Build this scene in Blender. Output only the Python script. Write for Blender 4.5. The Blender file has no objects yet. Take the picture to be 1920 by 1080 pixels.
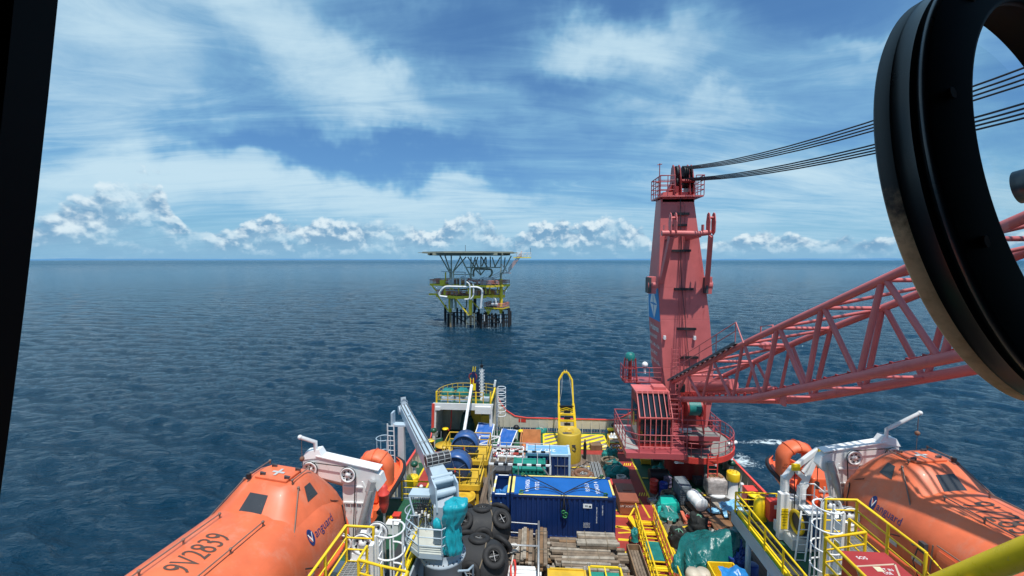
import bpy, math, random
import numpy as np
from mathutils import Vector, Matrix, Euler
random.seed(7); rnd = random.random
S = bpy.context.scene; COL = S.collection
R = math.radians; PI = math.pi
# ------------------------------------------------------------------ camera
CH = 16.2                                   # eye height above the working deck (z = 0)
YAW, PITCH, F = R(3.72), R(3.79), 800.0
cd = bpy.data.cameras.new('camera'); cam = bpy.data.objects.new('camera', cd); COL.objects.link(cam)
cd.sensor_width = 36; cd.lens = 15.0; cd.clip_start = 0.02; cd.clip_end = 200000
cam.location = (0, 0, CH); cam.rotation_euler = (PI/2-PITCH, 0, YAW); S.camera = cam
CM = Euler((PI/2-PITCH, 0, YAW)).to_matrix()
def ray(px, py): return CM @ Vector(((px-960)/F, (540-py)/F, -1))
def gz(px, py, z):                          # where the sight line meets a level z
    d = ray(px, py); t = (z-CH)/d.z; return Vector((d.x*t, d.y*t, z))
def gy(px, py, y):                          # where it meets the station y
    d = ray(px, py); t = y/d.y; return Vector((d.x*t, y, CH+d.z*t))
# ------------------------------------------------------------------ light
SUN = Vector((0.09, -0.33, 0.94)).normalized()
sel = math.asin(SUN.z); saz = math.atan2(SUN.x, SUN.y)
sl = bpy.data.lights.new('sun', 'SUN'); sl.energy = 4.7; sl.angle = R(0.5); sl.color = (1, .965, .91)
so = bpy.data.objects.new('sun', sl); COL.objects.link(so)
so.rotation_euler = SUN.to_track_quat('Z', 'Y').to_euler()
S.view_settings.view_transform = 'Standard'; S.view_settings.look = 'None'
S.view_settings.exposure = 0.0; S.view_settings.gamma = 1
# ------------------------------------------------------------------ node helper
class N:
    def __init__(s, tree): s.t = tree; s.n = tree.nodes; s.l = tree.links
    def new(s, typ, ins=None, **kw):
        nd = s.n.new(typ)
        for k, v in kw.items(): setattr(nd, k, v)
        if ins:
            for k, v in ins.items():
                sock = nd.inputs[k]
                if isinstance(v, bpy.types.NodeSocket): s.l.new(v, sock)
                else: sock.default_value = v
        return nd
    def m(s, op, a, b=0.0, c=0.0, clamp=False):
        nd = s.new('ShaderNodeMath', {0: a, 1: b, 2: c}, operation=op); nd.use_clamp = clamp; return nd.outputs[0]
    def vm(s, op, a, b=(0, 0, 0)):
        nd = s.new('ShaderNodeVectorMath', {0: a, 1: b}, operation=op); return nd.outputs[0]
    def noise(s, vec, scale, detail=6, rough=.55, dist=0.0, dim='3D', lac=2.0):
        nd = s.new('ShaderNodeTexNoise', {'Scale': scale, 'Detail': detail, 'Roughness': rough, 'Distortion': dist, 'Lacunarity': lac}, noise_dimensions=dim)
        s.l.new(vec, nd.inputs['Vector']); return nd.outputs['Fac']
    def ss(s, v, a, b, lo=0.0, hi=1.0):
        nd = s.new('ShaderNodeMapRange', {'Value': v, 'From Min': a, 'From Max': b, 'To Min': lo, 'To Max': hi}, interpolation_type='SMOOTHSTEP'); return nd.outputs[0]
    def mix(s, f, a, b, mode='MIX'):
        nd = s.n.new('ShaderNodeMix'); nd.data_type = 'RGBA'; nd.blend_type = mode
        for i, v in ((0, f), (6, a), (7, b)):
            if isinstance(v, bpy.types.NodeSocket): s.l.new(v, nd.inputs[i])
            else: nd.inputs[i].default_value = v if i == 0 else (*v[:3], 1)
        return nd.outputs[2]
    def comb(s, x, y, z=0.0): return s.new('ShaderNodeCombineXYZ', {0: x, 1: y, 2: z}).outputs[0]
# ------------------------------------------------------------------ world: daylight sky with high cloud veil and cumulus along the horizon
def build_world():
    w = bpy.data.worlds.new('World'); S.world = w; w.use_nodes = True
    g = N(w.node_tree); g.n.clear()
    sky = g.new('ShaderNodeTexSky', sky_type='NISHITA'); sky.sun_disc = False
    sky.sun_elevation = sel; sky.sun_rotation = saz; sky.altitude = 20; sky.air_density = 1.1; sky.dust_density = .7; sky.ozone_density = 2.5
    skyc = g.new('ShaderNodeVectorMath', {0: sky.outputs[0], 3: 0.098}, operation='SCALE').outputs[0]
    skyc = g.mix(1.0, skyc, (.50, .84, 1.17), 'MULTIPLY')
    tc = g.new('ShaderNodeTexCoord').outputs['Generated']
    sp = g.new('ShaderNodeSeparateXYZ', {0: tc}).outputs
    x, y, z = sp
    az = g.m('ARCTAN2', x, y); el = g.m('ARCSINE', z)
    zz = g.m('ADD', g.m('MAXIMUM', z, 0.0), 0.13)
    pv = g.comb(g.m('DIVIDE', x, zz), g.m('DIVIDE', y, zz), 0.0)
    mp = g.new('ShaderNodeMapping', {'Vector': pv, 'Rotation': (0, 0, R(-28)), 'Scale': (.42, 1.0, 1.0)}).outputs[0]
    warp = g.new('ShaderNodeTexNoise', {'Scale': .55, 'Detail': 3.0}); g.l.new(mp, warp.inputs['Vector'])
    wv = g.new('ShaderNodeVectorMath', {0: warp.outputs['Color'], 3: 1.6}, operation='SCALE').outputs[0]
    mpw = g.vm('ADD', mp, wv)
    n1 = g.noise(mpw, .55, 7, .52); n2 = g.noise(mpw, 1.7, 9, .62, .6)
    base = g.m('ADD', g.m('MULTIPLY', n1, .62), g.m('MULTIPLY', n2, .52))
    # broad masses of veil and gaps: px, py, half width, half height, tilt, weight
    azel = g.comb(az, el)
    wn = g.new('ShaderNodeTexNoise', {'Scale': 3.2, 'Detail': 5.0, 'Roughness': .6}); g.l.new(azel, wn.inputs['Vector'])
    wo = g.new('ShaderNodeVectorMath', {0: g.vm('SUBTRACT', wn.outputs['Color'], (.5, .5, .5)), 3: .34}, operation='SCALE').outputs[0]
    aw = g.vm('ADD', azel, wo)
    tot = None
    for (px, py, rx, ry, tilt, wt) in (
        (640, 285, 300, 34, 3, -.34), (480, 262, 200, 22, 0, -.12), (960, 40, 330, 70, -14, -.30), (1500, 30, 420, 90, 8, -.30), (1060, 205, 190, 45, 16, -.26),
        (1330, 170, 260, 50, 12, -.12), (420, 150, 260, 60, 28, -.08), (800, 300, 220, 40, 6, -.14), (1560, 250, 160, 40, 0, -.1),
        (1010, 290, 200, 40, 0, -.10), (1090, 350, 240, 30, 4, -.05), (1880, 120, 150, 150, 0, -.25),
        (1130, 90, 190, 55, 12, .30), (560, 110, 260, 60, 33, .18), (720, 200, 200, 40, 30, .12), (240, 60, 260, 80, 20, .12), (1210, 240, 200, 28, 10, .16), (150, 260, 200, 110, 0, .12),
        (620, 350, 500, 55, 2, .16), (1480, 370, 330, 70, 4, .12), (1560, 95, 90, 14, 6, .14)):
        a0 = math.atan2(px-1012, F); e0 = math.atan2((487-py)*math.cos(a0), F)
        sc = math.cos(a0)**2
        q = g.new('ShaderNodeMapping', {'Vector': g.vm('SUBTRACT', aw, (a0, e0, 0)), 'Rotation': (0, 0, R(tilt))}).outputs[0]
        q = g.vm('MULTIPLY', q, (F/(rx*sc), F/(ry*sc**.5), 0))
        d = g.new('ShaderNodeVectorMath', {0: q}, operation='LENGTH').outputs['Value']
        f = g.ss(d, 0.0, 1.5, wt, 0.0)
        tot = f if tot is None else g.m('ADD', tot, f)
    hz = g.ss(el, 0.0, .32, .13, -.02)
    den = g.m('ADD', g.m('ADD', base, tot), hz)
    fine = g.noise(g.vm('MULTIPLY', mpw, (.55, 1.5, 1)), 4.2, 10, .68, .5)
    den = g.m('ADD', den, g.m('MULTIPLY', g.m('SUBTRACT', fine, .5), .42))
    cf = g.ss(den, .25, .92, 0.10, .93)
    cr = g.new('ShaderNodeValToRGB', {0: cf}); e = cr.color_ramp.elements
    e[0].color = (.13, .32, .60, 1); e[1].color = (.62, .81, .91, 1); e.new(.5).color = (.27, .54, .76, 1)
    c = g.mix(g.m('POWER', cf, .7), skyc, cr.outputs[0])
    # soft brightening in the air just above the horizon
    lowh = g.ss(el, -.02, .16, .75, 0)
    c = g.mix(lowh, c, (.27, .53, .74))
    # cumulus bank
    cw = g.new('ShaderNodeTexNoise', {'Scale': 16.0, 'Detail': 4.0}); g.l.new(azel, cw.inputs['Vector'])
    cv = g.vm('ADD', g.comb(az, g.m('MULTIPLY', el, 1.25)), g.new('ShaderNodeVectorMath', {0: cw.outputs['Color'], 3: .022}, operation='SCALE').outputs[0])
    def lump(off):
        v = g.vm('ADD', cv, off)
        vo = g.new('ShaderNodeTexVoronoi', {'Scale': 22.0, 'Detail': 3.0, 'Roughness': .55, 'Smoothness': .7}, feature='SMOOTH_F1', voronoi_dimensions='2D'); g.l.new(v, vo.inputs['Vector'])
        a = g.noise(v, 7.5, 12, .66)
        return g.m('ADD', g.m('MULTIPLY', a, 1.0), g.m('MULTIPLY', g.m('SUBTRACT', .75, vo.outputs['Distance']), .38))
    l0 = lump((0, 0, 0)); l1 = lump((.004, .013, 0))
    prof = g.new('ShaderNodeFloatCurve', {'Factor': 1.0, 'Value': g.m('ADD', g.m('MULTIPLY', az, .5/1.1), .5, clamp=True)})
    cu = prof.mapping.curves[0]
    pts = [(-1.1, .062), (-.90, .08), (-.85, .11), (-.81, .16), (-.775, .198), (-.745, .185), (-.70, .07), (-.66, .068), (-.55, .092), (-.42, .10), (-.34, .092), (-.25, .09), (-.15, .10), (-.08, .075), (.03, .10), (.16, .098), (.235, .07), (.27, .045), (.40, .050), (.52, .054), (.66, .052), (.8, .04), (1.1, .04)]
    cu.points[0].location = (0, pts[0][1]*5); cu.points[-1].location = (1, pts[-1][1]*5)
    for a, h in pts[1:-1]: cu.points.new(a*.5/1.1+.5, h*5)
    prof.mapping.update()
    vn = g.noise(g.comb(g.m('MULTIPLY', az, 7.0), 2.3), 1.0, 3, .6)
    top = g.m('MULTIPLY', g.m('MULTIPLY', prof.outputs[0], .215), g.ss(vn, .25, .75, .72, 1.30))
    rel = g.m('DIVIDE', el, top)                       # 0 base .. 1 top
    env = g.m('MULTIPLY', g.ss(rel, -.15, .30, .35, 1.05), g.m('SUBTRACT', 1.0, g.m('POWER', g.m('MAXIMUM', rel, 0.0), 2.2)))
    dens = g.m('ADD', l0, g.m('MULTIPLY', env, .80))
    cfm = g.m('MULTIPLY', g.ss(dens, .70, .93), g.ss(rel, 1.5, 1.1))
    soft = g.ss(rel, .12, .6)
    dl = g.m('SUBTRACT', l0, l1)
    litn = g.m('ADD', g.m('MULTIPLY', dl, 3.0), g.m('ADD', g.m('MULTIPLY', g.m('SUBTRACT', rel, .55), .75), .42))
    lit = g.ss(litn, .05, 1.0)
    cc = g.mix(lit, (.185, .37, .57), (.76, .88, .94))
    pn = g.noise(g.comb(g.m('MULTIPLY', az, 11.0), g.m('MULTIPLY', el, 16.0), 7.7), 1.0, 4, .6)
    c = g.mix(g.m('MULTIPLY', g.m('MULTIPLY', cfm, g.ss(pn, .30, .58, .30, 1.05)), g.m('ADD', g.m('MULTIPLY', soft, .42), .46)), c, cc)
    # streaks of far haze layer under the cumulus
    st = g.noise(g.comb(g.m('MULTIPLY', az, 3.0), g.m('MULTIPLY', el, 60.0)), 1.0, 4, .5)
    c = g.mix(g.m('MULTIPLY', g.ss(el, .030, .0), g.ss(st, .2, .7, .55, .85)), c, (.24, .47, .68))
    bg = g.new('ShaderNodeBackground', {'Color': c, 'Strength': 1.0})
    out = g.new('ShaderNodeOutputWorld'); g.l.new(bg.outputs[0], out.inputs[0])
build_world()
# ------------------------------------------------------------------ mesh builder
class MB:
    def __init__(s): s.v = []; s.f = []; s.sm = []
    def add(s, vs, fs, smooth=False):
        o = len(s.v); s.v += [tuple(v) for v in vs]; s.f += [[i+o for i in f] for f in fs]; s.sm += [smooth]*len(fs); return s
    def box(s, c, d, rz=0.0, M=None):
        x, y, z = d[0]/2, d[1]/2, d[2]/2
        vs = [Vector((a*x, b*y, e*z)) for a in (-1, 1) for b in (-1, 1) for e in (-1, 1)]
        m = M if M is not None else Matrix.Rotation(rz, 3, 'Z')
        return s.add([m@v+Vector(c) for v in vs], [[0, 1, 3, 2], [4, 6, 7, 5], [0, 4, 5, 1], [2, 3, 7, 6], [0, 2, 6, 4], [1, 5, 7, 3]])
    def b2(s, a, b):                                    # box from two opposite corners
        a = Vector(a); b = Vector(b); return s.box((a+b)/2, [abs(q) for q in (b-a)])
    def hexa(s, bot, top):                              # 4 bottom + 4 top corners
        return s.add(list(bot)+list(top), [[3, 2, 1, 0], [4, 5, 6, 7], [0, 1, 5, 4], [1, 2, 6, 5], [2, 3, 7, 6], [3, 0, 4, 7]])
    def bar(s, p, q, w, h=None, up=(0, 0, 1)):          # rectangular bar
        p = Vector(p); q = Vector(q); h = h or w; d = (q-p).normalized(); u = Vector(up)
        if abs(d.dot(u)) > .97: u = Vector((0, 1, 0))
        sd = d.cross(u).normalized(); u = sd.cross(d)
        k = [(sd*a*w/2+u*b*h/2) for a, b in ((-1, -1), (1, -1), (1, 1), (-1, 1))]
        return s.hexa([p+e for e in k], [q+e for e in k])
    def tube(s, pts, r, n=8, closed=False, smooth=True, cap=True):
        pts = [Vector(p) for p in pts]; m = len(pts); rr = r if isinstance(r, (list, tuple)) else [r]*m
        vs = []; pu = None
        for i, p in enumerate(pts):
            a = pts[(i-1) % m] if (closed or i > 0) else p; b = pts[(i+1) % m] if (closed or i < m-1) else p
            d = (b-a).normalized()
            if pu is None:
                u = Vector((0, 0, 1)) if abs(d.z) < .9 else Vector((1, 0, 0))
            else: u = pu
            sd = d.cross(u)
            if sd.length < 1e-4: sd = d.cross(Vector((0, 1, 0)))
            sd.normalize(); u = sd.cross(d).normalized(); pu = u
            k = 1.0
            if 0 < i < m-1 or closed:
                c = (p-a).normalized().dot((b-p).normalized()); k = min(1.5, 1/max(.3, math.sqrt(max(.05, (1+c)/2))))
            for j in range(n):
                t = 2*PI*(j+.5)/n; vs.append(p+(sd*math.cos(t)*(k)+u*math.sin(t)*k)*rr[i])
        fs = []
        for i in range(m if closed else m-1):
            for j in range(n):
                a = i*n+j; b = i*n+(j+1) % n; c = ((i+1) % m)*n+(j+1) % n; d = ((i+1) % m)*n+j
                fs.append([a, b, c, d][::-1])
        s.add(vs, fs, smooth and n > 4)
        if cap and not closed:
            s.add(vs[:n], [list(range(n))]); s.add(vs[-n:], [list(range(n))[::-1]])
        return s
    def lathe(s, prof, c=(0, 0, 0), n=24, M=None, a0=0.0, a1=2*PI, smooth=True, sx=1.0, sy=1.0):
        c = Vector(c); full = abs(a1-a0-2*PI) < 1e-6; k = n if full else n+1
        vs = []
        for (r, z) in prof:
            for j in range(k):
                t = a0+(a1-a0)*j/n; v = Vector((r*math.cos(t)*sx, r*math.sin(t)*sy, z))
                if M is not None: v = M@v
                vs.append(v+c)
        fs = []
        for i in range(len(prof)-1):
            for j in range(n):
                a = i*k+j; b = i*k+((j+1) % k if full else j+1)
                fs.append([a, b, b+k, a+k])
        return s.add(vs, fs, smooth)
    def cyl(s, c, r, h, n=20, r2=None, M=None, smooth=True, cap=True):   # base centre c, height h
        r2 = r if r2 is None else r2; c = Vector(c)
        s.lathe([(r, 0), (r2, h)], c, n, M, smooth=smooth)
        if cap:
            for (q, z, fl) in ((r, 0, True), (r2, h, False)):
                vs = [Vector((q*math.cos(2*PI*j/n), q*math.sin(2*PI*j/n), z)) for j in range(n)]
                if M is not None: vs = [M@v for v in vs]
                o = list(range(n)); s.add([v+c for v in vs], [o[::-1] if fl else o])
        return s
    def prism(s, poly, h, M=None, c=(0, 0, 0)):         # polygon (x,y) extruded 0..h in z
        n = len(poly); vs = [Vector((p[0], p[1], z)) for z in (0, h) for p in poly]
        if M is not None: vs = [M@v for v in vs]
        vs = [v+Vector(c) for v in vs]
        return s.add(vs, [list(range(n))[::-1], list(range(n, 2*n))]+[[i, (i+1) % n, n+(i+1) % n, n+i] for i in range(n)])
    def sphere(s, c, r, n=16, m=10, sc=(1, 1, 1), jit=0.0, M=None, zmin=-1.0):
        vs = []; c = Vector(c)
        for i in range(m+1):
            t = PI*i/m; zc = math.cos(t); q = math.sin(t)
            for j in range(n):
                a = 2*PI*j/n; k = 1+(random.uniform(-jit, jit) if 0 < i < m else 0)
                v = Vector((q*math.cos(a)*sc[0], q*math.sin(a)*sc[1], max(zmin, zc)*sc[2]))*r*k
                vs.append((M@v if M is not None else v)+c)
        fs = [[i*n+j, i*n+(j+1) % n, (i+1)*n+(j+1) % n, (i+1)*n+j][::-1] for i in range(m) for j in range(n)]
        return s.add(vs, fs, True)
    def torus(s, c, R_, r, n=28, m=10, M=None, fl=1.0, a0=0.0, a1=2*PI):
        full = abs(a1-a0-2*PI) < 1e-6; k = n if full else n+1; vs = []
        for j in range(k):
            a = a0+(a1-a0)*j/n
            for i in range(m):
                b = 2*PI*i/m; q = R_+r*math.cos(b); v = Vector((q*math.cos(a), q*math.sin(a), r*fl*math.sin(b)))
                vs.append((M@v if M is not None else v)+Vector(c))
        fs = []
        for j in range(n):
            jj = (j+1) % k if full else j+1
            for i in range(m): fs.append([j*m+i, jj*m+i, jj*m+(i+1) % m, j*m+(i+1) % m])
        return s.add(vs, fs, True)
    def text(s, txt, size, M, ex=.004, align='CENTER', spacing=1.0, bold=0.0):   # lettering laid in the plane of M (x right, y up, z out)
        cu = bpy.data.curves.new('t', 'FONT'); cu.body = txt; cu.size = size; cu.extrude = ex; cu.align_x = align; cu.align_y = 'CENTER'; cu.space_character = spacing; cu.resolution_u = 3; cu.offset = bold
        ob = bpy.data.objects.new('t', cu); COL.objects.link(ob); bpy.context.view_layer.update()
        dg = bpy.context.evaluated_depsgraph_get(); me = bpy.data.meshes.new_from_object(ob.evaluated_get(dg))
        s.add([M@v.co for v in me.vertices], [list(p.vertices) for p in me.polygons])
        bpy.data.objects.remove(ob); bpy.data.curves.remove(cu); bpy.data.meshes.remove(me); return s
    def build(s, name, mat, parent=None, bevel=0.0, seg=2, label=None, sub=0):
        off = Vector((0, 0, 0)); p = parent
        while p is not None: off += p.location; p = p.parent
        me = bpy.data.meshes.new(name)
        if parent is None and s.v:
            a = np.array(s.v); lo = a.min(0); hi = a.max(0); off = Vector(((lo[0]+hi[0])/2, (lo[1]+hi[1])/2, lo[2]))
        me.from_pydata([(v[0]-off.x, v[1]-off.y, v[2]-off.z) for v in s.v], [], s.f)
        me.polygons.foreach_set('use_smooth', s.sm)
        me.materials.append(mat); me.update()
        o = bpy.data.objects.new(name, me); COL.objects.link(o)
        if parent is None: o.location = off
        else: o.parent = parent
        if bevel:
            b = o.modifiers.new('b', 'BEVEL'); b.width = bevel; b.segments = seg; b.limit_method = 'ANGLE'; b.angle_limit = R(50)
        if sub:
            b = o.modifiers.new('s', 'SUBSURF'); b.levels = sub; b.render_levels = sub
        if label: o['label'] = label
        return o
def each(name, mat, parent, fns, bevel=0.0, **k):        # one mesh per callable: pieces that could be counted
    out = []
    for f in fns:
        b = MB(); f(b); out.append(b.build(name, mat, parent, bevel, **k))
    return out
def thing(name, label, cat, loc=(0, 0, 0), group=None):
    o = bpy.data.objects.new(name, None); COL.objects.link(o); o.location = loc; o.empty_display_size = .3
    o['label'] = label; o['category'] = cat
    if group: o['group'] = group
    return o
def tag(o, label, cat, group=None):
    o['label'] = label; o['category'] = cat
    if group: o['group'] = group
    return o
def struct(o, kind='structure'): o['kind'] = kind; return o
def dup(o, loc=None, label=None, rz=None, parent=None):
    c = o.copy(); COL.objects.link(c)
    if parent is not None: c.parent = parent
    if loc is not None: c.location = loc
    if rz is not None: c.rotation_euler.z = rz
    if label: c['label'] = label
    for ch in list(o.children): dup(ch, parent=c)
    return c
def frame(o, x, y):                                     # 4x4: origin, x axis, y axis
    x = Vector(x).normalized(); y = Vector(y); y = (y-x*y.dot(x)).normalized(); z = x.cross(y)
    m = Matrix((x, y, z)).transposed().to_4x4(); m.translation = Vector(o); return m
def mir(P, cx): return Vector((2*cx-P[0], P[1], P[2]))
# ------------------------------------------------------------------ materials
MT = {}
def paint(name, col, rough=.5, var=.10, dirt=0.0, dcol=(.10, .05, .03), scale=1.2, bump=.0, metal=0.0, streak=False, spec=.5, coat=0.0):
    if name in MT: return MT[name]
    m = bpy.data.materials.new(name); m.use_nodes = True; g = N(m.node_tree); b = g.n['Principled BSDF']
    tc = g.new('ShaderNodeNewGeometry').outputs['Position']
    n = g.noise(tc, scale, 5, .6)
    c = g.mix(g.ss(n, .3, .72), [max(0, q*(1-var)) for q in col], [min(1, q*(1+var)) for q in col])
    if dirt:
        v = tc
        if streak: v = g.vm('MULTIPLY', tc, (1, 1, .22))
        dn = g.noise(v, scale*3.1, 9, .68)
        fac = g.ss(dn, .66-dirt*.28, .80-dirt*.10)
        c = g.mix(g.m('MULTIPLY', fac, .75), c, dcol)
    g.l.new(c, b.inputs['Base Color'])
    rn = g.ss(n, .2, .8, max(0, rough-.1), min(1, rough+.1)); g.l.new(rn, b.inputs['Roughness'])
    b.inputs['Metallic'].default_value = metal; b.inputs['Specular IOR Level'].default_value = spec; b.inputs['Coat Weight'].default_value = coat
    if bump:
        bn = g.new('ShaderNodeBump', {'Strength': bump, 'Distance': .03, 'Height': g.noise(tc, scale*6, 6, .6)}); g.l.new(bn.outputs[0], b.inputs['Normal'])
    MT[name] = m; return m
RED = paint('crane_red', (.60, .146, .140), .44, .12, .34, (.33, .055, .05), .55, streak=True)
RED2 = paint('crane_maroon', (.40, .075, .085), .42, .1, .2, (.18, .03, .03), .6, streak=True)
REDD = paint('crane_red_deep', (.32, .028, .026), .38, .12, .22, (.12, .02, .018), .9)
REDB = paint('bulwark_red', (.62, .055, .04), .5, .1, .2, (.35, .04, .03))
YEL = paint('safety_yellow', (.84, .56, .015), .45, .1, .16, (.42, .26, .03), 1.5)
YELD = paint('worn_yellow', (.60, .38, .03), .5, .14, .30, (.28, .15, .03), 1.3)
YELB = paint('bright_yellow', (.94, .66, .01), .45, .06, .08, (.5, .34, .03), 2)
WHT = paint('white_paint', (.72, .73, .72), .42, .06, .22, (.38, .27, .18), 1.0, streak=True)
WHTC = paint('white_clean', (.80, .81, .80), .4, .04, .05, (.5, .4, .3), 1.0)
GRY = paint('grey_paint', (.36, .42, .47), .42, .09, .22, (.20, .16, .13), 1.1, streak=True)
GRYL = paint('pale_blue_grey', (.40, .50, .57), .40, .07, .16, (.25, .18, .13), 1.0, streak=True)
GALV = paint('galvanised', (.42, .43, .43), .45, .1, .1, (.2, .15, .1), 3, metal=.5)
GRTD = paint('grating_steel', (.10, .11, .12), .6, .15, .2, (.06, .05, .04), 3)
BLK = paint('black_paint', (.012, .012, .014), .55, .3, .1, (.04, .03, .02), 2)
ROPE = paint('steel_rope', (.03, .03, .035), .6, .2)
DKG = paint('dark_steel', (.06, .06, .065), .6, .2, .2, (.10, .05, .03), 2)
ORG = paint('boat_orange', (.72, .150, .056), .48, .15, .62, (.66, .22, .125), .75, coat=.05, streak=True)
ORGD = paint('boat_orange_deep', (.80, .13, .04), .42, .08, .15, (.45, .10, .04), 1)
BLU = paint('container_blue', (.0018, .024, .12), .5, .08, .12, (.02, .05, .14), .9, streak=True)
BLUT = paint('container_blue_top', (.007, .105, .38), .45, .08, .16, (.02, .10, .32), .8)  # same blue as the sides, with sun on the roof put into the colour
TEAL = paint('tarp_teal', (.012, .17, .155), .42, .2, 0, bump=.5, scale=2.5)
TEALB = paint('tarp_cyan', (.01, .33, .40), .38, .15, 0, bump=.4, scale=2.5)
GRNP = paint('green_paint', (.015, .22, .17), .5, .12, .15, (.05, .08, .06), 1.4)
RUST = paint('rusty_steel', (.20, .10, .06), .75, .25, .4, (.09, .04, .025), 2.5)
RUBB = paint('rubber', (.022, .023, .025), .72, .25, .35, (.06, .055, .05), 2.2, bump=.25)
WOOD = paint('weathered_timber', (.20, .15, .105), .8, .3, .5, (.12, .10, .08), 2.8, bump=.3)
WOOD2 = paint('brown_timber', (.21, .125, .065), .8, .2, .35, (.12, .08, .05), 2.8, bump=.3)
WOOD3 = paint('grey_timber', (.31, .27, .215), .8, .28, .5, (.16, .14, .12), 2.8, bump=.3)
PLY = paint('orange_plywood', (.50, .20, .07), .6, .15, .2, (.3, .12, .05), 2)
DGLS = paint('dark_glass', (.012, .016, .02), .08, .1, 0, spec=.8)
WGLS = paint('boat_window', (.05, .055, .06), .25, .1, 0)
# ------------------------------------------------------------------ sea
SEA = -3.6
def sea():
    rng = np.random.default_rng(3)
    azf = np.radians(np.linspace(-70, 70, 1250)); azb = np.radians(np.linspace(70, 290, 90))[1:-1]
    az = np.concatenate([azf, azb]); r = np.concatenate([[0.5, 4, 8], 12*np.power(1.0075, np.arange(0, 1075))])
    rr, aa = np.meshgrid(r, az, indexing='ij'); X = rr*np.sin(aa); Y = rr*np.cos(aa)
    sp = np.maximum(rr*.0075, rr*np.where(np.abs(aa) < 1.22, .0020, .05)); Z = np.zeros_like(X)
    for i in range(90):
        L = .8*np.power(20, rng.random()**1.25)
        th = rng.normal(0, .38)+R(250); k = 2*PI/L
        a = .0080*L**.85*rng.uniform(.5, 1.2)*(1.0 if L < 6 else .42)
        ph = rng.uniform(0, 6.28); fade = np.clip((L/sp-2.2)/2.0, 0, 1)
        q = k*(X*math.cos(th)+Y*math.sin(th))+ph+.6*np.sin(k*.21*(X*math.sin(th)-Y*math.cos(th))+ph*3)
        Z += a*fade*(1-2*np.abs(np.sin(q/2))**1.0 if i % 3 == 0 else np.sin(q))
    Z += SEA-rr**2/(2*6.4e6)*0
    nr, na = X.shape; co = np.stack([X, Y, Z], -1).reshape(-1, 3).astype(np.float32)
    i = np.arange(nr-1)[:, None]; j = np.arange(na)[None, :]; j2 = (j+1) % na
    q = np.stack([i*na+j, (i+1)*na+j, (i+1)*na+j2, i*na+j2], -1).reshape(-1, 4)[:, ::-1].astype(np.int32)
    me = bpy.data.meshes.new('sea'); me.vertices.add(len(co)); me.vertices.foreach_set('co', co.ravel())
    me.loops.add(q.size); me.loops.foreach_set('vertex_index', q.ravel()); me.polygons.add(len(q))
    me.polygons.foreach_set('loop_start', np.arange(0, q.size, 4, dtype=np.int32)); me.polygons.foreach_set('use_smooth', np.ones(len(q), bool)); me.update(calc_edges=True)
    m = bpy.data.materials.new('sea_water'); m.use_nodes = True; g = N(m.node_tree); b = g.n['Principled BSDF']
    pos = g.new('ShaderNodeNewGeometry').outputs['Position']
    p2 = g.new('ShaderNodeMapping', {'Vector': pos, 'Rotation': (0, 0, R(18)), 'Scale': (.42, 1.0, 1)}).outputs[0]
    wv = g.new('ShaderNodeTexNoise', {'Scale': .12, 'Detail': 2.0}); g.l.new(pos, wv.inputs['Vector'])
    p2 = g.vm('ADD', p2, g.new('ShaderNodeVectorMath', {0: wv.outputs['Color'], 3: 3.0}, operation='SCALE').outputs[0])
    rid = lambda sc, de: g.m('SUBTRACT', 1.0, g.m('ABSOLUTE', g.m('SUBTRACT', g.m('MULTIPLY', g.noise(p2, sc, de, .6), 2.0), 1.0)))
    h = g.m('MULTIPLY', rid(1.5, 6), .26)
    h = g.m('ADD', h, g.m('MULTIPLY', rid(.55, 6), .85)); h = g.m('ADD', h, g.m('MULTIPLY', g.noise(p2, .12, 3, .55), 1.0))
    h = g.m('ADD', h, g.m('MULTIPLY', g.noise(p2, 3.6, 3, .6), .12))
    h = g.m('ADD', h, g.m('MULTIPLY', rid(.24, 5), g.ss(g.new('ShaderNodeVectorMath', {0: pos}, operation='LENGTH').outputs['Value'], 60, 260, 0, 2.4)))
    dist = g.new('ShaderNodeVectorMath', {0: pos}, operation='LENGTH').outputs['Value']
    patch = g.noise(pos, .018, 4, .6)
    st = g.m('MULTIPLY', g.ss(dist, 60, 1500, .80, 1.0), g.ss(patch, .3, .7, .9, 1.1))
    bp = g.new('ShaderNodeBump', {'Strength': st, 'Distance': 1.0, 'Height': h}); g.l.new(bp.outputs[0], b.inputs['Normal'])
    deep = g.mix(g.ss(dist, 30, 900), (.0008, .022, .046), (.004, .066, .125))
    # foam churned up by the thrusters and around the platform legs
    sp = g.new('ShaderNodeSeparateXYZ', {0: pos}).outputs
    fo = None
    for (cx, cy, rx, ry, wt) in FOAM:
        q = g.vm('MULTIPLY', g.vm('SUBTRACT', pos, (cx, cy, SEA)), (1/rx, 1/ry, 0))
        d = g.new('ShaderNodeVectorMath', {0: q}, operation='LENGTH').outputs['Value']
        f = g.ss(d, 1.3, 0.0, 0, wt); fo = f if fo is None else g.m('MAXIMUM', fo, f)
    fn = g.noise(g.vm('MULTIPLY', pos, (.9, 1.5, 1)), 1.3, 12, .75, 1.6)
    fm = g.ss(g.m('ADD', fo, g.m('MULTIPLY', g.m('SUBTRACT', fn, .5), 2.2)), .62, .90)
    fm = g.m('MULTIPLY', fm, g.ss(fo, .02, .25))
    caps = g.m('MULTIPLY', g.ss(g.noise(pos, .55, 9, .72), .775, .80), g.ss(dist, 300, 60, 0, .8))
    fm = g.m('MAXIMUM', fm, caps)
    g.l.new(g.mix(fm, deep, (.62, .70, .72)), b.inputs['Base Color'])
    b.inputs['IOR'].default_value = 1.33; b.inputs['Specular IOR Level'].default_value = .42; b.inputs['Specular Tint'].default_value = (.52, .74, .97, 1)
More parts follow.
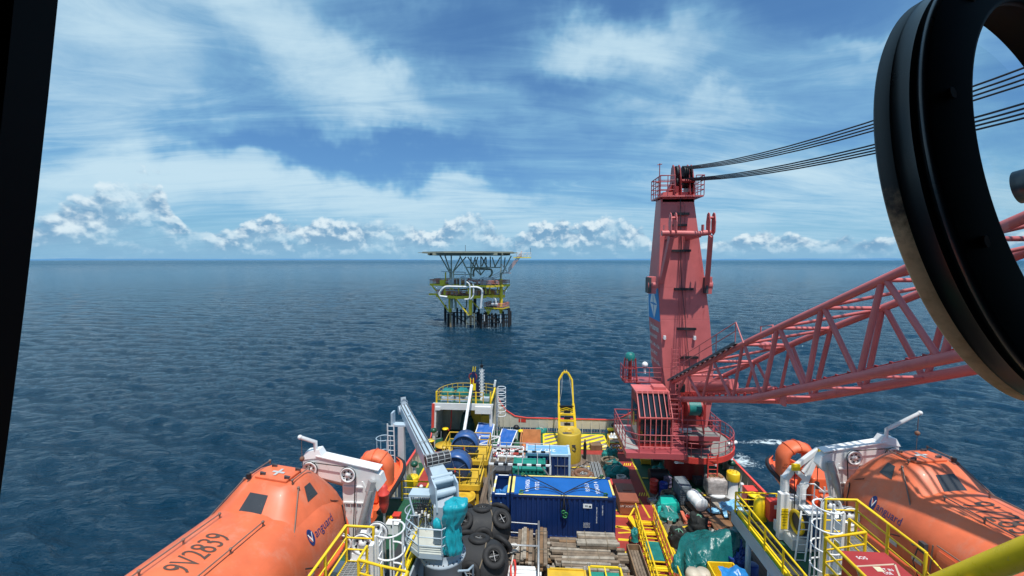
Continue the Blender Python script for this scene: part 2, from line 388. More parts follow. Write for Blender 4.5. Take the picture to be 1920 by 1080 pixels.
    g.l.new(g.m('MAXIMUM', g.ss(dist, 40, 3000, .07, .30), g.m('MULTIPLY', fm, .7)), b.inputs['Roughness'])
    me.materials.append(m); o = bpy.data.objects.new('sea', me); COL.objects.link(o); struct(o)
fa = gz(1385, 862, SEA); fb = gz(1440, 826, SEA); fc = gz(890, 612, SEA)
FOAM = [(fa.x, fa.y, 3.4, 3.4, .84), (fb.x, fb.y, 5.5, 1.3, .86), (fa.x+3.5, fa.y+1.5, 4, 4, .30), (fb.x+5, fb.y+.5, 4.0, .8, .5), (gz(500, 930, SEA).x, gz(500, 930, SEA).y, 4, 3, .22),
        (fc.x+4, fc.y-2, 10, 2.2, .66), (fc.x-9, fc.y+1, 3, 2, .6)]
sea()
# low coast beyond the horizon, distance haze put into its blue colour
def coast():
    b = MB(); rng = np.random.default_rng(5); n = 220; vs = []; r0 = 17000.0
    hh = np.zeros(n)
    for k in range(1, 30): hh += rng.normal()*np.sin(np.linspace(0, 1, n)*k*7+rng.uniform(0, 6))/k**.8
    hh = 46+26*hh/np.abs(hh).max()
    for i in range(n):
        a = R(-56+112*i/(n-1)); w = min(1, i/12, (n-1-i)/12)
        gap = .25 if (0.36 < i/n < .40) else 1
        for (dr, z) in ((0, SEA-2), (250, hh[i]*.55*w*gap-2), (1200, hh[i]*w*gap-2), (3000, SEA-30)):
            vs.append(((r0+dr)*math.sin(a), (r0+dr)*math.cos(a), z))
    b.add(vs, [[i*4+k, i*4+k+1, i*4+k+5, i*4+k+4] for i in range(n-1) for k in range(3)], True)
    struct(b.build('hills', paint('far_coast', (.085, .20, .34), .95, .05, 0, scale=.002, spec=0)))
coast()
# ------------------------------------------------------------------ the vessel's after deck
XL, XR, YS, YF = -9.65, 14.5, 39.6, 3.0
GRND = paint('green_deck', (.018, .085, .045), .55, .18, .3, (.05, .06, .04), .9, spec=.3)
RDK = paint('red_deck', (.33, .045, .035), .6, .15, .35, (.17, .05, .035), 1.3, spec=.3)
BEI = paint('bulwark_cream', (.56, .53, .45), .5, .07, .3, (.34, .24, .15), 1.1, streak=True)
YLN = paint('deck_line_yellow', (.70, .50, .02), .6, .12, .42, (.30, .22, .08), 2.2)
def deckwood():
    m = bpy.data.materials.new('deck_planking'); m.use_nodes = True; g = N(m.node_tree); b = g.n['Principled BSDF']
    p = g.new('ShaderNodeNewGeometry').outputs['Position']; sp = g.new('ShaderNodeSeparateXYZ', {0: p}).outputs
    row = g.m('FLOOR', g.m('DIVIDE', sp[0], .22)); wn = g.new('ShaderNodeTexWhiteNoise', {'W': row}, noise_dimensions='1D').outputs[0]
    gp = g.m('ABSOLUTE', g.m('SUBTRACT', g.m('FRACT', g.m('DIVIDE', sp[0], .22)), .5))
    c = g.mix(wn, (.105, .082, .062), (.19, .15, .115))
    n = g.noise(g.vm('MULTIPLY', p, (1, .35, 1)), 2.2, 8, .65); c = g.mix(g.ss(n, .45, .75, 0, .8), c, (.065, .045, .034))
    n2 = g.noise(p, .35, 5, .6); c = g.mix(g.ss(n2, .5, .7, 0, .55), c, (.20, .12, .075))
    c = g.mix(g.ss(gp, .44, .48), c, (.02, .017, .014)); g.l.new(c, b.inputs['Base Color']); b.inputs['Roughness'].default_value = .75
    return m
DWD = deckwood()
def ship():
    t = thing('support_vessel', 'offshore support vessel with cluttered after deck and red-capped white stern bulwark', 'ship', (2.4, 20, SEA))
    b = MB(); b.hexa([(XL+1, YF-30, SEA-1), (XR-1, YF-30, SEA-1), (XR-1, YS-2, SEA-1), (XL+1, YS-2, SEA-1)], [(XL-.06, YF-30, -.02), (XR+.06, YF-30, -.02), (XR+.06, YS, -.02), (XL-.06, YS, -.02)])
    b.build('hull', REDD, t)
    b = MB(); b.b2((XL, YF-29, -.02), (XR, YS-.1, 0)); b.build('deck', GRND, t)
    b = MB(); b.b2((-7.9, YF-20, .02), (6.2, 35.6, .06)); b.b2((7.6, YF-20, .02), (12.7, 29.5, .06)); b.build('wood_sheathing', DWD, t, .01)
    # red walkway, crossing strips and drop zone panels
    b = MB(); z = .064
    def q(x0, y0, x1, y1, zz=z): b.b2((x0, y0, .01), (x1, y1, zz))
    q(6.25, 3, 7.45, 36.6); q(.3, 34.8, 6.25, 35.6); q(4.3, 21.5, 6.25, 26.9); q(6.25, 35.0, 9.0, 37.2, .07); q(-4.6, 33.9, -1.6, 35.6, .07); q(-8.9, 29, -7.95, 34.5, .07)
    b.build('red_walkway', RDK, t)
    b = MB(); yl = .072
    def L(p, r, w=.13):
        p = Vector((p[0], p[1], yl)); r = Vector((r[0], r[1], yl)); d = (r-p).normalized(); n = Vector((-d.y, d.x, 0))*w/2
        b.hexa([p-n-Vector((0, 0, .02)), r-n-Vector((0, 0, .02)), r+n-Vector((0, 0, .02)), p+n-Vector((0, 0, .02))], [p-n, r-n, r+n, p+n])
    L((6.2, 3), (6.2, 35.6)); L((7.5, 3), (7.5, 35.0)); L((4.3, 26.9), (6.2, 26.9)); L((6.95, 26.2), (6.75, 28.4), .12)
    for yy in (21.9, 22.9, 24.0, 25.2, 26.3): L((4.6, yy), (5.9, yy-.05), .2)
    L((4.7, 25.2), (5.85, 24.75), .12); L((4.7, 24.6), (5.85, 24.75), .12)
    for (p, r) in (((1242, 966), (1273, 961)), ((1317, 955), (1340, 952.5)), ((1305, 932), (1330, 929)), ((1255, 995), (1300, 987)), ((1372, 936), (1398, 952)), ((1072, 878), (1108, 876)), ((916, 942), (925, 942)), ((1026, 1040), (1034, 1040))):
        L(gz(*p, 0), gz(*r, 0), .13)
    L((-8.9, 29), (-8.9, 34.5)); L((-7.95, 27), (-7.95, 36)); L((-8.9, 34.5), (-7.95, 36)); L((-6.4, 27.8), (-5.2, 27.8))
    L((7.65, 31.2), (11.0, 31.2), .1); L((9.2, 36.2), (11.2, 33.5), .15); L((10.2, 36.6), (12.1, 33.2), .15); L((-4.2, 22), (-4.2, 27), .12)
    b.build('yellow_line', YLN, t)
    # diagonal hazard stripes by the stern
    x0, x1, y0, y1 = .35, 6.0, 35.75, 38.9
    b = MB(); b.b2((x0, y0, .01), (x1, y1, .066)); b.build('hazard_panel', paint('hazard_grey', (.20, .17, .13), .7, .15, .3), t)
    b = MB(); k = y0-6
    while k < y1:
        pts = []
        for (a, c) in (((x0, k), (x1, k+3.6)), ((x1, k+3.6+.36), (x0, k+.36))):
            pts += [a, c]
        # clip against the panel
        poly = pts
        for (ax, v, sg) in ((1, y0+.05, 1), (1, y1-.05, -1)):
            out = []
            for i in range(len(poly)):
                a, c = poly[i], poly[(i+1) % len(poly)]; ia = sg*(a[ax]-v) >= 0; ic = sg*(c[ax]-v) >= 0
                if ia: out.append(a)
                if ia != ic: f = (v-a[ax])/(c[ax]-a[ax]); out.append((a[0]+f*(c[0]-a[0]), a[1]+f*(c[1]-a[1])))
            poly = out
            if not poly: break
        if len(poly) > 2: b.prism(poly, .012, c=(0, 0, .06))
        k += .78
    for (a, c) in (((x0, y0), (x1, y0+.12)), ((x0, y1-.12), (x1, y1)), ((x0, y0), (x0+.12, y1)), ((x1-.12, y0), (x1, y1))): b.b2((*a, .06), (*c, .0745))
    b.build('hazard_stripes', YELB, t)
    b = MB(); b.text('DROP  BACK\nZONE', .62, frame((7.15, 36.2, .085), (1, 0, 0), (0, 1, 0)), .002, spacing=1.0)
    b.text('DROP\nZONE', .72, frame((-3.1, 34.75, .085), (1, 0, 0), (0, 1, 0)), .002); b.build('lettering', WHTC, t)
    b = MB()
    for (x, y) in ((6.9, 33.2), (7.1, 28.9), (5.6, 29.2)):
        for k in range(4): p = Vector((x-.25+k*.16, y-.2, .073)); b.bar(p, p+Vector((.16, .42, 0)), .06, .012)
    b.build('hazard_ticks', YELB, t)
    # bulwark: path with top height
    def bulwark(path, cap, panel, stays=.85, ports=True, inward=(0, 0), gap=.45):
        wall = MB(); capm = MB(); st = MB()
        for (x, y, h), (x2, y2, h2) in zip(path[:-1], path[1:]):
            a = Vector((x, y, 0)); c = Vector((x2, y2, 0)); d = (c-a); Ln = d.length; d = d/Ln; n = Vector((-d.y, d.x, 0))*.03
            zb = .30 if ports else 0
            wall.hexa([a-n+Vector((0, 0, zb)), c-n+Vector((0, 0, zb)), c+n+Vector((0, 0, zb)), a+n+Vector((0, 0, zb))], [a-n+Vector((0, 0, h)), c-n+Vector((0, 0, h2)), c+n+Vector((0, 0, h2)), a+n+Vector((0, 0, h))])
            capm.bar(a+Vector((0, 0, h+.03)), c+Vector((0, 0, h2+.03)), .16, .07)
            k = max(1, round(Ln/stays)); iw = Vector((*inward, 0))
            for i in range(k):
                p = a+d*Ln*(i+.5)/k; hh = h+(h2-h)*(i+.5)/k
                st.hexa([p-d*.02, p+d*.02, p+d*.02+iw*.32, p-d*.02+iw*.32], [p-d*.02+Vector((0, 0, hh-.05)), p+d*.02+Vector((0, 0, hh-.05)), p+d*.02+iw*.07+Vector((0, 0, hh-.05)), p-d*.02+iw*.07+Vector((0, 0, hh-.05))])
                if ports:
                    for u in (-.3, -.1, .1, .3): st.bar(p+d*(Ln/k*(.5+u*.9))+Vector((0, 0, .01)), p+d*(Ln/k*(.5+u*.9))+Vector((0, 0, .32)), .02)
        w = wall.build('bulwark', panel, t); capm.build('cap_rail', cap, w); st.build('stay', panel, w)
    CAPR = paint('cap_red', (.72, .07, .045), .5, .08, .1, (.4, .05, .03))
    bulwark([(-3.9, YS, 3.2), (-3.6, YS, 2.5), (-3.1, YS, 1.85), (-2.3, YS, 1.35), (-1.2, YS, 1.2), (6.9, YS, 1.2), (7.8, YS, 1.5), (8.6, YS, 2.0), (9.3, YS, 2.9), (14.45, YS, 3.2)], CAPR, BEI, inward=(0, -1))
    bulwark([(XR, 27.2, 1.25), (XR, 33.5, 1.25), (XR, 36.5, 1.6), (XR, YS, 3.2)], CAPR, BEI, inward=(-1, 0), ports=False)
    bulwark([(XL, 12, 1.25), (XL, 32.2, 1.25), (XL, 33.0, 1.25)], CAPR, BEI, inward=(1, 0), ports=False)
    each('bulwark_end', BLK, t, [lambda b: b.b2((XL-.05, 32.9, 0), (XL+.05, 35.6, .9)), lambda b: b.b2((XR-.05, 26.7, 0), (XR+.07, 27.2, 1.28))])
    b = MB(); b.b2((-1.95, YS-.04, .8), (-1.25, YS-.045, 1.15)); 
    b.text('TOW\nPINS', .17, frame((-1.6, YS-.05, .97), (1, 0, 0), (0, 0, 1)), .002); b.build('bulwark_marking', REDB, t)
    return t
vessel = ship()
def rail(b, pts, h=1.05, mids=(.35, .7), r=.024, post=.028, sp=1.3, closed=False):    # open guard rail standing on pts
    P = [Vector(p) for p in pts]
    for f in (1.0,)+tuple(m/1.05 for m in mids): b.tube([p+Vector((0, 0, h*f)) for p in P], r if f == 1 else r*.7, 6, closed=closed)
    Q = P+[P[0]] if closed else P
    for a, c in zip(Q[:-1], Q[1:]):
        k = max(1, round((c-a).length/sp))
        for i in range(k): p = a.lerp(c, i/k); b.tube([p, p+Vector((0, 0, h))], post, 6)
    if not closed: b.tube([P[-1], P[-1]+Vector((0, 0, h))], post, 6)
def cage(b, c, r, z0, z1, step=.62, face=PI/2, span=1.45*PI, nb=5, rt=.02):    # ladder safety cage
    c = Vector((c[0], c[1], 0)); k = max(1, round((z1-z0)/step))
    for i in range(k+1):
        z = z0+(z1-z0)*i/k; b.tube([c+Vector((r*math.cos(face-span/2+span*j/14), r*math.sin(face-span/2+span*j/14), z)) for j in range(15)], rt, 6)
    for j in range(nb):
        a = face-span/2+span*j/(nb-1); p = c+Vector((r*math.cos(a), r*math.sin(a), 0)); b.bar(p+Vector((0, 0, z0)), p+Vector((0, 0, z1)), .045, .015)
def ladder(b, p, q, w=.4, side=(1, 0, 0), step=.3, r=.02):
    p = Vector(p); q = Vector(q); s = Vector(side).normalized()*w/2; b.bar(p-s, q-s, r*2); b.bar(p+s, q+s, r*2)
    k = int((q-p).length/step)
    for i in range(1, k+1): c = p.lerp(q, i/(k+.5)); b.tube([c-s, c+s], r*.7, 5)
# ------------------------------------------------------------------ red pedestal crane
def crane():
    cx, cy = 11.15, 32.7
    t = thing('deck_crane', 'tall salmon-red mast crane with lattice boom, barred cab and round walkway', 'crane', (cx, cy, 0))
    b = MB(); b.lathe([(1.5, 0), (1.42, .3), (1.42, 2.2), (2.0, 2.75), (2.0, 3.15)], (cx, cy, 0), 36); pd = b.build('pedestal', REDD, t)
    b = MB(); b.b2((cx-1.1, cy-1.43, 1.2), (cx-.5, cy-1.36, 1.95)); b.build('notice_plate', WHTC, pd)
    b = MB(); b.lathe([(2.05, 3.15), (2.05, 3.75), (1.9, 3.8), (1.9, 3.95)], (cx, cy, 0), 40); sr = b.build('slew_ring', REDD, t)
    b = MB(); b.lathe([(1.93, 3.8), (1.97, 3.86), (1.93, 3.93)], (cx, cy, 0), 40); b.build('ring_gap', BLK, sr)
    b = MB()
    for i in range(3):
        for j in range(3): b.box((cx+1.0+.13*i, cy-1.87, 3.3+.13*j), (.09, .02, .09), rz=.35)
    b.box((cx-.1, cy-2.06, 3.5), (1.4, .02, .16)); b.build('ring_labels', paint('faded_label', (.35, .3, .28), .6), sr)
    # round walkway
    b = MB(); b.lathe([(1.5, 2.42), (3.35, 2.42), (3.35, 2.46), (1.5, 2.46), (1.5, 2.42)], (cx, cy, 0), 56, smooth=False); wk = b.build('round_walkway', paint('walk_grey', (.24, .23, .21), .75, .15, .45, (.10, .08, .06), 1.4), t)
    b = MB(); b.lathe([(3.35, 2.15), (3.43, 2.15), (3.43, 2.55), (3.35, 2.55), (3.35, 2.15)], (cx, cy, 0), 56, smooth=False)
    for i in range(12):
        a = 2*PI*i/12; b.bar((cx+1.4*math.cos(a), cy+1.4*math.sin(a), 1.7), (cx+3.3*math.cos(a), cy+3.3*math.sin(a), 2.3), .08)
    b.build('walkway_rim', REDB, wk)
    b = MB(); rail(b, [(cx+3.35*math.cos(2*PI*i/32), cy+3.35*math.sin(2*PI*i/32), 2.5) for i in range(32)], sp=2, closed=True, r=.03, post=.03); b.build('walkway_railing', RED2, wk)
    b = MB(); ladder(b, (cx+.75, cy-3.5, .05), (cx+.72, cy-3.5, 2.9), .62, r=.035); b.build('access_ladder', REDB, t)
    each('floodlight', WHTC, t, [lambda b, a=a: b.cyl(Vector((cx+3.3*math.cos(a), cy+3.3*math.sin(a), 1.98)), .16, .22, 12, .05) for a in (-2.05, -1.25, -.7)])
    each('covered_lamp', WHT, t, [lambda b, a=a, r_=r_: b.tube([Vector((cx+r_*math.cos(a)-.35, cy+r_*math.sin(a)-.1, 2.65)), Vector((cx+r_*math.cos(a)+.35, cy+r_*math.sin(a)+.1, 2.77))], .13, 10) for a, r_ in ((-2.1, 2.9), (-.35, 3.25))])
    # mast: front/back section corners (x0, x1, yfront, yback, z)
    sec = []
    for pl, pr_, py, yb in ((1258, 1326, 800, 33.6), (1252, 1335, 755, 34.2), (1243, 1338, 690, 34.3), (1238, 1331, 600, 34.2), (1235, 1324, 540, 33.9), (1239, 1301, 373, 32.3)):
        l, r_ = gy(pl, py, 31.0), gy(pr_, py, 31.0); sec.append((l.x, r_.x, 31.0, yb, l.z))
    b = MB(); rg = [[(x0, y0, z), (x1, y0, z), (x1, y1, z), (x0, y1, z)] for (x0, x1, y0, y1, z) in sec]
    for a, c in zip(rg[:-1], rg[1:]): b.hexa(a, c)
    b.v = b.v; mast = b.build('mast', RED, t, .02)
    def sidex(z, f):                                    # x of the port face, f 0 front .. 1 back
        for a, c in zip(sec[:-1], sec[1:]):
            if a[4] <= z <= c[4]:
                k = (z-a[4])/(c[4]-a[4]); x = a[0]+(c[0]-a[0])*k; y0 = a[2]+(c[2]-a[2])*k; y1 = a[3]+(c[3]-a[3])*k; return Vector((x, y0+(y1-y0)*f, z))
    def onside(f0, f1, z0, z1, off):
        o = Vector((-off, 0, 0)); return [sidex(z0, f0)+o, sidex(z0, f1)+o, sidex(z1, f1)+o, sidex(z1, f0)+o]
    def snap(b, off):                                    # lay flat work onto the leaning port face
        b.v = [(sidex(max(4.1, v[2]), .5).x-off+(v[0]-b.v[0][0])*0, v[1], v[2]) for v in b.v]
    b = MB(); k = 10
    for i in range(k):
        z0_, z1_ = 11.72+(14.15-11.72)*i/k, 11.72+(14.15-11.72)*(i+1)/k; a = onside(.02, .98, z0_, z1_, .012); b.add(a, [[0, 1, 2, 3], [3, 2, 1, 0]][:1])
    b.build('blue_panel', paint('emblem_blue', (.03, .27, .62), .5, .05, .08), mast)
    b = MB(); c0 = sidex(12.93, .5)+Vector((-.03, 0, 0)); ey = Vector((0, -1, 0)); ez = Vector((.04, 0, 1)).normalized()
    P = lambda r, a: c0+ey*(r*math.cos(a))+ez*(r*math.sin(a))
    b.add([P(1.0, 0), P(1.15, PI/2), P(1.0, PI), P(1.15, -PI/2)], [[0, 1, 2, 3]])
    snap(b, .03); b.build('emblem', WHTC, mast)
    b = MB()
    for k in range(8):
        a0 = k*PI/4; Ra = (1.02 if k % 4 == 0 else 1.17) if k % 2 == 0 else .50; w_ = .12 if k % 2 == 0 else .2
        b.add([P(0, 0), P(Ra*.30, a0-w_*2.2), P(Ra*(.30 if k % 2 else .9), a0-.02), P(Ra, a0), P(Ra*(.30 if k % 2 else .9), a0+.02), P(Ra*.30, a0+w_*2.2)], [[0, 1, 2, 3, 4, 5]])
    snap(b, .036); b.build('emblem_star', MT['emblem_blue'], mast)
    b = MB(); yv = Vector((0, -1, 0)); M = lambda z, f: frame(sidex(z, f)+Vector((-.03, 0, 0)), yv, (0.03, 0, 1))
    b.text('Huisman', .70, M(11.1, .5), .006, spacing=.95, bold=.018)
    b.text('MAIN HOIST', .38, M(10.4, .97), .006, 'LEFT', bold=.012); b.text('SWL 140t x 12m', .38, M(9.75, .97), .006, 'LEFT', bold=.012); b.text('AUX HOIST', .38, M(9.1, .97), .006, 'LEFT', bold=.012); b.text('SWL 25t x 37m', .38, M(8.45, .97), .006, 'LEFT', bold=.012); snap(b, .025); b.build('lettering', WHTC, mast)
    # door and hatch in the port face
    b = MB(); o = sidex(6.5, .6); b.box(o+Vector((-.02, 0, .3)), (.08, .95, 2.0)); b.box(o+Vector((-.05, 0, 1.75)), (.14, .35, .35)); b.build('mast_door', REDD, mast, .03)
    b = MB(); b.b2((9.9, 30.94, 4.3), (12.0, 31.1, 6.7)); b.build('hoist_recess', REDD, mast)
    # foot-hold bars and hoist wires on the front face
    for px, py, w in ((1276, 401, 30), (1274, 422, 26), (1277, 470, 34), (1282, 542, 34), (1287, 616.5, 34), (1291, 670, 34)):
        b = MB(); p = gy(px, py, 30.9); b.box(p, (w*.0386, .22, .16)); b.build('foothold', BLK, mast)
    b = MB()
    for x in (10.05, 10.25, 10.5): b.tube([(x-.35, 30.98, 20), (x-.1, 30.96, 12), (x+.2, 30.96, 6.5)], .014, 6)
    b.build('conduit', RED, mast)
    b = MB(); b.tube([(9.75, 30.8, 20.8), (9.95, 30.8, 15), (10.6, 30.8, 9.5), (10.9, 30.8, 7)], .024, 6); b.build('hoist_wire', ROPE, mast)
    for (x, z) in ((gy(1245, 632, 31).x-.1, 10.6), (gy(1301, 632, 31).x-.1, 10.6)):
        b = MB(); b.cyl((x+.1, 30.98, z), .1, .2, 10, M=Matrix.Rotation(PI/2, 3, 'X')); b.box((x+.1, 30.85, z+.1), (.16, .16, .16)); b.build('mast_camera', WHT, mast)
    # cross yard with twin sheave arms half way up
    yz = gy(1290, 437, 29.2).z; yy = 29.2
    b = MB(); b.tube([(8.1, yy, yz), (8.8, yy, yz), (10.5, yy, yz-.05), (11.25, yy, yz+.05)], .19, 12); b.bar((9.0, 31.1, yz-.2), (9.0, yy, yz-.1), .35); b.bar((10.4, 31.1, yz-.2), (10.5, yy, yz-.1), .35)
    yd = b.build('yard', RED, mast)
    for X in (8.84, 11.3):
        b = MB()
        for s in (-.17, .17): b.prism([(-.3, -.25), (.0, -.45), (.3, -.25), (.34, .45), (.2, .95), (0, 1.05), (-.2, .95), (-.34, .45)], .05, frame((X+s, yy, yz+.3), (0, -1, 0), (0, 0, 1)))
        b.cyl((X-.25, yy, yz+1.0), .09, .5, 10, M=Matrix.Rotation(PI/2, 3, 'Y')); b.box((X-.55, yy, yz+.3), (.12, .2, .5)); b.build('sheave_block', RED, yd)
    for X, X2, z2 in ((8.75, gy(1240, 520, 30.8).x, 14.6), (11.3, gy(1326, 520, 30.8).x, 14.4)):
        b = MB(); b.bar((X, yy+.05, yz-.2), (X2, 30.8, z2), .3, .34); b.build('yard_strut', RED, yd)
    for X, w in ((gy(1222, 520, 31).x, .5), (gy(1327, 520, 31).x, .42)):
        b = MB(); b.b2((X-w/2, 30.7, 13.8), (X+w/2, 31.4, 15.0)); b.cyl((X-w/2-.06, 31.0, 14.4), .36, .1 + w, 18, M=Matrix.Rotation(PI/2, 3, 'Y')); q = b.build('lamp_housing', RED, mast, .02)
        b = MB(); b.b2((X-w/2-.02, 30.62, 13.85), (X-w/2+.14, 30.69, 14.95)); b.b2((X-w/2-.1, 30.7, 13.85), (X-w/2-.02, 31.35, 14.95)); b.build('lamp_grille', DKG, q)
    # top: platform, railing, sheave head
    zt = 20.55
    b = MB(); b.b2((8.3, 30.5, zt), (11.25, 32.9, zt+.1)); b.hexa([(8.6, 31.0, zt-.3), (10.8, 31.0, zt-.3), (10.8, 32.3, zt-.3), (8.6, 32.3, zt-.3)], [(8.65, 31.0, zt+.4), (10.8, 31.0, zt+.4), (10.8, 32.3, zt+.4), (8.65, 32.3, zt+.4)]); top = b.build('head_platform', RED, mast)
    b = MB(); rail(b, [(9.3, 30.5, zt+.1), (8.3, 30.5, zt+.1), (8.3, 32.9, zt+.1), (11.25, 32.9, zt+.1), (11.25, 30.5, zt+.1), (10.7, 30.5, zt+.1)], h=1.35, mids=(.3, .55, .8), sp=.6, r=.03, post=.03); b.build('head_railing', RED2, top)
    b = MB()
    for X in (9.35, 9.75, 10.35, 10.6): b.prism([(-.8, 0), (.7, 0), (.45, 1.4), (.3, 1.95), (0, 2.15), (-.3, 1.95), (-.55, 1.2)], .07, frame((X, 31.4, zt+.2), (0, 1, 0), (0, 0, 1)))
    b.hexa([(9.1, 31.2, zt+.5), (9.7, 31.2, zt+.5), (9.7, 32.2, zt+.5), (9.1, 32.2, zt+.5)], [(9.6, 31.3, zt+1.8), (9.7, 31.3, zt+1.8), (9.7, 31.8, zt+1.8), (9.6, 31.8, zt+1.8)])
    b.tube([(9.8, 30.75, zt+1.1), (10.7, 30.75, zt+1.1)], .12, 10); b.tube([(9.4, 30.6, zt+.7), (9.4, 30.6, zt+.3)], .18, 10); b.build('sheave_cheek', REDD, top)
    b = MB()
    for k, X in enumerate((9.52, 10.0, 10.12, 10.24, 10.48)):
        for z, r_ in ((zt+1.75, .5), (zt+1.1, .42)): b.cyl((X, 31.3, z), r_, .09, 22, M=Matrix.Rotation(PI/2, 3, 'Y'))
    b.build('sheave', BLK, top)
    b = MB(); b.tube([(8.25, 30.6, zt+.1), (8.25, 30.6, zt+2.3)], .03, 6); b.tube([(8.1, 30.6, zt+2.2), (8.4, 30.6, zt+2.25)], .03, 6); b.tube([(8.05, 30.6, zt+1.0), (8.3, 30.6, zt+1.0)], .06, 8); b.tube([(10.65, 31.9, zt+.1), (10.65, 31.9, zt+2.1)], .035, 6); b.cyl((10.65, 31.9, zt+2.05), .07, .15, 8); b.build('antenna', REDD, top)
    # boom
    st = [(28.9, 6.8, 7.95), (21.9, 9.15, 12.15), (18.0, 11.05, 14.25), (14.2, 12.95, 16.3), (11.5, 14.3, 17.65), (8, 16.05, 19.4), (4.5, 17.8, 21.1)]
    def bx(y): return 8.95+.226*(28.9-y)
    W = 2.35
    def bz(y, k):
        for (y0, *z0), (y1, *z1) in zip(st[:-1], st[1:]):
            if y1 <= y <= y0 + 1e-6: f = (y0-y)/(y0-y1); return z0[k]+(z1[k]-z0[k])*f
        return st[-1][1+k]
    def B(y, k, far): return Vector((bx(y)+far*W, y, bz(y, k)))
    boom = MB(); boom.tube([B(28.9, 0, 0), B(28.9, 0, 1)], .16, 10); bm = boom.build('boom', RED, t)
    for far in (0, 1):
        for k, r0, r1 in ((0, .175, .20), (1, .14, .17)):
            b = MB(); b.tube([B(y, k, far) for y, _, _ in st], [r0+(r1-r0)*i/6 for i in range(7)], 14); b.build('chord', RED, bm)
    bot = [28.6, 25.6, 23.0, 20.9, 18.5, 16.3, 13.75, 11.2, 8.6, 6.0]; tps = [27.3, 24.8, 22.4, 20.2, 18.0, 15.7, 13.2, 10.7, 8.1]
    for far in (0, 1):
        b = MB(); b.bar(B(28.9, 0, far)-Vector((0, 0, .3)), B(28.9, 1, far)+Vector((0, 0, .2)), .4, .25); b.build('foot_plate', RED, bm)
        for i, ty in enumerate(tps):
            r_ = .08 if i < 3 else .105
            b = MB(); b.tube([B(bot[i], 0, far), B(ty, 1, far)], r_, 10); b.build('brace', RED, bm)
            b = MB(); b.tube([B(ty-.1, 1, far), B(bot[i+1]+.1, 0, far)], r_, 10); b.build('brace', RED, bm)
    for i in range(len(tps)-1):
        b = MB(); b.tube([B(tps[i], 1, 0), B(tps[i], 1, 1)], .08, 8); b.build('lacing', RED, bm)
        b = MB(); b.tube([B(tps[i]-.1, 1, 0), B(tps[i+1]+.1, 1, 1)], .07, 8); b.build('lacing', RED, bm)
        if i < 5: b = MB(); b.tube([B(bot[i+1], 0, 0), B(bot[i+1], 0, 1)], .06, 8); b.build('lacing', RED, bm)
    # ladder-backed catwalk along the foot of the boom, bottom chord chain tray, inner fittings
    b = MB()
    for i in range(14):
        y = 28.7-i*.45; p = B(y, 1, 0)+Vector((-.1, 0, .18)); b.box(p, (.5, .4, .03), M=Matrix.Rotation(-.52, 3, 'X'))
    b.bar(B(28.8, 1, 0)+Vector((-.38, 0, .1)), B(22.4, 1, 0)+Vector((-.38, 0, .1)), .05, .12); b.build('catwalk', GRTD, bm)
    b = MB(); pr = [B(y, 1, 0)+Vector((-.38, 0, .15)) for y in (28.4, 26.9, 25.4, 23.9, 22.4)]
    for h in (1.0, .55): b.tube([p+Vector((0, 0, h)) for p in pr], .025, 6)
    for p in pr: b.tube([p, p+Vector((0, 0, 1.0))], .025, 6)
    b.tube([pr[-1]+Vector((0, 0, 1)), pr[-1]+Vector((0, -.9, .1))], .03, 6)
    b.build('catwalk_railing', RED, bm)
    b = MB(); y = 28.0
    while y > 6:
        p = B(y, 0, 0)+Vector((.28, 0, .24)); b.box(p, (.07, .14, .22)); y -= .5
    b.tube([B(q, 0, 0)+Vector((.28, 0, .30)) for q in (28.2, 22, 18, 12, 6)], .02, 5); b.build('chain_tray', REDD, bm)
    b = MB(); p = B(25.2, 0, 0)+Vector((1.2, 0, 1.0)); b.tube([B(28.3, 0, .5)+Vector((0, 0, .9)), B(25.0, 0, .5)+Vector((.2, 0, .9))], .33, 14)
    b.tube([B(28.3, 0, .6)+Vector((0, 0, .45)), B(22.0, 0, .6)+Vector((0, 0, .55))], .16, 12); b.build('luffing_cylinder', RED, bm)
    b = MB(); b.bar(B(15.6, 1, 1)+Vector((-.3, 0, -1.2)), B(14.4, 0, 1)+Vector((-.5, 0, .3)), .3, .16); b.build('boom_walkway', RED, bm)
    b = MB(); b.bar(B(13.0, 0, 1)+Vector((-.8, 0, .3)), B(12.6, 1, 1)+Vector((-.8, 0, -1.4)), .14); b.build('hose_guard', DKG, bm)
    b = MB(); p = B(19.7, 0, 0); b.box(p+Vector((0, 0, -.35)), (.1, .35, .5)); b.build('boom_lug', RED, bm); b = MB(); p = B(23.2, 1, 1)+Vector((-.6, 0, .3)); b.box(p, (.5, .5, .3)); b.tube([p+Vector((-.3, 0, 0)), p+Vector((-.3, 0, 1.0)), p+Vector((.3, 0, 1.1)), p+Vector((.3, 0, 0))], .03, 6); b.build('boom_bracket', RED, bm)
    # luffing ropes from mast head to boom tip
    for k in range(8):
        up = k < 4; j = k % 4
        x0 = 9.95+j*.13; z0 = zt+(2.15 if up else 1.35)-.05*j
        b = MB(); pts = []
        for i in range(15):
            f = i/14; y = 31.2-(31.2-4.0)*f; x = x0+(bx(4.0)+.35+j*.34-x0)*f; z1 = (22.25 if up else 21.05)-j*.07
            pts.append((x, y, z0+(z1-z0)*f-4*(1.05 if up else .95)*f*(1-f)*1.0))
        b.tube(pts, .032, 6); b.build('luffing_rope', ROPE, t)
    # operator cab on its own bracketed platform
    x0, x1, y0, y1, zf, zc = 6.35, 8.45, 27.1, 29.4, 4.15, 7.55
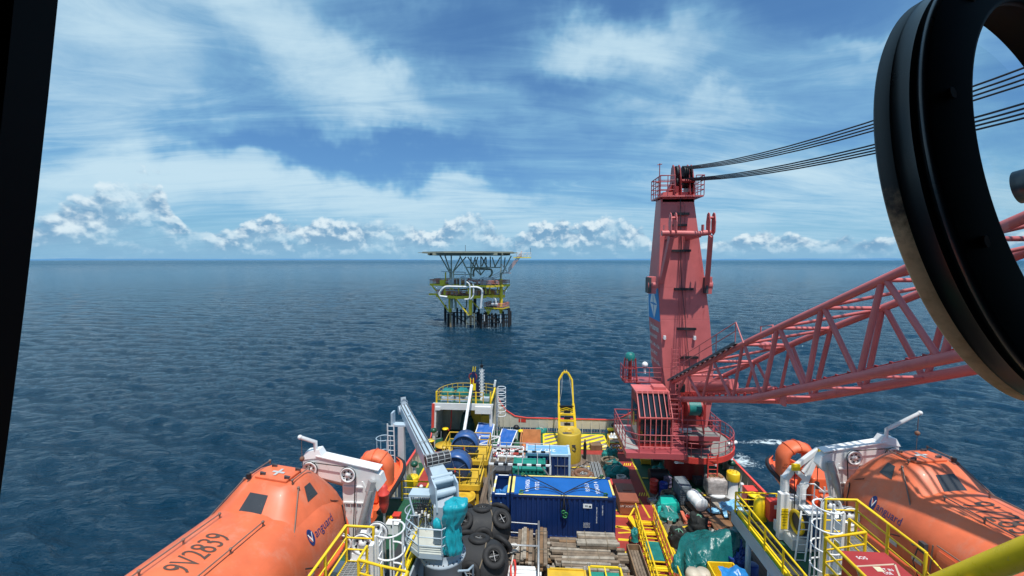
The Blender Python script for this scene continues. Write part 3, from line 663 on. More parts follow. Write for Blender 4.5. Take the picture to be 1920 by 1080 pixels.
    b = MB(); b.hexa([(x0-.9, y0-.75, zf-.35), (x1+.75, y0-.75, zf-.35), (x1+1.2, y1+1.6, zf-.35), (x0-.9, y1+1.6, zf-.35)], [(x0-.9, y0-.75, zf), (x1+.75, y0-.75, zf), (x1+1.2, y1+1.6, zf), (x0-.9, y1+1.6, zf)])
    b.bar((x1+.3, y1-.3, zf-.1), (cx-.4, cy-1.2, zf-.1), .8, .4); cp = b.build('cab_platform', RED2, t)
    b = MB(); b.b2((x0-.85, y0-.2, zf+.004), (x0-.02, y1+1.5, zf+.02)); b.build('platform_grating', paint('grating_pale', (.33, .32, .30), .7, .15, .2), cp)
    b = MB(); rail(b, [(x1+.7, y0-.7, zf), (x0-.1, y0-.7, zf), (x0-.85, y0-.1, zf), (x0-.85, y1+1.55, zf), (x1, y1+1.55, zf)], h=1.15, sp=1.0, r=.03, post=.03)
    b.build('cab_railing', RED2, cp)
    b = MB(); ys_ = y0+.95
    side = [(y0+.1, zf), (y1, zf), (y1, zc), (ys_, zc-.05), (y0, zf+1.95)]
    b.add([(x, y, z) for x in (x0, x1) for (y, z) in side], [[4, 3, 2, 1, 0], [5, 6, 7, 8, 9]]+[[i, (i+1) % 5, 5+(i+1) % 5, 5+i] for i in range(5)]); cab = b.build('cab', REDB if False else REDD, cp, .03)
    b = MB(); fr = lambda u, v0, v1: None
    b.hexa([(x0+.12, y0+.06, zf+.3), (x1-.1, y0+.06, zf+.3), (x1-.1, y0+.3, zf+.3), (x0+.12, y0+.3, zf+.3)], [(x0+.12, y0-.03, zf+1.9), (x1-.1, y0-.03, zf+1.9), (x1-.1, y0+.2, zf+1.9), (x0+.12, y0+.2, zf+1.9)])
    nrm = Vector((0, -(zc-.05-(zf+1.95)), ys_-y0)).normalized()
    A_ = Vector((0, y0, zf+1.95)); B_ = Vector((0, ys_, zc-.05)); lo = A_.lerp(B_, .06); hi = A_.lerp(B_, .93)
    b.hexa([(x0+.12, *(lo-nrm*.1)[1:]), (x1-.1, *(lo-nrm*.1)[1:]), (x1-.1, *(hi-nrm*.1)[1:]), (x0+.12, *(hi-nrm*.1)[1:])], [(x0+.12, *(lo+nrm*.02)[1:]), (x1-.1, *(lo+nrm*.02)[1:]), (x1-.1, *(hi+nrm*.02)[1:]), (x0+.12, *(hi+nrm*.02)[1:])])
    b.b2((x0-.02, y0+.45, zf+.5), (x0+.05, y1-.6, zc-.75)); b.build('cab_window', DGLS, cab)
    b = MB()
    for i in range(7):
        x = x0+.02+(x1-x0-.04)*i/6
        b.bar((x, *(A_+nrm*.16)[1:]), (x, *(B_+nrm*.16)[1:]), .05)
        if i > 0: b.bar((x, y0-.14, zf+.1), (x, y0-.17, zf+1.95), .05)
    for p in (A_, A_.lerp(B_, .95)): b.bar((x0, *(p+nrm*.17)[1:]), (x1, *(p+nrm*.17)[1:]), .06)
    b.bar((x0, y0-.17, zf+.15), (x1, y0-.17, zf+.15), .06); b.build('window_guard', RED, cab)
    b = MB(); b.b2((x0-.05, ys_-.1, zc-.06), (x1+.05, y1+.08, zc+.06)); b.b2((x0+1.2, ys_+.2, zc+.06), (x1-.1, ys_+1.0, zc+.25)); b.build('cab_roof', RED, cab)
    b = MB(); b.b2((x0-.03, y0+1.2, zf+1.0), (x0+.03, y0+1.5, zf+1.9)); b.build('cab_mirror', YELD, cab)
    b = MB(); ladder(b, (x1+.35, y0-.15, zf+.1), (x1+.15, y0+.35, zc+.2), .75, r=.03); ladder(b, (x1+.9, y1, zf+.6), (x1+.9, y1+.3, zc+2.6), .5, r=.025); b.build('cab_ladder', RED2, cp)
    # small upper landing with covered aerial and white dome
    b = MB(); b.b2((6.2, 31.2, 7.2), (8.9, 32.6, 7.3)); rail(b, [(8.9, 31.2, 7.3), (6.2, 31.2, 7.3), (6.2, 32.6, 7.3)], sp=.9); b.bar((8.9, 31.5, 6.4), (7.0, 31.5, 7.2), .12); lp = b.build('upper_landing', RED2, t)
    b = MB(); b.torus((6.65, 31.4, 8.3), .46, .03, 16, 6); b.torus((6.65, 31.4, 7.5), .54, .03, 16, 6); b.cyl((6.65, 31.4, 7.3), .14, 1.6, 10)
    for i in range(8): a = i*PI/4; b.bar((6.65+.55*math.cos(a), 31.4+.55*math.sin(a), 7.3), (6.65+.4*math.cos(a), 31.4+.4*math.sin(a), 9.0), .05)
    b.build('basket', REDD, lp)
    b = MB(); b.lathe([(.34, 8.85), (.36, 9.0), (.33, 9.3), (.2, 9.42), (0, 9.44)], (6.65, 31.4, 0), 14); b.build('lamp_cover', TEAL, lp)
    b = MB(); b.sphere((7.7, 31.3, 8.55), .22); b.cyl((7.7, 31.3, 7.9), .08, .5); b.build('dome', WHTC, lp)
    # winch gallery in front of the mast foot
    gx0, gx1, gy0, gy1, gz_ = 9.1, 12.4, 29.4, 31.2, 4.05
    b = MB(); b.b2((gx0, gy0, gz_-.3), (gx1, gy1, gz_)); gp = b.build('winch_platform', RED2, t)
    b = MB(); b.b2((gx0+.05, gy0+.05, gz_+.004), (gx1-.05, gy1, gz_+.015)); b.build('winch_grating', paint('walk_grey2', (.20, .20, .19), .7, .2, .3), gp)
    b = MB(); rail(b, [(gx0, gy0, gz_), (gx1, gy0, gz_), (gx1, gy1+.8, gz_)], h=1.15, sp=.95, r=.03, post=.03); b.tube([(gx1, gy1, gz_), (gx1-.3, gy1, gz_+1.9), (gx1-1.0, gy1-.3, gz_+1.2)], .03, 6); b.build('winch_railing', RED2, gp)
    b = MB(); b.cyl((10.3, 30.3, 5.75), .62, .12, 24, M=Matrix.Rotation(PI/2, 3, 'Y')); b.cyl((11.25, 30.3, 5.75), .62, .12, 24, M=Matrix.Rotation(PI/2, 3, 'Y')); b.bar((10.0, 29.9, gz_), (10.2, 30.5, 5.9), .1); b.bar((11.5, 29.9, gz_), (11.4, 30.5, 5.9), .1); w = b.build('winch', REDD, gp)
    b = MB(); b.cyl((10.45, 30.25, 5.8), .55, .8, 20, M=Matrix.Rotation(PI/2, 3, 'Y')); b.build('winch_cover', TEAL, w)
    b = MB(); b.tube([(9.8, 29.8, gz_+.25), (10.6, 29.85, gz_+.25)], .16, 12); b.build('covered_lamp', WHT, gp)
    b = MB(); b.cyl((9.2, 30.6, 6.55), .28, .12, 18, M=Matrix.Rotation(PI/2, 3, 'X')); b.cyl((10.0, 30.4, 6.9), .3, .5, 12); b.build('hook_block', BLK, gp)
    return t
crane()
# ------------------------------------------------------------------ wellhead platform out at sea
def platform():
    E = lambda zx, zy, Y: gy(760+zx/5.4, 440+zy/5.4, Y)
    c = E(700, 900, 128)
    t = thing('wellhead_platform', 'yellow and grey offshore gas platform with flat helideck standing in the sea', 'oil platform', (c.x, c.y, SEA))
    PY = paint('platform_yellow', (.92, .66, .04), .6, .15, .25, (.35, .24, .08), .25); PG = paint('platform_grey', (.34, .35, .26), .6, .15, .3, (.16, .14, .11), .3)
    PR = paint('platform_rail', (.62, .22, .15), .6, .2, .2, (.3, .1, .06), .4); PK = paint('platform_black', (.018, .018, .02), .8, .3, .3, (.08, .05, .03), .4)
    PW = paint('platform_pipe', (.70, .72, .72), .45, .08, .15, (.4, .3, .2), .4); PD = paint('platform_dark', (.05, .055, .06), .8, .3, .3, (.10, .06, .04), .4); PP = paint('stair_pink', (.62, .36, .30), .6, .1)
    # helideck
    z = 18.35; hc = E(650, 180, 127); b = MB()
    oc = [(hc.x+14.2*math.cos(PI/8+i*PI/4), hc.y+11*math.sin(PI/8+i*PI/4)) for i in range(8)]
    b.prism(oc, .18, c=(0, 0, z)); hd = b.build('helideck', paint('helideck_brown', (.20, .17, .12), .8, .2, .3), t)
    b = MB()
    for i in range(8):
        a, d = Vector((*oc[i], z-.1)), Vector((*oc[(i+1) % 8], z-.1)); b.bar(a, d, .25, .35)
        o = Vector((hc.x, hc.y, z-.1)); b.bar(a, a+(a-o).normalized()*1.3, .12); b.bar(a.lerp(d, .5), a.lerp(d, .5)+(a.lerp(d, .5)-o).normalized()*1.3, .12); b.bar(a+(a-o).normalized()*1.3, d+(d-o).normalized()*1.3, .1)
    for k in range(7): yy = hc.y-8+k*2.6; w = 12.2-abs(k-3)*1.0; b.bar((hc.x-w, yy, z-.5), (hc.x+w, yy, z-.5), .25, .75)
    for k in range(8): xx = hc.x-10.5+k*3; b.bar((xx, hc.y-8.2, z-.55), (xx, hc.y+8.2, z-.55), .2, .6)
    b.build('helideck_beams', PG, hd)
    b = MB(); p = E(608, 175, 122); b.tube([p, p+Vector((0, 0, 2.0))], .06, 5); p = E(1268, 190, 126); b.tube([p, p+Vector((0, 0, 1.6))], .05, 5); b.build('windsock_pole', PD, hd)
    b = MB(); a = E(1095, 232, 125); d = E(1272, 232, 125); b.bar(a, d, 1.6, .25); b.build('access_balcony', PY, hd)
    b = MB(); rail(b, [a+Vector((.9, -.8, .2)), d+Vector((0, -.8, .2)), d+Vector((0, .8, .2))], h=1.25, r=.06, post=.06, sp=1.2)
    for i in range(4): p = a.lerp(d, .2+i*.2); b.bar(p, p+Vector((1.2, 0, 1.4)), .1)
    b.build('balcony_railing', PW, hd)
    # stair down from the helideck
    b = MB(); q0, q1, q2 = E(1180, 205, 125), E(1045, 378, 125), E(915, 455, 125)
    for o in (-.5, .5):
        for h in (0, 1.1, .55): b.bar(q0+Vector((0, o, h)), q1+Vector((0, o, h)), .13 if h else .2); b.bar(q1+Vector((-.6, o, h)), q2+Vector((-1, o, h)), .1)
    for i in range(12): p = q0.lerp(q1, i/11); b.bar(p+Vector((0, -.5, 0)), p+Vector((0, -.5, 1.1)), .08); b.bar(p+Vector((0, -.5, 0)), p+Vector((0, .5, 0)), .1)
    b.bar(E(965, 388, 125), E(1068, 388, 125), 1.4, .2); b.bar(E(975, 300, 125), E(1035, 385, 125), .14); b.build('stair', PP, t)
    # helideck support trusses
    b = MB()
    for (x0, y0, x1, y1, Y) in ((350, 208, 450, 385, 124), (400, 208, 458, 385, 124), (465, 208, 465, 385, 124), (555, 230, 478, 385, 122), (615, 225, 490, 370, 128), (552, 215, 655, 412, 120), (632, 225, 700, 320, 132),
        (710, 225, 660, 400, 122), (665, 225, 665, 430, 120), (735, 225, 700, 330, 130), (700, 235, 765, 400, 124), (765, 220, 765, 330, 124), (815, 225, 775, 320, 128), (770, 225, 830, 330, 128), (860, 220, 862, 330, 130), (880, 230, 910, 330, 124),
        (960, 230, 905, 330, 124), (690, 330, 765, 410, 124), (830, 320, 762, 410, 124), (970, 215, 968, 385, 122), (1072, 215, 985, 385, 124), (1010, 230, 1000, 330, 132), (818, 230, 818, 330, 132)):
        b.bar(E(x0, y0, Y), E(x1, y1, Y), .32); b.build('truss_brace', PG, t); b = MB()
    b.bar(E(620, 332, 124), E(970, 332, 124), .3); b.bar(E(480, 402, 124), E(700, 404, 124), .2)
    b.build('helideck_truss', PG, t)
    # decks with rails
    def deck(name, poly, z, th, zx_rail=True):
        P = [(E(x, 500, Y).x, Y) for x, Y in poly]
        b = MB(); b.prism(P, .15, c=(0, 0, z-.15)); d = b.build(name, PD, t)
        b = MB()
        for i in range(len(P)): b.bar((*P[i], z-th/2), (*P[(i+1) % len(P)], z-th/2), .3, th)
        n = 5
        for i in range(1, n): a = Vector((*P[0], z-.5)).lerp(Vector((*P[1], z-.5)), i/n); e = Vector((*P[3], z-.5)).lerp(Vector((*P[2], z-.5)), i/n); b.bar(a, e, .25, .5)
        b.build(name+'_edge', PY, d)
        b = MB(); rail(b, [(*p, z) for p in P], h=1.25, mids=(.4, .75), r=.08, post=.07, sp=1.6, closed=True); b.build(name+'_railing', PR, d); return d
    deck('upper_deck', [(250, 129), (870, 120.5), (1055, 127), (430, 137)], 8.9, .6)
    deck('main_deck', [(312, 128), (520, 121), (1005, 127), (760, 136)], 5.75, .85)
    deck('landing_deck', [(800, 125), (985, 122.5), (1050, 127), (860, 130)], 2.2, .3)
    b = MB(); b.bar(E(240, 603, 127), E(325, 603, 127), .5, .5); b.bar(E(420, 632, 121.5), E(510, 632, 121.5), .6, .7)
    b.build('cantilever_beam', PY, t)
    # legs
    for x, Y, z1 in ((455, 129, 5.2), (660, 123, 9), (970, 126, 10.5), (705, 135, 5.5)):
        b = MB(); p = E(x, 800, Y); b.tube([(p.x, Y, .2), (p.x, Y, z1)], .52, 12); b.build('leg', PY if x != 705 else PD, t)
    for (x0, y0, x1, y1, Y) in ((320, 612, 435, 770, 126), (502, 640, 645, 820, 122), (672, 670, 750, 752, 126), (262, 505, 315, 572, 128), (1048, 510, 1000, 575, 127), (945, 745, 968, 790, 125), (850, 745, 835, 800, 125), (818, 750, 840, 810, 125), (870, 750, 845, 800, 125),
        (400, 575, 400, 500, 125), (455, 605, 455, 520, 125), (505, 590, 470, 540, 125), (855, 600, 855, 520, 123), (935, 595, 935, 520, 125), (640, 600, 640, 520, 122), (540, 600, 540, 520, 122), (815, 600, 815, 520, 123)):
        b = MB(); b.bar(E(x0, y0, Y), E(x1, y1, Y), .34); b.build('brace', PY, t)
    for x, zy0, zy1, Y in ((408, 380, 470, 126), (486, 375, 450, 126)):
        b = MB(); b.bar(E(x, zy0, Y), E(x, zy1, Y), .35); b.build('post', PY, t)
    # stub columns carrying the truss
    for x0, x1, y0, y1, Y in ((440, 478, 345, 440, 124), (645, 680, 395, 450, 121), (952, 985, 385, 450, 123)):
        b = MB(); a, d = E(x0, y1, Y), E(x1, y0, Y); b.cyl(((a.x+d.x)/2, Y, a.z), (d.x-a.x)/2*.7, d.z-a.z, 10); b.build('column', PG, t)
    # equipment
    b = MB(); a, d = E(762, 505, 124), E(875, 435, 124); b.b2((a.x, 123, a.z), (d.x, 126, d.z)); k = b.build('equipment_cabin', PW, t)
    b = MB(); a, d = E(778, 470, 123), E(790, 448, 123); b.b2((a.x, 122.96, a.z), (d.x, 123, d.z)); b.build('cabin_window', PD, k)
    rr = random.Random(4); b = MB()
    for i in range(46):
        lv = rr.choice((0, 0, 1, 1)); z0 = 5.8 if lv else 8.95; x = rr.uniform(340, 960) if lv else rr.uniform(300, 1000); Y = rr.uniform(124, 131); p = E(x, 500, Y)
        if rr.random() < .5: b.cyl((p.x, Y, z0), rr.uniform(.2, .6), rr.uniform(.6, 2.0), 8)
        else: b.box((p.x, Y, z0+.6), (rr.uniform(.4, 2.2), rr.uniform(.4, 1.5), rr.uniform(.6, 1.8)))
        if i % 3 == 0: b.tube([(p.x-2, Y, z0+1.4), (p.x+2, Y, z0+1.4)], .12, 6)
        if i % 5 == 0: b.build('deck_machinery', (PY, PR, PW, PG)[(i//5) % 4], t); b = MB()
    b.build('deck_machinery', paint('machinery', (.14, .12, .10), .7, .4, .4, (.3, .12, .06), .5), t)
    b = MB()
    for i in range(16): x = rr.uniform(440, 750); Y = rr.uniform(122.5, 127); p = E(x, 500, Y); h = rr.uniform(.6, 1.9); b.tube([(p.x, Y, 8.95), (p.x, Y, 8.95+h), (p.x+rr.uniform(-1.5, 1.5), Y, 8.95+h)], .12, 6)
    b.tube([E(358, 371, 123), E(500, 378, 123), E(602, 380, 123), E(605, 432, 123)], .1, 6); b.tube([E(485, 378, 123), E(485, 450, 123)], .1, 6); b.build('small_piping', PW, t)
    def pipe(pts, r, Y, mat=PW):
        P = [E(x, y, Y) for x, y in pts]; Q = [P[0]]                    # rounded bends
        for i in range(1, len(P)-1):
            k = min(1.3, (P[i]-P[i-1]).length*.45, (P[i+1]-P[i]).length*.45); a = P[i]+(P[i-1]-P[i]).normalized()*k; e = P[i]+(P[i+1]-P[i]).normalized()*k
            for f in (0, .25, .5, .75, 1): Q.append(a.lerp(P[i], f).lerp(P[i].lerp(e, f), f))
        Q.append(P[-1]); b = MB(); b.tube(Q, r, 10); b.build('pipe', mat, t)
    pipe([(425, 632), (345, 622), (345, 590), (395, 524), (735, 532), (782, 560), (768, 700), (765, 745)], .31, 120)
    pipe([(600, 655), (652, 655), (655, 560), (650, 500), (618, 478)], .22, 119.5); pipe([(655, 660), (690, 625), (692, 540), (685, 480), (640, 470)], .22, 120)
    pipe([(555, 508), (555, 428), (610, 428), (610, 515)], .26, 121.5); pipe([(605, 425), (604, 380)], .2, 121.5)
    pipe([(690, 425), (690, 345), (875, 350), (880, 400), (840, 440)], .30, 130, PG); pipe([(885, 700), (880, 650), (820, 635)], .2, 123); pipe([(920, 700), (915, 655), (890, 638)], .2, 123)
    pipe([(467, 640), (467, 745)], .42, 124, PG); pipe([(498, 645), (510, 690), (510, 755)], .32, 124, PG); pipe([(620, 665), (620, 740)], .22, 126, PG)
    b = MB()
    for x, y in ((765, 750), (885, 705), (922, 705), (765, 735)): p = E(x, y, 121.5); b.cyl(p, .5, .25, 10)
    b.build('flange', PW, t)
    # jacket in the splash zone
    b = MB()
    for x, Y, zt_ in ((405, 136, 1.6), (437, 127, 0), (490, 124, .8), (525, 133, 1), (565, 133, .5), (605, 133, 1), (660, 126, .9), (765, 122.5, .6), (800, 129, 0), (820, 131, 0), (875, 128, 0), (915, 128, 0), (990, 124.5, 1), (1050, 125, 2.0), (1062, 129, .6), (700, 135, 4), (730, 131, 0), (745, 130, 1)):
        p = E(x, 800, Y); b.tube([(p.x, Y, SEA-2), (p.x, Y, zt_)], .42 if x in (437, 490, 765, 1050, 1062, 405) else .33, 8)
    for (x0, x1, z_, Y0, Y1) in ((405, 745, -.5, 134, 131), (500, 760, -.7, 125, 124), (760, 1062, -2.3, 122.5, 126), (760, 1062, -1.2, 122.6, 126.1), (760, 1062, -.1, 122.8, 126.2), (800, 1060, 1.1, 130, 129)):
        a = E(x0, 800, Y0); d = E(x1, 800, Y1); b.bar((a.x, Y0, z_), (d.x, Y1, z_), .35, .3)
    for i in range(15): x = 775+i*19; p = E(x, 800, 122.7+i*.22); b.bar((p.x, p.y, SEA-.6), (p.x, p.y, 0), .25)
    for (x0, z0, x1, z1, Y) in ((455, .3, 640, -2.8, 124), (660, .3, 765, -3.3, 123), (700, 0, 600, -3, 132), (800, .8, 990, -2.8, 126)): a = E(x0, 800, Y); d = E(x1, 800, Y); b.bar((a.x, Y, z0), (d.x, Y, z1), .3)
    b.build('jacket', PK, t)
    b = MB()
    for i in range(6): p = E(645, 830, 121.5); b.bar((p.x-.8, 121.5, .6-i*.6), (p.x+1.6, 121.5, .6-i*.6), .1)
    for dx in (-.8, 1.6): b.bar((p.x+dx, 121.5, .8), (p.x+dx, 121.5, SEA-.5), .12)
    b.build('boat_ladder', PG, t)
    b = MB(); p = E(458, 830, 123.8); b.tube([(p.x, 123.8, SEA-1), (p.x, 123.8, .6)], .3, 8); b.build('riser', paint('stained_riser', (.30, .22, .13), .8, .2, .3), t)
    b = MB(); p = E(800, 830, 121.5); b.tube([(p.x, 121.5, -1.5), (p.x, 121.5, .4)], .12, 6); p = E(965, 830, 121.5); b.tube([(p.x, 121.5, -2), (p.x, 121.5, .4)], .1, 6); b.build('gauge_board', PW, t)
platform()
# ------------------------------------------------------------------ big enclosed lifeboats
def lifeboat(s, label):
    cx0 = -8.45 if s < 0 else 13.5; Y0 = 15.2 if s < 0 else 17.8; KZ = 5.25
    t = thing('lifeboat', label, 'lifeboat', (cx0, Y0, KZ), 'enclosed orange lifeboats in their davits')
    Ln = 10.8
    def prm(u):                                          # half beam, keel, sheer, ridge
        e = max(0, min(1, u/2.6)); e2 = max(0, min(1, (Ln-u)/2.4)); k = (1-(1-e)**2.4)**.46; k2 = (1-(1-e2)**2.2)**.6
        return 1.88*k*k2+.05, .75*(1-e)**2+.4*(1-e2)**2, 1.55+.12*(1-e)**2, 1.75+1.75*(1-(1-e)**2.3)**.62*(1-(1-e2)**2.4)**.8
    def Sf(u, a, off=0.0):                               # a: 0 ridge, +-1 sheer, +-2 keel ; + is inboard side
        hb, kz, sz, rz = prm(u); aa = abs(a); sg = 1 if a >= 0 else -1
        if aa <= 1:
            th = aa*PI/2; x = hb*math.sin(th)**.80; z = sz+(rz-sz)*math.cos(th)**.72
            if th > 0: n = Vector((math.sin(th), 0, math.cos(th)+.1))
            else: n = Vector((0, 0, 1))
        else:
            th = (aa-1)*PI/2; x = hb*math.cos(th)**.7; z = sz-(sz-kz)*math.sin(th)**.9; n = Vector((math.cos(th), 0, -math.sin(th)))
        n.normalize(); v = Vector((sg*x+sg*n.x*off, -u, z+n.z*off))
        return W(v)
    toe, heel = (R(-5) if s < 0 else R(3)), R(4.5)
    RM = Matrix.Rotation(toe, 3, 'Z')@Matrix.Rotation(heel*-s, 3, 'Y')
    def W(v): v = RM@Vector((v[0]*-s, v[1], v[2])); return v+Vector((cx0, Y0, KZ))   # + inboard
    NU, NA = 56, 60
    us = [Ln*(.5-.5*math.cos(PI*i/(NU-1))) if True else 0 for i in range(NU)]
    b = MB(); vs = []
    for u in us:
        for j in range(NA): a = -2+4*j/(NA); vs.append(Sf(u, a))
    q = [[i*NA+j, i*NA+(j+1) % NA, (i+1)*NA+(j+1) % NA, (i+1)*NA+j] for i in range(NU-1) for j in range(NA)]
    b.add(vs, q if s > 0 else [f[::-1] for f in q], True); b.add(vs[:NA], [list(range(NA))]); b.add(vs[-NA:], [list(range(NA))[::-1]])
    hull = b.build('hull', ORG, t)
    b = MB(); b.tube([Sf(u, 1.03, .03) for u in us[3:-3]], .09, 8); b.tube([Sf(u, -1.03, .03) for u in us[3:-3]], .09, 8); b.build('fender_belt', ORGD, hull)
    # conning tower: smooth faired frustum
    b = MB(); P = lambda x, u, z: W((x, -u, z))
    lev = [(.75, 4.45, 1.55, 2.6), (.95, 3.98, 1.42, 3.05), (1.25, 3.58, 1.2, 3.45), (1.6, 3.22, .97, 3.86), (1.82, 3.0, .82, 4.04), (1.9, 2.93, .76, 4.07)]
    rings = []
    for u0, u1, hw, z in lev:
        c = .32; pts = [(hw, u0+c), (hw, u1-c*1.3), (hw*.62, u1), (-hw*.62, u1), (-hw, u1-c*1.3), (-hw, u0+c), (-hw*.7, u0), (hw*.7, u0)]
        rings.append([P(x, u, z) for x, u in pts])
    m = 8
    fs = [[i*m+j, i*m+(j+1) % m, (i+1)*m+(j+1) % m, (i+1)*m+j] for i in range(len(lev)-1) for j in range(m)]+[[len(lev)*m-m+j for j in range(m)]]
    b.add([v for r_ in rings for v in r_], fs if s < 0 else [f[::-1] for f in fs], True); tw = b.build('conning_tower', ORG, hull, .10, 3)
    def quad(name, mat, c4, th=.02, bev=0, par=None):
        n = (Vector(c4[1])-Vector(c4[0])).cross(Vector(c4[3])-Vector(c4[0])).normalized()
        if n.z < 0: n = -n
        b = MB(); b.hexa([v-n*.02 for v in c4], [v+n*th for v in c4]); return b.build(name, mat, par or tw, bev)
    def onf(fi, lo, hi, a, c):                            # quad on tower face fi between level fractions
        def pt(k, f):
            i = int(k); g_ = k-i; r0 = rings[i]; r1 = rings[min(i+1, len(rings)-1)]
            return r0[fi].lerp(r1[fi], g_).lerp(r0[(fi+1) % 8].lerp(r1[(fi+1) % 8], g_), f)
        return [pt(lo, a), pt(lo, c), pt(hi, c), pt(hi, a)]
    for fi, a, c in ((0, .34, .66), (2, .28, .78), (4, .34, .66), (1, .15, .2)):
        if fi == 1: continue
        quad('tower_window', WGLS, onf(fi, 2.05, 3.05, a, c), .012)
    zt = 4.08
    hc = quad('hatch', ORG, [P(.55, 2.05, zt), P(-.55, 2.05, zt), P(-.55, 2.8, zt), P(.55, 2.8, zt)], .07, .03)
    b = MB(); o = P(0, 2.4, zt+.085); b.bar(W((-.2, -2.42, zt+.085)), W((.2, -2.42, zt+.085)), .09, .01); b.bar(W((0, -2.22, zt+.087)), W((0, -2.62, zt+.087)), .09, .012); b.build('hatch_marking', paint('reflective', (.5, .5, .48), .5), hc)
    each('hatch_handle', DKG, hc, [lambda b, x=x, u=u: b.tube([P(x, u, zt+.06), P(x, u, zt+.14), P(x+.16, u, zt+.14)], .03, 6) for x, u in ((.42, 2.15), (-.42, 2.15), (.42, 2.68), (-.42, 2.68))])
    b = MB(); b.cyl(P(-.70, 2.85, zt-.02), .07, .16, 8); b.build('nav_light', BLK, tw)
    def hrail(pts, r=.022, mat=DKG, par=hull, posts=None):
        b = MB(); b.tube(pts, r, 6)
        for p, g_ in (posts or [(pts[0], .1), (pts[-1], .1)]): b.tube([Vector(p), Vector(p)-Vector((0, 0, g_))], r*1.2, 6); b.sphere(Vector(p), .045, 8, 6)
        b.build('grab_rail', mat, par)
    SS = paint('rail_brown', (.20, .13, .10), .5, .2)
    for a in (.17, -.17):
        us_ = [3.95+k*(Ln-6.2)/8 for k in range(9)]; pts = [Sf(u, a, .13) for u in us_]; hrail(pts, .02, SS, hull, [(pts[i], .14) for i in (0, 2, 4, 6, 8)])
    for a in (0, 4):
        q = onf(a, .8, 3.2, .02, .98)
        hrail([q[1 if a == 0 else 0]+Vector((0, 0, .07)), q[2 if a == 0 else 3]+Vector((0, 0, .07))], .02, SS, tw)
    hrail([P(.72, 1.9, zt+.1), P(.72, 2.75, zt+.1)], .02, SS, tw); hrail([P(-.72, 1.9, zt+.1), P(-.72, 2.75, zt+.1)], .02, SS, tw)
    # release gear rope over the end
    b = MB(); b.tube([P(.5, 2.0, 4.06)]+[Sf(u, .5+.04*i, .03) for i, u in enumerate((1.7, 1.5, 1.3, 1.1))]+[Sf(1.3, a, .03) for a in (.75, .9, 1.1, 1.3)], .018, 5); b.build('rope', BLK, hull)
    # lettering wrapped on the canopy
    def wrap(name, txt, size, u0, a0, mat, dirv, off=.012, par=hull):
        b = MB(); b.text(txt, size, Matrix.Identity(4), 0, 'CENTER'); f0 = b.f
        hb = 2.0; out = []
        for (x, y, z) in b.v: out.append(Sf(u0-dirv*x, a0+y*sgn_up/2.05, off))
        b.v = out; return b.build(name, mat, par)
    LET = paint('lettering_brown', (.085, .05, .035), .5, .1); NAVY = paint('lettering_navy', (.012, .03, .14), .5, .1)
    sgn_up = -1
    wrap('registration_lettering', '9V2839', .46 if s < 0 else .60, 5.3 if s < 0 else 5.1, 0 if s < 0 else .02, LET, 1 if s < 0 else -1)
    sgn_up = -1.25
    b = MB(); d = 1 if s < 0 else -1
    b.text('anguard', .30, Matrix.Identity(4), 0, 'LEFT')
    uu, A0 = (3.0, .66) if s < 0 else (2.7, .72)
    b.v = [Sf(uu-d*(x+.0), A0+y*sgn_up/2.6, .012) for x, y, z in b.v]; b.build('name_lettering', NAVY, hull)
    b = MB(); n = 20; vs = [Sf(uu-d*(-.17+.13*math.cos(2*PI*k/n)), A0+(.20*math.sin(2*PI*k/n)+.02)*sgn_up/2.6, .010) for k in range(n)]; b.add(vs, [list(range(n))]); b.build('logo_disc', NAVY, hull)
    b = MB(); b.text('V', .32, Matrix.Identity(4), 0, 'CENTER'); b.v = [Sf(uu-d*(x-.17), A0+y*sgn_up/2.6, .018) for x, y, z in b.v]; b.build('logo_letter', WHTC, hull)
    # side door with rails and hand-holds
    def pq(u0, u1, a0, a1, off, name, mat, n=6):
        b = MB(); vs = []
        for o in (0.0, off):
            for i in range(n+1):
                for j in range(n+1): vs.append(Sf(u0+(u1-u0)*i/n, a0+(a1-a0)*j/n, o))
        k = (n+1)**2; g_ = lambda i, j, o: o*k+i*(n+1)+j
        fs = [[g_(i, j, 1), g_(i+1, j, 1), g_(i+1, j+1, 1), g_(i, j+1, 1)] for i in range(n) for j in range(n)]
        for i in range(n):
            fs += [[g_(i, 0, 0), g_(i+1, 0, 0), g_(i+1, 0, 1), g_(i, 0, 1)], [g_(i, n, 0), g_(i+1, n, 0), g_(i+1, n, 1), g_(i, n, 1)], [g_(0, i, 0), g_(0, i+1, 0), g_(0, i+1, 1), g_(0, i, 1)], [g_(n, i, 0), g_(n, i+1, 0), g_(n, i+1, 1), g_(n, i, 1)]]
        b.add(vs, fs); return b.build(name, mat, hull)
    ud = 4.9
    dr = pq(ud, ud+.95, .74, 1.0, .04, 'side_door', ORG)
    b = MB(); b.tube([Sf(ud-.1, .72, .12), Sf(ud-.1, 1.02, .12)], .02, 6); b.tube([Sf(ud, .70, .12), Sf(ud+.95, .70, .12)], .02, 6); b.tube([Sf(ud+1.05, .72, .12), Sf(ud+1.05, 1.0, .12)], .02, 6); b.build('door_rail', SS, hull)
    REF = MT['reflective'] 
    for u, a in ((ud+.5, .86), (3.3, .95), (4.15, .95)): pq(u, u+.32, a-.02, a+.02, .045 if u > ud else .012, 'reflective_patch', REF, 2)
    b = MB(); b.box(Sf(ud-.35, .80, .1), (.12, .2, .3)); b.tube([Sf(ud-.35, .80, .25), Sf(ud-.3, .8, .5)], .03, 6); b.tube([Sf(ud-.3, .8, .3), Sf(ud-.5, .95, .2), Sf(ud-.4, 1.1, .1)], .018, 6); b.build('pressure_valve', DKG, hull)
    b = MB(); b.tube([Sf(3.7, .86, .02), Sf(3.7, .86, .45)], .02, 5); b.build('whip_aerial', BLK, hull)
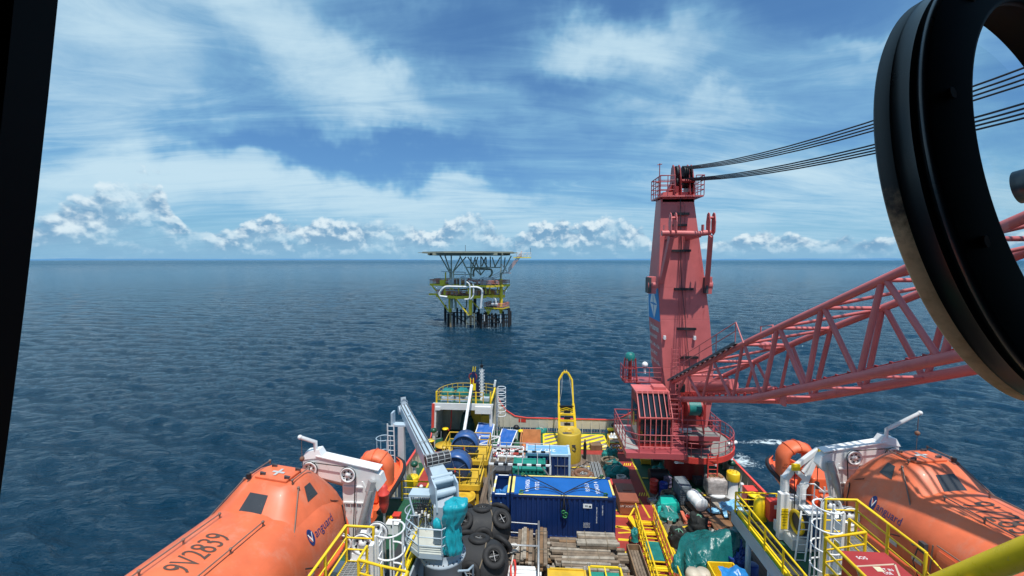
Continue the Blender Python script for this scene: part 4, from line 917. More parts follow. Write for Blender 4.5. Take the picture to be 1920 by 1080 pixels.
    return t
lifeboat(-1, 'orange enclosed lifeboat at left, hatch and tower windows in full view')
lifeboat(1, 'orange enclosed lifeboat at right with a yellow chain strung past its side door')
# ------------------------------------------------------------------ lifeboat davits
BX = lambda x, s: x if s > 0 else 4.8-x                 # mirror about the vessel's centre line
def davit(s):
    Y = 14.9 if s < 0 else 17.5; X = lambda x: BX(x, s)+(.42 if s > 0 else .28)
    t = thing('davit', 'white lifeboat davit arm with sheaves on the %s side, beside the %s' % (('left', 'grey crane post') if s < 0 else ('right', 'white rescue-boat frame')), 'davit', (X(11.3), Y, 3.0), 'white lifeboat davits')
    io, oo = (11.0, 13.45)
    zi, zo = (8.1, 8.75)
    b = MB(); P = [(oo+.3, zo+.15), (oo+.3, zo-.35), (oo-.1, zo-.5), (10.95, zi-.35), (io, zi-.4), (io-.25, zi-.1), (io-.15, zi+.25), (io+.55, zi+.55), (oo-.6, zo+.22)]
    b.add([(X(x), Y+d, z) for d in (-.17, .17) for x, z in P], [[i for i in range(9)], [17-i for i in range(9)]]+[[i, (i+1) % 9, 9+(i+1) % 9, 9+i] for i in range(9)]); arm = b.build('arm', WHT, t, .02)
    b = MB(); b.bar((X(io-.1), Y, zi+.45), (X(oo-.2), Y, zo+.27), .44, .05); b.hexa([(X(oo-.45), Y-.2, zo+.2), (X(oo+.35), Y-.2, zo+.1), (X(oo+.35), Y+.2, zo+.1), (X(oo-.45), Y+.2, zo+.2)], [(X(oo-.3), Y-.16, zo+.5), (X(oo+.2), Y-.16, zo+.4), (X(oo+.2), Y+.16, zo+.4), (X(oo-.3), Y+.16, zo+.5)]); b.build('arm_flange', WHTC, arm, .01)
    def sheave(x, y, z, r, par):
        My = Matrix.Rotation(PI/2, 3, 'X'); b = MB(); b.lathe([(0, .05), (r*.30, .05), (r*.32, .0), (r*.78, -.02), (r*.8, .05), (r, .06), (r, .02), (r*.9, 0), (r, -.02), (r, -.06), (0, -.06)], (x, y, z), 28, My); w = b.build('sheave', WHT, par)
        b = MB()
        for k in range(6): a = k*PI/3+.3; b.cyl((x+r*.55*math.cos(a), y-.02, z+r*.55*math.sin(a)), r*.11, .03, 10, M=My)
        b.build('sheave_holes', BLK, w)
        b = MB(); b.torus((x, y, z), r*.99, .022, 30, 6, M=My); b.build('wire', BLK, w)
    sheave(X(oo), Y-.25, zo-.2, .27, arm); sheave(X(12.0), Y-.3, 8.4, .28, arm)
    b = MB()
    for sx, dz in ((oo-.05, 0), (11.75, 0)): pass
    b.tube([(X(oo-.1), Y-.28, zo+.06), (X(12.0), Y-.3, 8.69)], .018, 5); b.tube([(X(11.72), Y-.32, 8.4), (X(11.8), Y-.5, 5.7)], .02, 5); b.build('fall_wire', BLK, arm)
    b = MB(); jl, jh = (.8, 1.55) if s > 0 else (.25, 1.05); q = [(X(oo-.15), Y-.1, zo+.2), (X(oo-.15), Y-.1, zo+.75), (X(oo+jl), Y-.4, zo+jh)]; b.tube(q, .07, 10); b.sphere(q[-1], .085, 10, 8); b.build('jib', WHT, arm)
    b = MB(); b.tube([(X(oo+jl-.05), Y-.4, zo+jh-.05), (X(oo+jl-.05), Y-.4, zo+jh-.7)], .01, 5); b.sphere((X(oo+jl-.05), Y-.4, zo+jh-.8), .09, 8, 6); b.tube([(X(oo+jl-.05), Y-.4, zo+jh-.8), (X(oo+jl-.1), Y-.45, zo-.1)], .008, 4); b.build('jib_hook', RUST, arm)
    b = MB(); b.tube([(X(io+.8), Y+.1, 7.7), (X(oo+.1), Y+.1, 8.15)], .09, 10); b.build('hydraulic_ram', GALV, arm)
    b = MB(); b.hexa([(X(11.65), Y-.25, 3.0), (X(12.2), Y-.25, 3.0), (X(12.2), Y+.3, 3.0), (X(11.65), Y+.3, 3.0)], [(X(11.4), Y-.15, 8.1), (X(12.3), Y-.15, 8.2), (X(12.3), Y+.15, 8.2), (X(11.4), Y+.15, 8.1)]); pst = b.build('post', WHT, t, .02)
    b = MB()
    for z in (7.3, 7.9): b.box((X(11.87), Y-.2, z), (.75, .06, .05))
    for dx in (-.3, -.1, .12, .32): b.box((X(11.87)+dx, Y-.2, 7.15), (.02, .05, .3))
    b.hexa([(X(11.2), Y-.2, 7.4), (X(11.45), Y-.2, 7.1), (X(11.45), Y-.16, 7.1), (X(11.2), Y-.16, 7.4)], [(X(11.5), Y-.2, 8.1), (X(11.55), Y-.2, 8.1), (X(11.55), Y-.16, 8.1), (X(11.5), Y-.16, 8.1)]); b.build('stiffener', WHT, pst)
    b = MB(); b.tube([(X(11.15), Y-.4, 7.9), (X(11.95), Y-.9, 4.6)], .12, 10); b.bar((X(11.1), Y-.3, 8.2), (X(11.2), Y-.4, 7.8), .25, .2); b.build('strut', GALV, t)
    b = MB(); b.bar((X(11.1), Y-.05, 8.0), (X(11.4), Y-.1, 6.6), .16); b.bar((X(11.4), Y-.1, 6.6), (X(11.3), Y-.1, 4), .18); b.build('rear_leg', WHT, t)
    wb = MB(); wb.hexa([(X(10.3), Y-2.1, 3), (X(11.3), Y-2.1, 3), (X(11.3), Y-1.0, 3), (X(10.3), Y-1.0, 3)], [(X(10.5), Y-1.9, 6.6), (X(11.2), Y-1.9, 6.6), (X(11.2), Y-1.1, 6.9), (X(10.5), Y-1.1, 6.9)]); wn = wb.build('winch_pedestal', WHT, t, .02)
    sheave(X(10.55), Y-1.3, 6.95, .36, wn); sheave(X(10.85), Y-1.85, 6.9, .36, wn); sheave(X(11.7), Y-1.4, 6.6, .3, wn)
    b = MB(); b.b2((X(10.6), Y-2.2, 6.1), (X(11.3), Y-1.6, 6.3)); b.b2((X(10.9), Y-2.3, 5.4), (X(11.3), Y-2.0, 5.9)); b.build('winch_housing', WHTC, wn, .02)
    # hull cradle under the boat
    b = MB(); b.hexa([(X(11.9), Y-.3, 3.0), (X(15.2), Y-.3, 3.0), (X(15.2), Y+.3, 3.0), (X(11.9), Y+.3, 3.0)], [(X(11.9), Y-.3, 4.6), (X(15.2), Y-.3, 4.9), (X(15.2), Y+.3, 4.9), (X(11.9), Y+.3, 4.6)]); b.build('cradle', WHT, t)
davit(-1); davit(1)
# ------------------------------------------------------------------ raised boat decks, escape platforms
def boat_deck(s):
    X = lambda x: BX(x, s); side = 'left' if s < 0 else 'right'; yE = 22.3
    t = thing('boat_deck', 'raised green %s-hand boat deck on grey girders and pillars' % side, 'deck', (X(11), 12, 0), 'raised boat decks')
    b = MB(); b.b2((X(10.2), -2, 2.86), (X(15.6), yE, 3.0)); b.build('deck_plate', GRND, t)
    b = MB(); b.b2((X(10.12), -2, 2.45), (X(10.2), yE+.05, 3.06)); b.b2((X(10.2), yE, 2.45), (X(15.6), yE+.08, 3.06)); b.build('girder', GRY, t)
    for y in (20.9, 18.9, 15): b = MB(); b.tube([(X(10.35), y, 0), (X(10.35), y, 2.5)], .13, 12); b.build('pillar', GRYL, t)
    b = MB(); rail(b, [(X(10.25), 12, 3), (X(10.25), yE-.1, 3), (X(12.3), yE-.1, 3)], h=1.1, sp=1.45, r=.035, post=.05); b.build('railing', YELB, t)
    b = MB(); b.b2((X(10.3), 12, 3.0), (X(10.5), yE-.2, 3.16)); b.build('kick_plate', YELB, t)
    b = MB(); b.b2((X(10.55), 12, 3.002), (X(11.3), yE-.4, 3.02)); b.build('dark_matting', paint('mat', (.03, .032, .035), .8), t)
boat_deck(-1); boat_deck(1)
def esc(s):
    X = lambda x: BX(x, s); zf = 7.1; dy = -1.15 if s < 0 else 0
    t = thing('embarkation_platform', 'yellow-railed grating platform beside the %s lifeboat' % ('left' if s < 0 else 'right'), 'platform', (X(9.6), 11+dy, 3), 'yellow-railed embarkation platforms')
    b = MB()
    x0, x1, xm = 8.25, 10.6, 9.6; y2, y1 = (12.0, 10.5) if s < 0 else (14.45, 12.35)
    def grate(xa, xb, ya, yb):
        k = ya
        while k < yb: b.b2((X(xa), k, zf-.04), (X(xb), k+.02, zf)); k += .07
        k = xa
        while k < xb: b.b2((X(k), ya, zf-.045), (X(k+.015), yb, zf-.005)); k += .14
    grate(x0, x1, 4, y1); grate(xm, x1, y1, y2); b.build('grating', GALV, t)
    b = MB()
    for (p, q) in (((x0, 4), (x0, y1)), ((x0, y1), (xm, y1)), ((xm, y1), (xm, y2)), ((xm, y2), (x1, y2)), ((x1, y2), (x1, 4))): b.bar((X(p[0]), p[1], zf-.08), (X(q[0]), q[1], zf-.08), .06, .16)
    b.build('edge_beam', YEL, t)
    b = MB(); R_ = lambda pts: rail(b, [(X(x), y, zf) for x, y in pts], h=1.1, sp=1.35, r=.036, post=.045)
    if s > 0: R_([(x0, 4), (x0, y1), (xm, y1+.35), (xm, y1+1.0)]); R_([(x1, 11.9), (x1, y2), (xm+.0, y2)])
    else: R_([(x0, 4), (x0-.1, y1-.25), (xm-.7, y1-.08), (xm, y1+.1), (xm, y1+.65)]); R_([(x1, 9.5), (x1, y2), (xm+.15, y2)])
    b.build('railing', YEL, t)
    each('support', GRY, t, [lambda b, x=x, y=y: b.bar((X(x), y, 3.0), (X(x), y, zf-.1), .14) for x, y in ((9.3, 12.0+dy), (10.3, 11.5+dy), (9, 7))])
    # caged ladder down to the boat deck
    c = (X(9.05), 13.5 if s > 0 else 11.5, 0)
    t2 = thing('caged_ladder', 'white hooped ladder below the %s yellow-railed platform' % ('left' if s < 0 else 'right'), 'ladder', (c[0], c[1], 3.0), 'white caged ladders')
    b = MB(); cage(b, c, .40, 3.9, 8.5, .62, -PI/2 if False else (PI if s > 0 else 0)+.25*s, 1.25*PI, 5, .028); b.build('cage', WHT, t2)
    b = MB(); ladder(b, (c[0]+.36*s, c[1]+.05, 3.0), (c[0]+.36*s, c[1]+.05, 8.4), .45, (0, 1, 0), r=.03); b.b2((c[0]+.5*s, c[1]-.05, 3), (c[0]+.62*s, c[1]+.15, 8.0)); b.build('ladder', WHT, t2)
esc(-1); esc(1)
def redbox():
    t = thing('chest', 'dark red equipment chest with taped lid on the right grating platform', 'chest', (9.05, 11.6, 7.1))
    c8 = [(8.5, 10.2), (9.6, 10.2), (9.7, 12.1), (8.55, 12.1)]
    CR = paint('chest_red', (.36, .035, .035), .45, .08, .12, (.25, .06, .05), 1.2)
    b = MB(); b.hexa([(x, y, 7.1) for x, y in c8], [(x, y, 7.92) for x, y in c8]); b.build('body', CR, t, .02)
    b = MB(); b.b2((8.48, 10.15, 7.92), (9.72, 12.14, 7.99)); lid = b.build('lid', CR, t, .015)
    TP = paint('tape', (.55, .42, .30), .6)
    b = MB(); b.bar((8.5, 11.5, 7.995), (9.6, 11.65, 7.995), .045, .01); b.bar((9.05, 10.6, 7.995), (9.6, 11.65, 7.995), .045, .01); b.bar((8.5, 11.5, 7.99), (8.5, 11.1, 7.5), .045, .03); b.build('tape', TP, lid)
    b = MB(); M = lambda x, y: frame((x, y, 7.995), (1, .0, 0), (0, 1, 0)); b.text('SOS', .16, M(8.9, 11.85), .002); b.text('NOT IN\nUSE', .13, M(9.15, 11.35), .002); b.text('LIFT', .13, M(9.3, 11.0), .002); b.text('SCBA', .2, frame((8.8, 10.14, 7.5), (1, 0, 0), (0, 0, 1)), .002); b.build('lettering', WHTC, lid)
    b = MB(); b.b2((8.93, 11.34, 7.992), (9.12, 11.52, 7.998)); b.build('label', paint('label_cream', (.65, .6, .4), .6), lid)
redbox()
# chain beside the starboard boat
b = MB(); q0, q1, q2 = Vector((10.65, 11.9, 8.15)), Vector((10.6, 10.2, 7.7)), Vector((10.6, 9.6, 8.15))
for dz in (0, -.5):
    pts = [q0.lerp(q2, i/14)+Vector((0, 0, dz-2.0*(i/14)*(1-i/14)*.45)) for i in range(15)]
    for i in range(14): b.tube([pts[i].lerp(pts[i+1], .05), pts[i].lerp(pts[i+1], .95)], .024 if i % 2 else .014, 5)
tag(b.build('safety_chain', YEL), 'yellow chain hanging between railing posts beside the right lifeboat', 'chain')
# heavy yellow handrail just outside the bridge window
def near_rail():
    t = thing('handrail', 'thick scratched yellow handrail pipe crossing the bottom right corner', 'handrail', (3, 2.6, 13.9))
    a, d = gy(1700, 1124, 3.1), gy(1960, 1021, 2.45)
    b = MB(); dv = (d-a).normalized(); b.tube([a-dv*.6, a, d, d+dv*1.2], .070, 24); pr = b.build('pipe', paint('scuffed_yellow', (.93, .66, .01), .32, .05, .2, (.40, .33, .22), 12), t)
    b = MB(); m = a.lerp(d, .62); b.tube([m, m-Vector((0, 0, .9))], .035, 10); b.hexa([m+Vector((-.12, -.01, -.08)), m+Vector((.02, -.01, -.3)), m+Vector((.03, .01, -.3)), m+Vector((-.11, .01, -.08))], [m+Vector((.1, -.01, -.07)), m+Vector((.03, -.01, -.3)), m+Vector((.035, .01, -.3)), m+Vector((.1, .01, -.07))]); b.build('bracket', YELB, t)
near_rail()
# ------------------------------------------------------------------ window surround and spinning clear-view screen
def lit_brass_flange():                                       # black and mottled brass, light from outside painted into the lower rim
    m = bpy.data.materials.new('lit_brass_flange'); m.use_nodes = True; g = N(m.node_tree); b = g.n['Principled BSDF']; p = g.new('ShaderNodeNewGeometry').outputs['Position']; z = g.new('ShaderNodeSeparateXYZ', {0: p}).outputs[2]
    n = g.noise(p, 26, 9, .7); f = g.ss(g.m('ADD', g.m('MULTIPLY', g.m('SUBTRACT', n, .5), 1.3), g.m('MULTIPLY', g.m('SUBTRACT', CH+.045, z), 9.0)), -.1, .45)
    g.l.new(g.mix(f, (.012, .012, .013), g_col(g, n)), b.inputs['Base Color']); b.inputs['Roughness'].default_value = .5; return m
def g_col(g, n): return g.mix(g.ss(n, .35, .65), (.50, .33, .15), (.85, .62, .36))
def window():
    INT = paint('frame_grey', (.12, .11, .14), .6, .1); FB = paint('frame_black', (.004, .004, .005), .6, .3, spec=.12)
    RGT = Vector((1, 0, 0)); 
    cw = lambda px, py, d: Vector((0, 0, CH))+ray(px, py)*d
    t = thing('window_frame', 'black window mullion with grey inner edge along the left of the view', 'window frame', cw(40, 500, .6))
    b = MB(); E0 = [(-260, 30), (30, 118)]
    top0, top1, bot0, bot1 = (36, -60), (112, -60), (-55, 1130), (-6, 1130)
    def slab(px, n0, n1, mat, name):
        b = MB(); q = []
        for (a, c) in ((px[0], px[1]), (px[2], px[3])): q.append((a, c))
        pass
    def prism4(tl, tr, bl, br, d0, d1, mat, name):
        b = MB(); rows = [tl, tr, bl, br]; A = [cw(*p, d0) for p in rows]; off = CM@Vector((0, 0, -(d1-d0)))
        b.hexa([A[0], A[1], A[1]+off, A[0]+off], [A[2], A[3], A[3]+off, A[2]+off]); b.build(name, mat, t, .004)
    def mull(lf, rf, d0, d1, mat, name):                  # gently bowed upright bar
        b = MB(); n = 10
        for i in range(n):
            y0, y1 = -420+i*200, -420+(i+1)*200; A = [cw(f(y), y, d0) for y in (y0, y1) for f in (lf, rf)]; off = CM@Vector((0, 0, .05 if d0 > .595 else .03))
            b.hexa([A[0], A[1], A[1]+off, A[0]+off], [A[2], A[3], A[3]+off, A[2]+off])
        b.build(name, mat, t)
    rt = lambda y: 109-.098*y-.000020*y*y+(0 if y > 0 else .0)
    mull(lambda y: rt(y)-80+.022*y, lambda y: rt(y), .60, .602, FB, 'gasket')
    mull(lambda y: rt(y)-190, lambda y: rt(y)-78+.022*y, .59, .593, INT, 'inner_trim')
    # clear-view screen: ring fitted to the window pane
    C0 = Vector((.490, .096, -.426)); n = Vector((-.395, -.147, -1)).normalized()
    o = CM@C0+Vector((0, 0, CH)); nz = CM@n; tmp = nz.cross(Vector((0, 0, 1))).normalized(); ny = tmp.cross(nz)
    M3 = Matrix((tmp, ny, nz)).transposed()
    s = thing('clear_view_screen', 'big round black spinning window screen with central hub at upper right', 'window screen', o)
    b = MB(); b.lathe([(.196, .002), (.2025, .000), (.2045, -.002), (.2045, -.0125)], o, 128, M3); b.build('mounting_flange', lit_brass_flange(), s)
    b = MB(); b.lathe([(.2044, -.0125), (.2038, -.014), (.2042, -.020), (.2045, -.024), (.205, -.026)], o, 128, M3); b.build('outer_ring', paint('satin_black', (.012, .013, .015), .35, .2, .2, (.02, .018, .014), 8), s)
    b = MB(); b.lathe([(.205, -.026), (.2010, -.028), (.2010, -.031), (.2065, -.033)], o, 128, M3); b.build('groove', BLK, s)
    b = MB(); b.lathe([(.2065, -.033), (.209, -.034), (.209, -.0375), (.207, -.039)], o, 128, M3); b.build('near_ring', paint('satin_grey', (.03, .034, .042), .3, .15, .1, (.05, .035, .02), 8), s)
    b = MB(); b.lathe([(.207, -.039), (.170, -.048), (.1662, -.047), (.1665, -.040), (.190, -.034), (.196, .002)], o, 128, M3); rg = b.build('inner_ring', FB, s)
    for k in range(10):
        a = k*2*PI/10+.35; b = MB(); b.cyl(o+M3@Vector((.187*math.cos(a), .187*math.sin(a), -.0448)), .0045, .0012, 12, M=M3); b.build('screw', RUST, rg)
    hubc = o; b = MB(); b.lathe([(.0, -.02), (.013, -.019), (.017, -.012), (.017, .01), (0, .01)], cw(1936, 345, .43), 32, M3); b.build('hub', paint('hub_grey', (.10, .11, .12), .3, .1, metal=.4), s)
    b = MB(); b.lathe([(0, .0), (.17, .0)], o+M3@Vector((0, 0, .004)), 64, M3)
    g_ = bpy.data.materials.new('screen_glass'); g_.use_nodes = True; g = N(g_.node_tree); g.n.clear()
    tr = g.new('ShaderNodeBsdfTransparent', {'Color': (.93, .96, .96, 1)}); gl = g.new('ShaderNodeBsdfGlossy', {'Roughness': .02}); fr = g.new('ShaderNodeValue'); fr.outputs[0].default_value = .035
    mx = g.new('ShaderNodeMixShader', {0: fr.outputs[0], 1: tr.outputs[0], 2: gl.outputs[0]}); g.l.new(mx.outputs[0], g.new('ShaderNodeOutputMaterial').inputs[0]); b.build('glass_disc', g_, s)
window()
def wheelhouse():                                        # the room the picture is taken from: shades the window frames
    t = thing('wheelhouse', 'dark wheelhouse interior around the viewpoint', 'room', (0, -2, CH-1.6)); b = MB(); z0, z1 = CH-1.6, CH+1.1
    b.b2((-5, -4, z1), (5, .75, z1+.15)); b.b2((-5, -4.1, z0), (5, -4, z1)); b.b2((-5, -4, z0-.1), (5, .3, z0)); b.b2((-5.1, -4, z0), (-5, .6, z1)); b.b2((5, -4, z0), (5.1, .6, z1)); b.build('lining', paint('room_dark', (.03, .03, .035), .8), t)
wheelhouse()
from mathutils import noise as mn
# ------------------------------------------------------------------ shared builders for deck cargo
def lump(c, sz, amp=.12, fr=1.3, n=40, m=24, p=2.6, seed=0.0, fold=0.0, rz=0.0, flat=True):   # wrapped, sagging bundle on the deck
    b = MB(); vs = []; c = Vector(c); Rz = Matrix.Rotation(rz, 3, 'Z')
    def se(v, e): return math.copysign(abs(v)**e, v)
    for i in range(m+1):
        t = PI/2-PI*.5*i/m if flat else PI/2-PI*i/m
        for j in range(n):
            a = 2*PI*j/n; d = Vector((se(math.cos(t), 2/p)*se(math.cos(a), 2/p), se(math.cos(t), 2/p)*se(math.sin(a), 2/p), se(math.sin(t), 2/p)))
            v = Vector((d.x*sz[0]/2, d.y*sz[1]/2, d.z*sz[2]*(1 if flat else .5)))
            k = 1+amp*mn.fractal(v*fr+Vector((seed, seed, 0)), .8, 2.0, 4)
            if fold: k += fold*abs(math.sin(a*9+seed+2.5*mn.noise(v*1.5+Vector((seed, 0, 0)))))*(1-max(0, d.z))**.7
            vs.append(Rz@Vector((v.x*k, v.y*k, max(0, v.z*(1+(k-1)*1.2)) if flat else v.z*k))+c)
    fs = [[i*n+j, (i+1)*n+j, (i+1)*n+(j+1) % n, i*n+(j+1) % n] for i in range(m) for j in range(n)]
    b.add(vs, fs, True); return b
def sheet(P, n=24, m=24, amp=.1, fr=1.5, seed=0.0, th=.0):   # draped cloth: P(u, v) -> point, wrinkled along its normal
    b = MB(); g_ = [[Vector(P(i/n, j/m)) for j in range(m+1)] for i in range(n+1)]; vs = []
    for i in range(n+1):
        for j in range(m+1):
            p = g_[i][j]; vs.append(p+Vector((mn.noise(p*fr*1.3+Vector((9, seed, 0)))*amp*.4, mn.noise(p*fr*1.3+Vector((seed, 7, 3)))*amp*.4, (mn.fractal(p*fr+Vector((seed, 0, 0)), .7, 2.1, 4)+.5*abs(mn.noise(p*fr*.7)))*amp)))
    b.add(vs, [[i*(m+1)+j, (i+1)*(m+1)+j, (i+1)*(m+1)+j+1, i*(m+1)+j+1] for i in range(n) for j in range(m)], True); return b
def coil(b, c, r, rt, turns=4, h=.05, n=20):
    pts = []
    for i in range(int(turns*n)+1): a = 2*PI*i/n; q = r*(1+.06*math.sin(i*.7)); pts.append((c[0]+q*math.cos(a), c[1]+q*math.sin(a)*.95, c[2]+rt+h*i/n+.01*math.sin(i*1.3)))
    b.tube(pts, rt, 6)
ROPEW = paint('white_rope', (.55, .53, .48), .8, .15); ROPEB = paint('brown_rope', (.20, .16, .11), .85, .2, .3); CHAINW = paint('pale_chain', (.34, .34, .34), .45, .15, metal=.5)
def wirebox(b, p0, p1, r, round_=False):
    xs = (p0[0], p1[0]); ys = (p0[1], p1[1]); zs = (p0[2], p1[2])
    for y in ys:
        for z in zs: b.bar((xs[0], y, z), (xs[1], y, z), r)
    for x in xs:
        for z in zs: b.bar((x, ys[0], z), (x, ys[1], z), r)
    for x in xs:
        for y in ys: b.bar((x, y, zs[0]), (x, y, zs[1]), r*1.05)
def cont(name, label, x0, x1, y0, y1, h, side, top, frame_, edge=None, open_top=False, group=None, corr=.28, ribs=True):
    t = thing(name, label, 'container', ((x0+x1)/2, (y0+y1)/2, .06), group); z0 = .08
    b = MB()
    if not open_top: b.b2((x0+.06, y0+.07, z0+.1), (x1-.06, y1-.07, h-.07))
    else:
        for q in (((x0+.06, y0+.07), (x1-.06, y0+.11)), ((x0+.06, y1-.11), (x1-.06, y1-.07)), ((x0+.06, y0+.11), (x0+.1, y1-.11)), ((x1-.1, y0+.11), (x1-.06, y1-.11))): b.b2((*q[0], z0+.1), (*q[1], h-.07))
        b.b2((x0+.1, y0+.11, h-.9), (x1-.1, y1-.11, h-.86))
    if ribs:
        k = x0+.32
        while k < x1-.35: b.hexa([(k, y0+.02, z0+.15), (k+.12, y0+.02, z0+.15), (k+.17, y0+.08, z0+.15), (k-.05, y0+.08, z0+.15)], [(k, y0+.02, h-.14), (k+.12, y0+.02, h-.14), (k+.17, y0+.08, h-.14), (k-.05, y0+.08, h-.14)]); k += corr
        k = y0+.32
        while k < y1-.35:
            for x, s in ((x0, 1), (x1, -1)): b.hexa([(x+s*.02, k, z0+.15), (x+s*.02, k+.12, z0+.15), (x+s*.08, k+.17, z0+.15), (x+s*.08, k-.05, z0+.15)], [(x+s*.02, k, h-.14), (x+s*.02, k+.12, h-.14), (x+s*.08, k+.17, h-.14), (x+s*.08, k-.05, h-.14)])
            k += corr
    b.build('body', side, t)
    b = MB(); wirebox(b, (x0+.07, y0+.07, z0+.06), (x1-.07, y1-.07, h-.06), .14); fr = b.build('frame', frame_, t, .01)
    each('corner_casting', frame_, fr, [lambda b, x=x, y=y, z=z: b.box((x, y, z), (.19, .19, .15)) for x in (x0+.09, x1-.09) for y in (y0+.09, y1-.09) for z in (z0+.05, h-.02)], .01)
    if not open_top: b = MB(); b.b2((x0+.12, y0+.12, h-.06), (x1-.12, y1-.12, h-.035)); b.build('roof', top, t)
    return t
XA, YA = Vector((1, 0, 0)), Vector((0, 1, 0)); ZA = Vector((0, 0, 1))
# ------------------------------------------------------------------ blue container with slings
def blue_container():
    x0, x1, y0, y1, h = -1.62, 4.4, 23.85, 26.15, 2.6
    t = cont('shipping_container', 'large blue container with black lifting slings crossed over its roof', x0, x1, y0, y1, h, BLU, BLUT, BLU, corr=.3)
    b = MB(); b.b2((x0+.5, y1-.13, h+.003), (x1-.3, y1-.02, h+.02)); b.b2((x0+.45, y0+.02, h+.003), (x1-.45, y0+.10, h+.02)); b.b2((x1-.13, y0+.3, h+.003), (x1-.02, y1-.3, h+.02)); b.b2((x0+.01, y0+.2, h+.003), (x0+.17, y1-.2, h+.02)); b.build('edge_marking', paint('edge_yellow', (.75, .62, .18), .5, .1, .2, (.7, .7, .6), 2), t)
    b = MB(); z = h-.03
    R1 = lambda x, y: frame((x, y, z), (0, -1, 0), (1, 0, 0))
    R2 = lambda x, y: frame((x, y, z), (0, 1, 0), (-1, 0, 0))
    b.text('920413 4', .36, R1(x0+.92, 25.0), .003, spacing=1.0); b.text('BSLU', .36, R1(x0+1.5, 25.0), .003, spacing=1.2)
    b.text('920413 4', .36, R2(x1-.92, 25.0), .003, spacing=1.0); b.text('BSLU', .36, R2(x1-1.5, 25.0), .003, spacing=1.2); b.build('roof_lettering', WHTC, t)
    b = MB(); b.b2((2.55, y0+.005, 1.95), (3.05, y0+.018, 2.2)); pl = b.build('plate', WHTC, t)
    b = MB(); b.text('BSL', .13, frame((2.75, y0, 2.08), XA, ZA), .002); b.b2((2.88, y0+.0, 2.0), (3.0, y0+.004, 2.1)); b.build('plate_lettering', BLK, pl)
    b = MB(); b.text('BSLU 920413 4 OFFSHORE', .085, frame((3.32, y0+.005, 1.55), (0, 0, -1), (1, 0, 0)), .002); b.text('MGW 13000 KG', .085, frame((3.65, y0+.005, 1.85), (0, 0, -1), (1, 0, 0)), .002)
    for i in range(4): b.text('TARE 3250 KG', .06, frame((2.75, y0+.005, 1.05-i*.08), XA, ZA), .002)
    b.build('side_lettering', WHTC, t)
    s = thing('lifting_sling', 'black wire slings with green shackles draped over the big blue container', 'sling', (1.4, 24.2, 2.6)); b = MB()
    k = Vector((1.45, 24.0, h+.08))
    for p, bow in (((x0+.6, y1-.12, h+.12), .1), ((x1-.45, y1-.12, h+.12), .14), ((x0+.55, y0+.15, h+.1), .5), ((x1-.5, y0+.15, h+.1), .6)):
        p = Vector(p); pts = []
        for i in range(13): f = i/12; q = p.lerp(k, f); q.y += bow*math.sin(PI*f)*(1 if p.y < 25 else .2); q.z += .05*math.sin(PI*f)+.03; pts.append(q)
        pts.append(k+Vector((0, -.22, -.05))); pts.append(k+Vector((.03*(p.x-1), -.28, -.9))); b.tube(pts, .028, 6)
    b.tube([k+Vector((-.15, -.1, .05)), k+Vector((-.2, -.25, -.6)), k+Vector((0, -.28, -1.3)), k+Vector((.3, -.27, -.7)), k+Vector((.1, -.1, 0))], .02, 5); b.build('wire', BLK, s)
    GS = paint('shackle_green', (.02, .16, .05), .4, .2)
    each('shackle', GS, s, [lambda b, p=p: b.torus(p, .1, .035, 14, 7, M=Matrix.Rotation(rnd()*2, 3, 'X')) for p in ((x0+.62, y1-.1, h+.12), (x1-.5, y1-.1, h+.12), (x0+.6, y0+.2, h+.1), (x1-.55, y0+.2, h+.1), (1.42, 23.72, 1.75), (1.55, 23.7, 1.65), (1.5, 23.72, 1.5))])
    # narrow open-topped basket alongside
    t = cont('cargo_basket', 'narrow open-topped blue cargo basket with white and yellow rim', -2.72, -1.72, 23.8, 26.1, 2.6, BLU, BLUT, BLU, open_top=True)
    b = MB()
    for p, q in (((-2.7, 23.82), (-1.74, 23.9)), ((-2.7, 26.0), (-1.74, 26.08)), ((-2.7, 23.9), (-2.6, 26.0)), ((-1.84, 23.9), (-1.74, 26.0))):
        nx = 5 if abs(q[0]-p[0]) < .5 or True else 1
        b.b2((*p, 2.602), (*q, 2.625))
    b.build('rim_marking', WHTC, t)
    b = MB()
    for y in (24.1, 25.0): b.b2((-2.705, y, 2.63), (-2.6, y+.45, 2.64))
    b.b2((-1.845, 24.0, 2.63), (-1.735, 25.9, 2.64)); b.build('rim_stripes', MT['edge_yellow'], t)
    b = lump((-2.2, 24.7, 1.75), (.75, 1.3, .5), .5, 3.0, seed=4, fold=.1); tag(b.build('plastic_bag', paint('bag_blue', (.03, .16, .42), .35, .2)), 'crumpled blue plastic bags inside the narrow blue basket', 'bags')
blue_container()
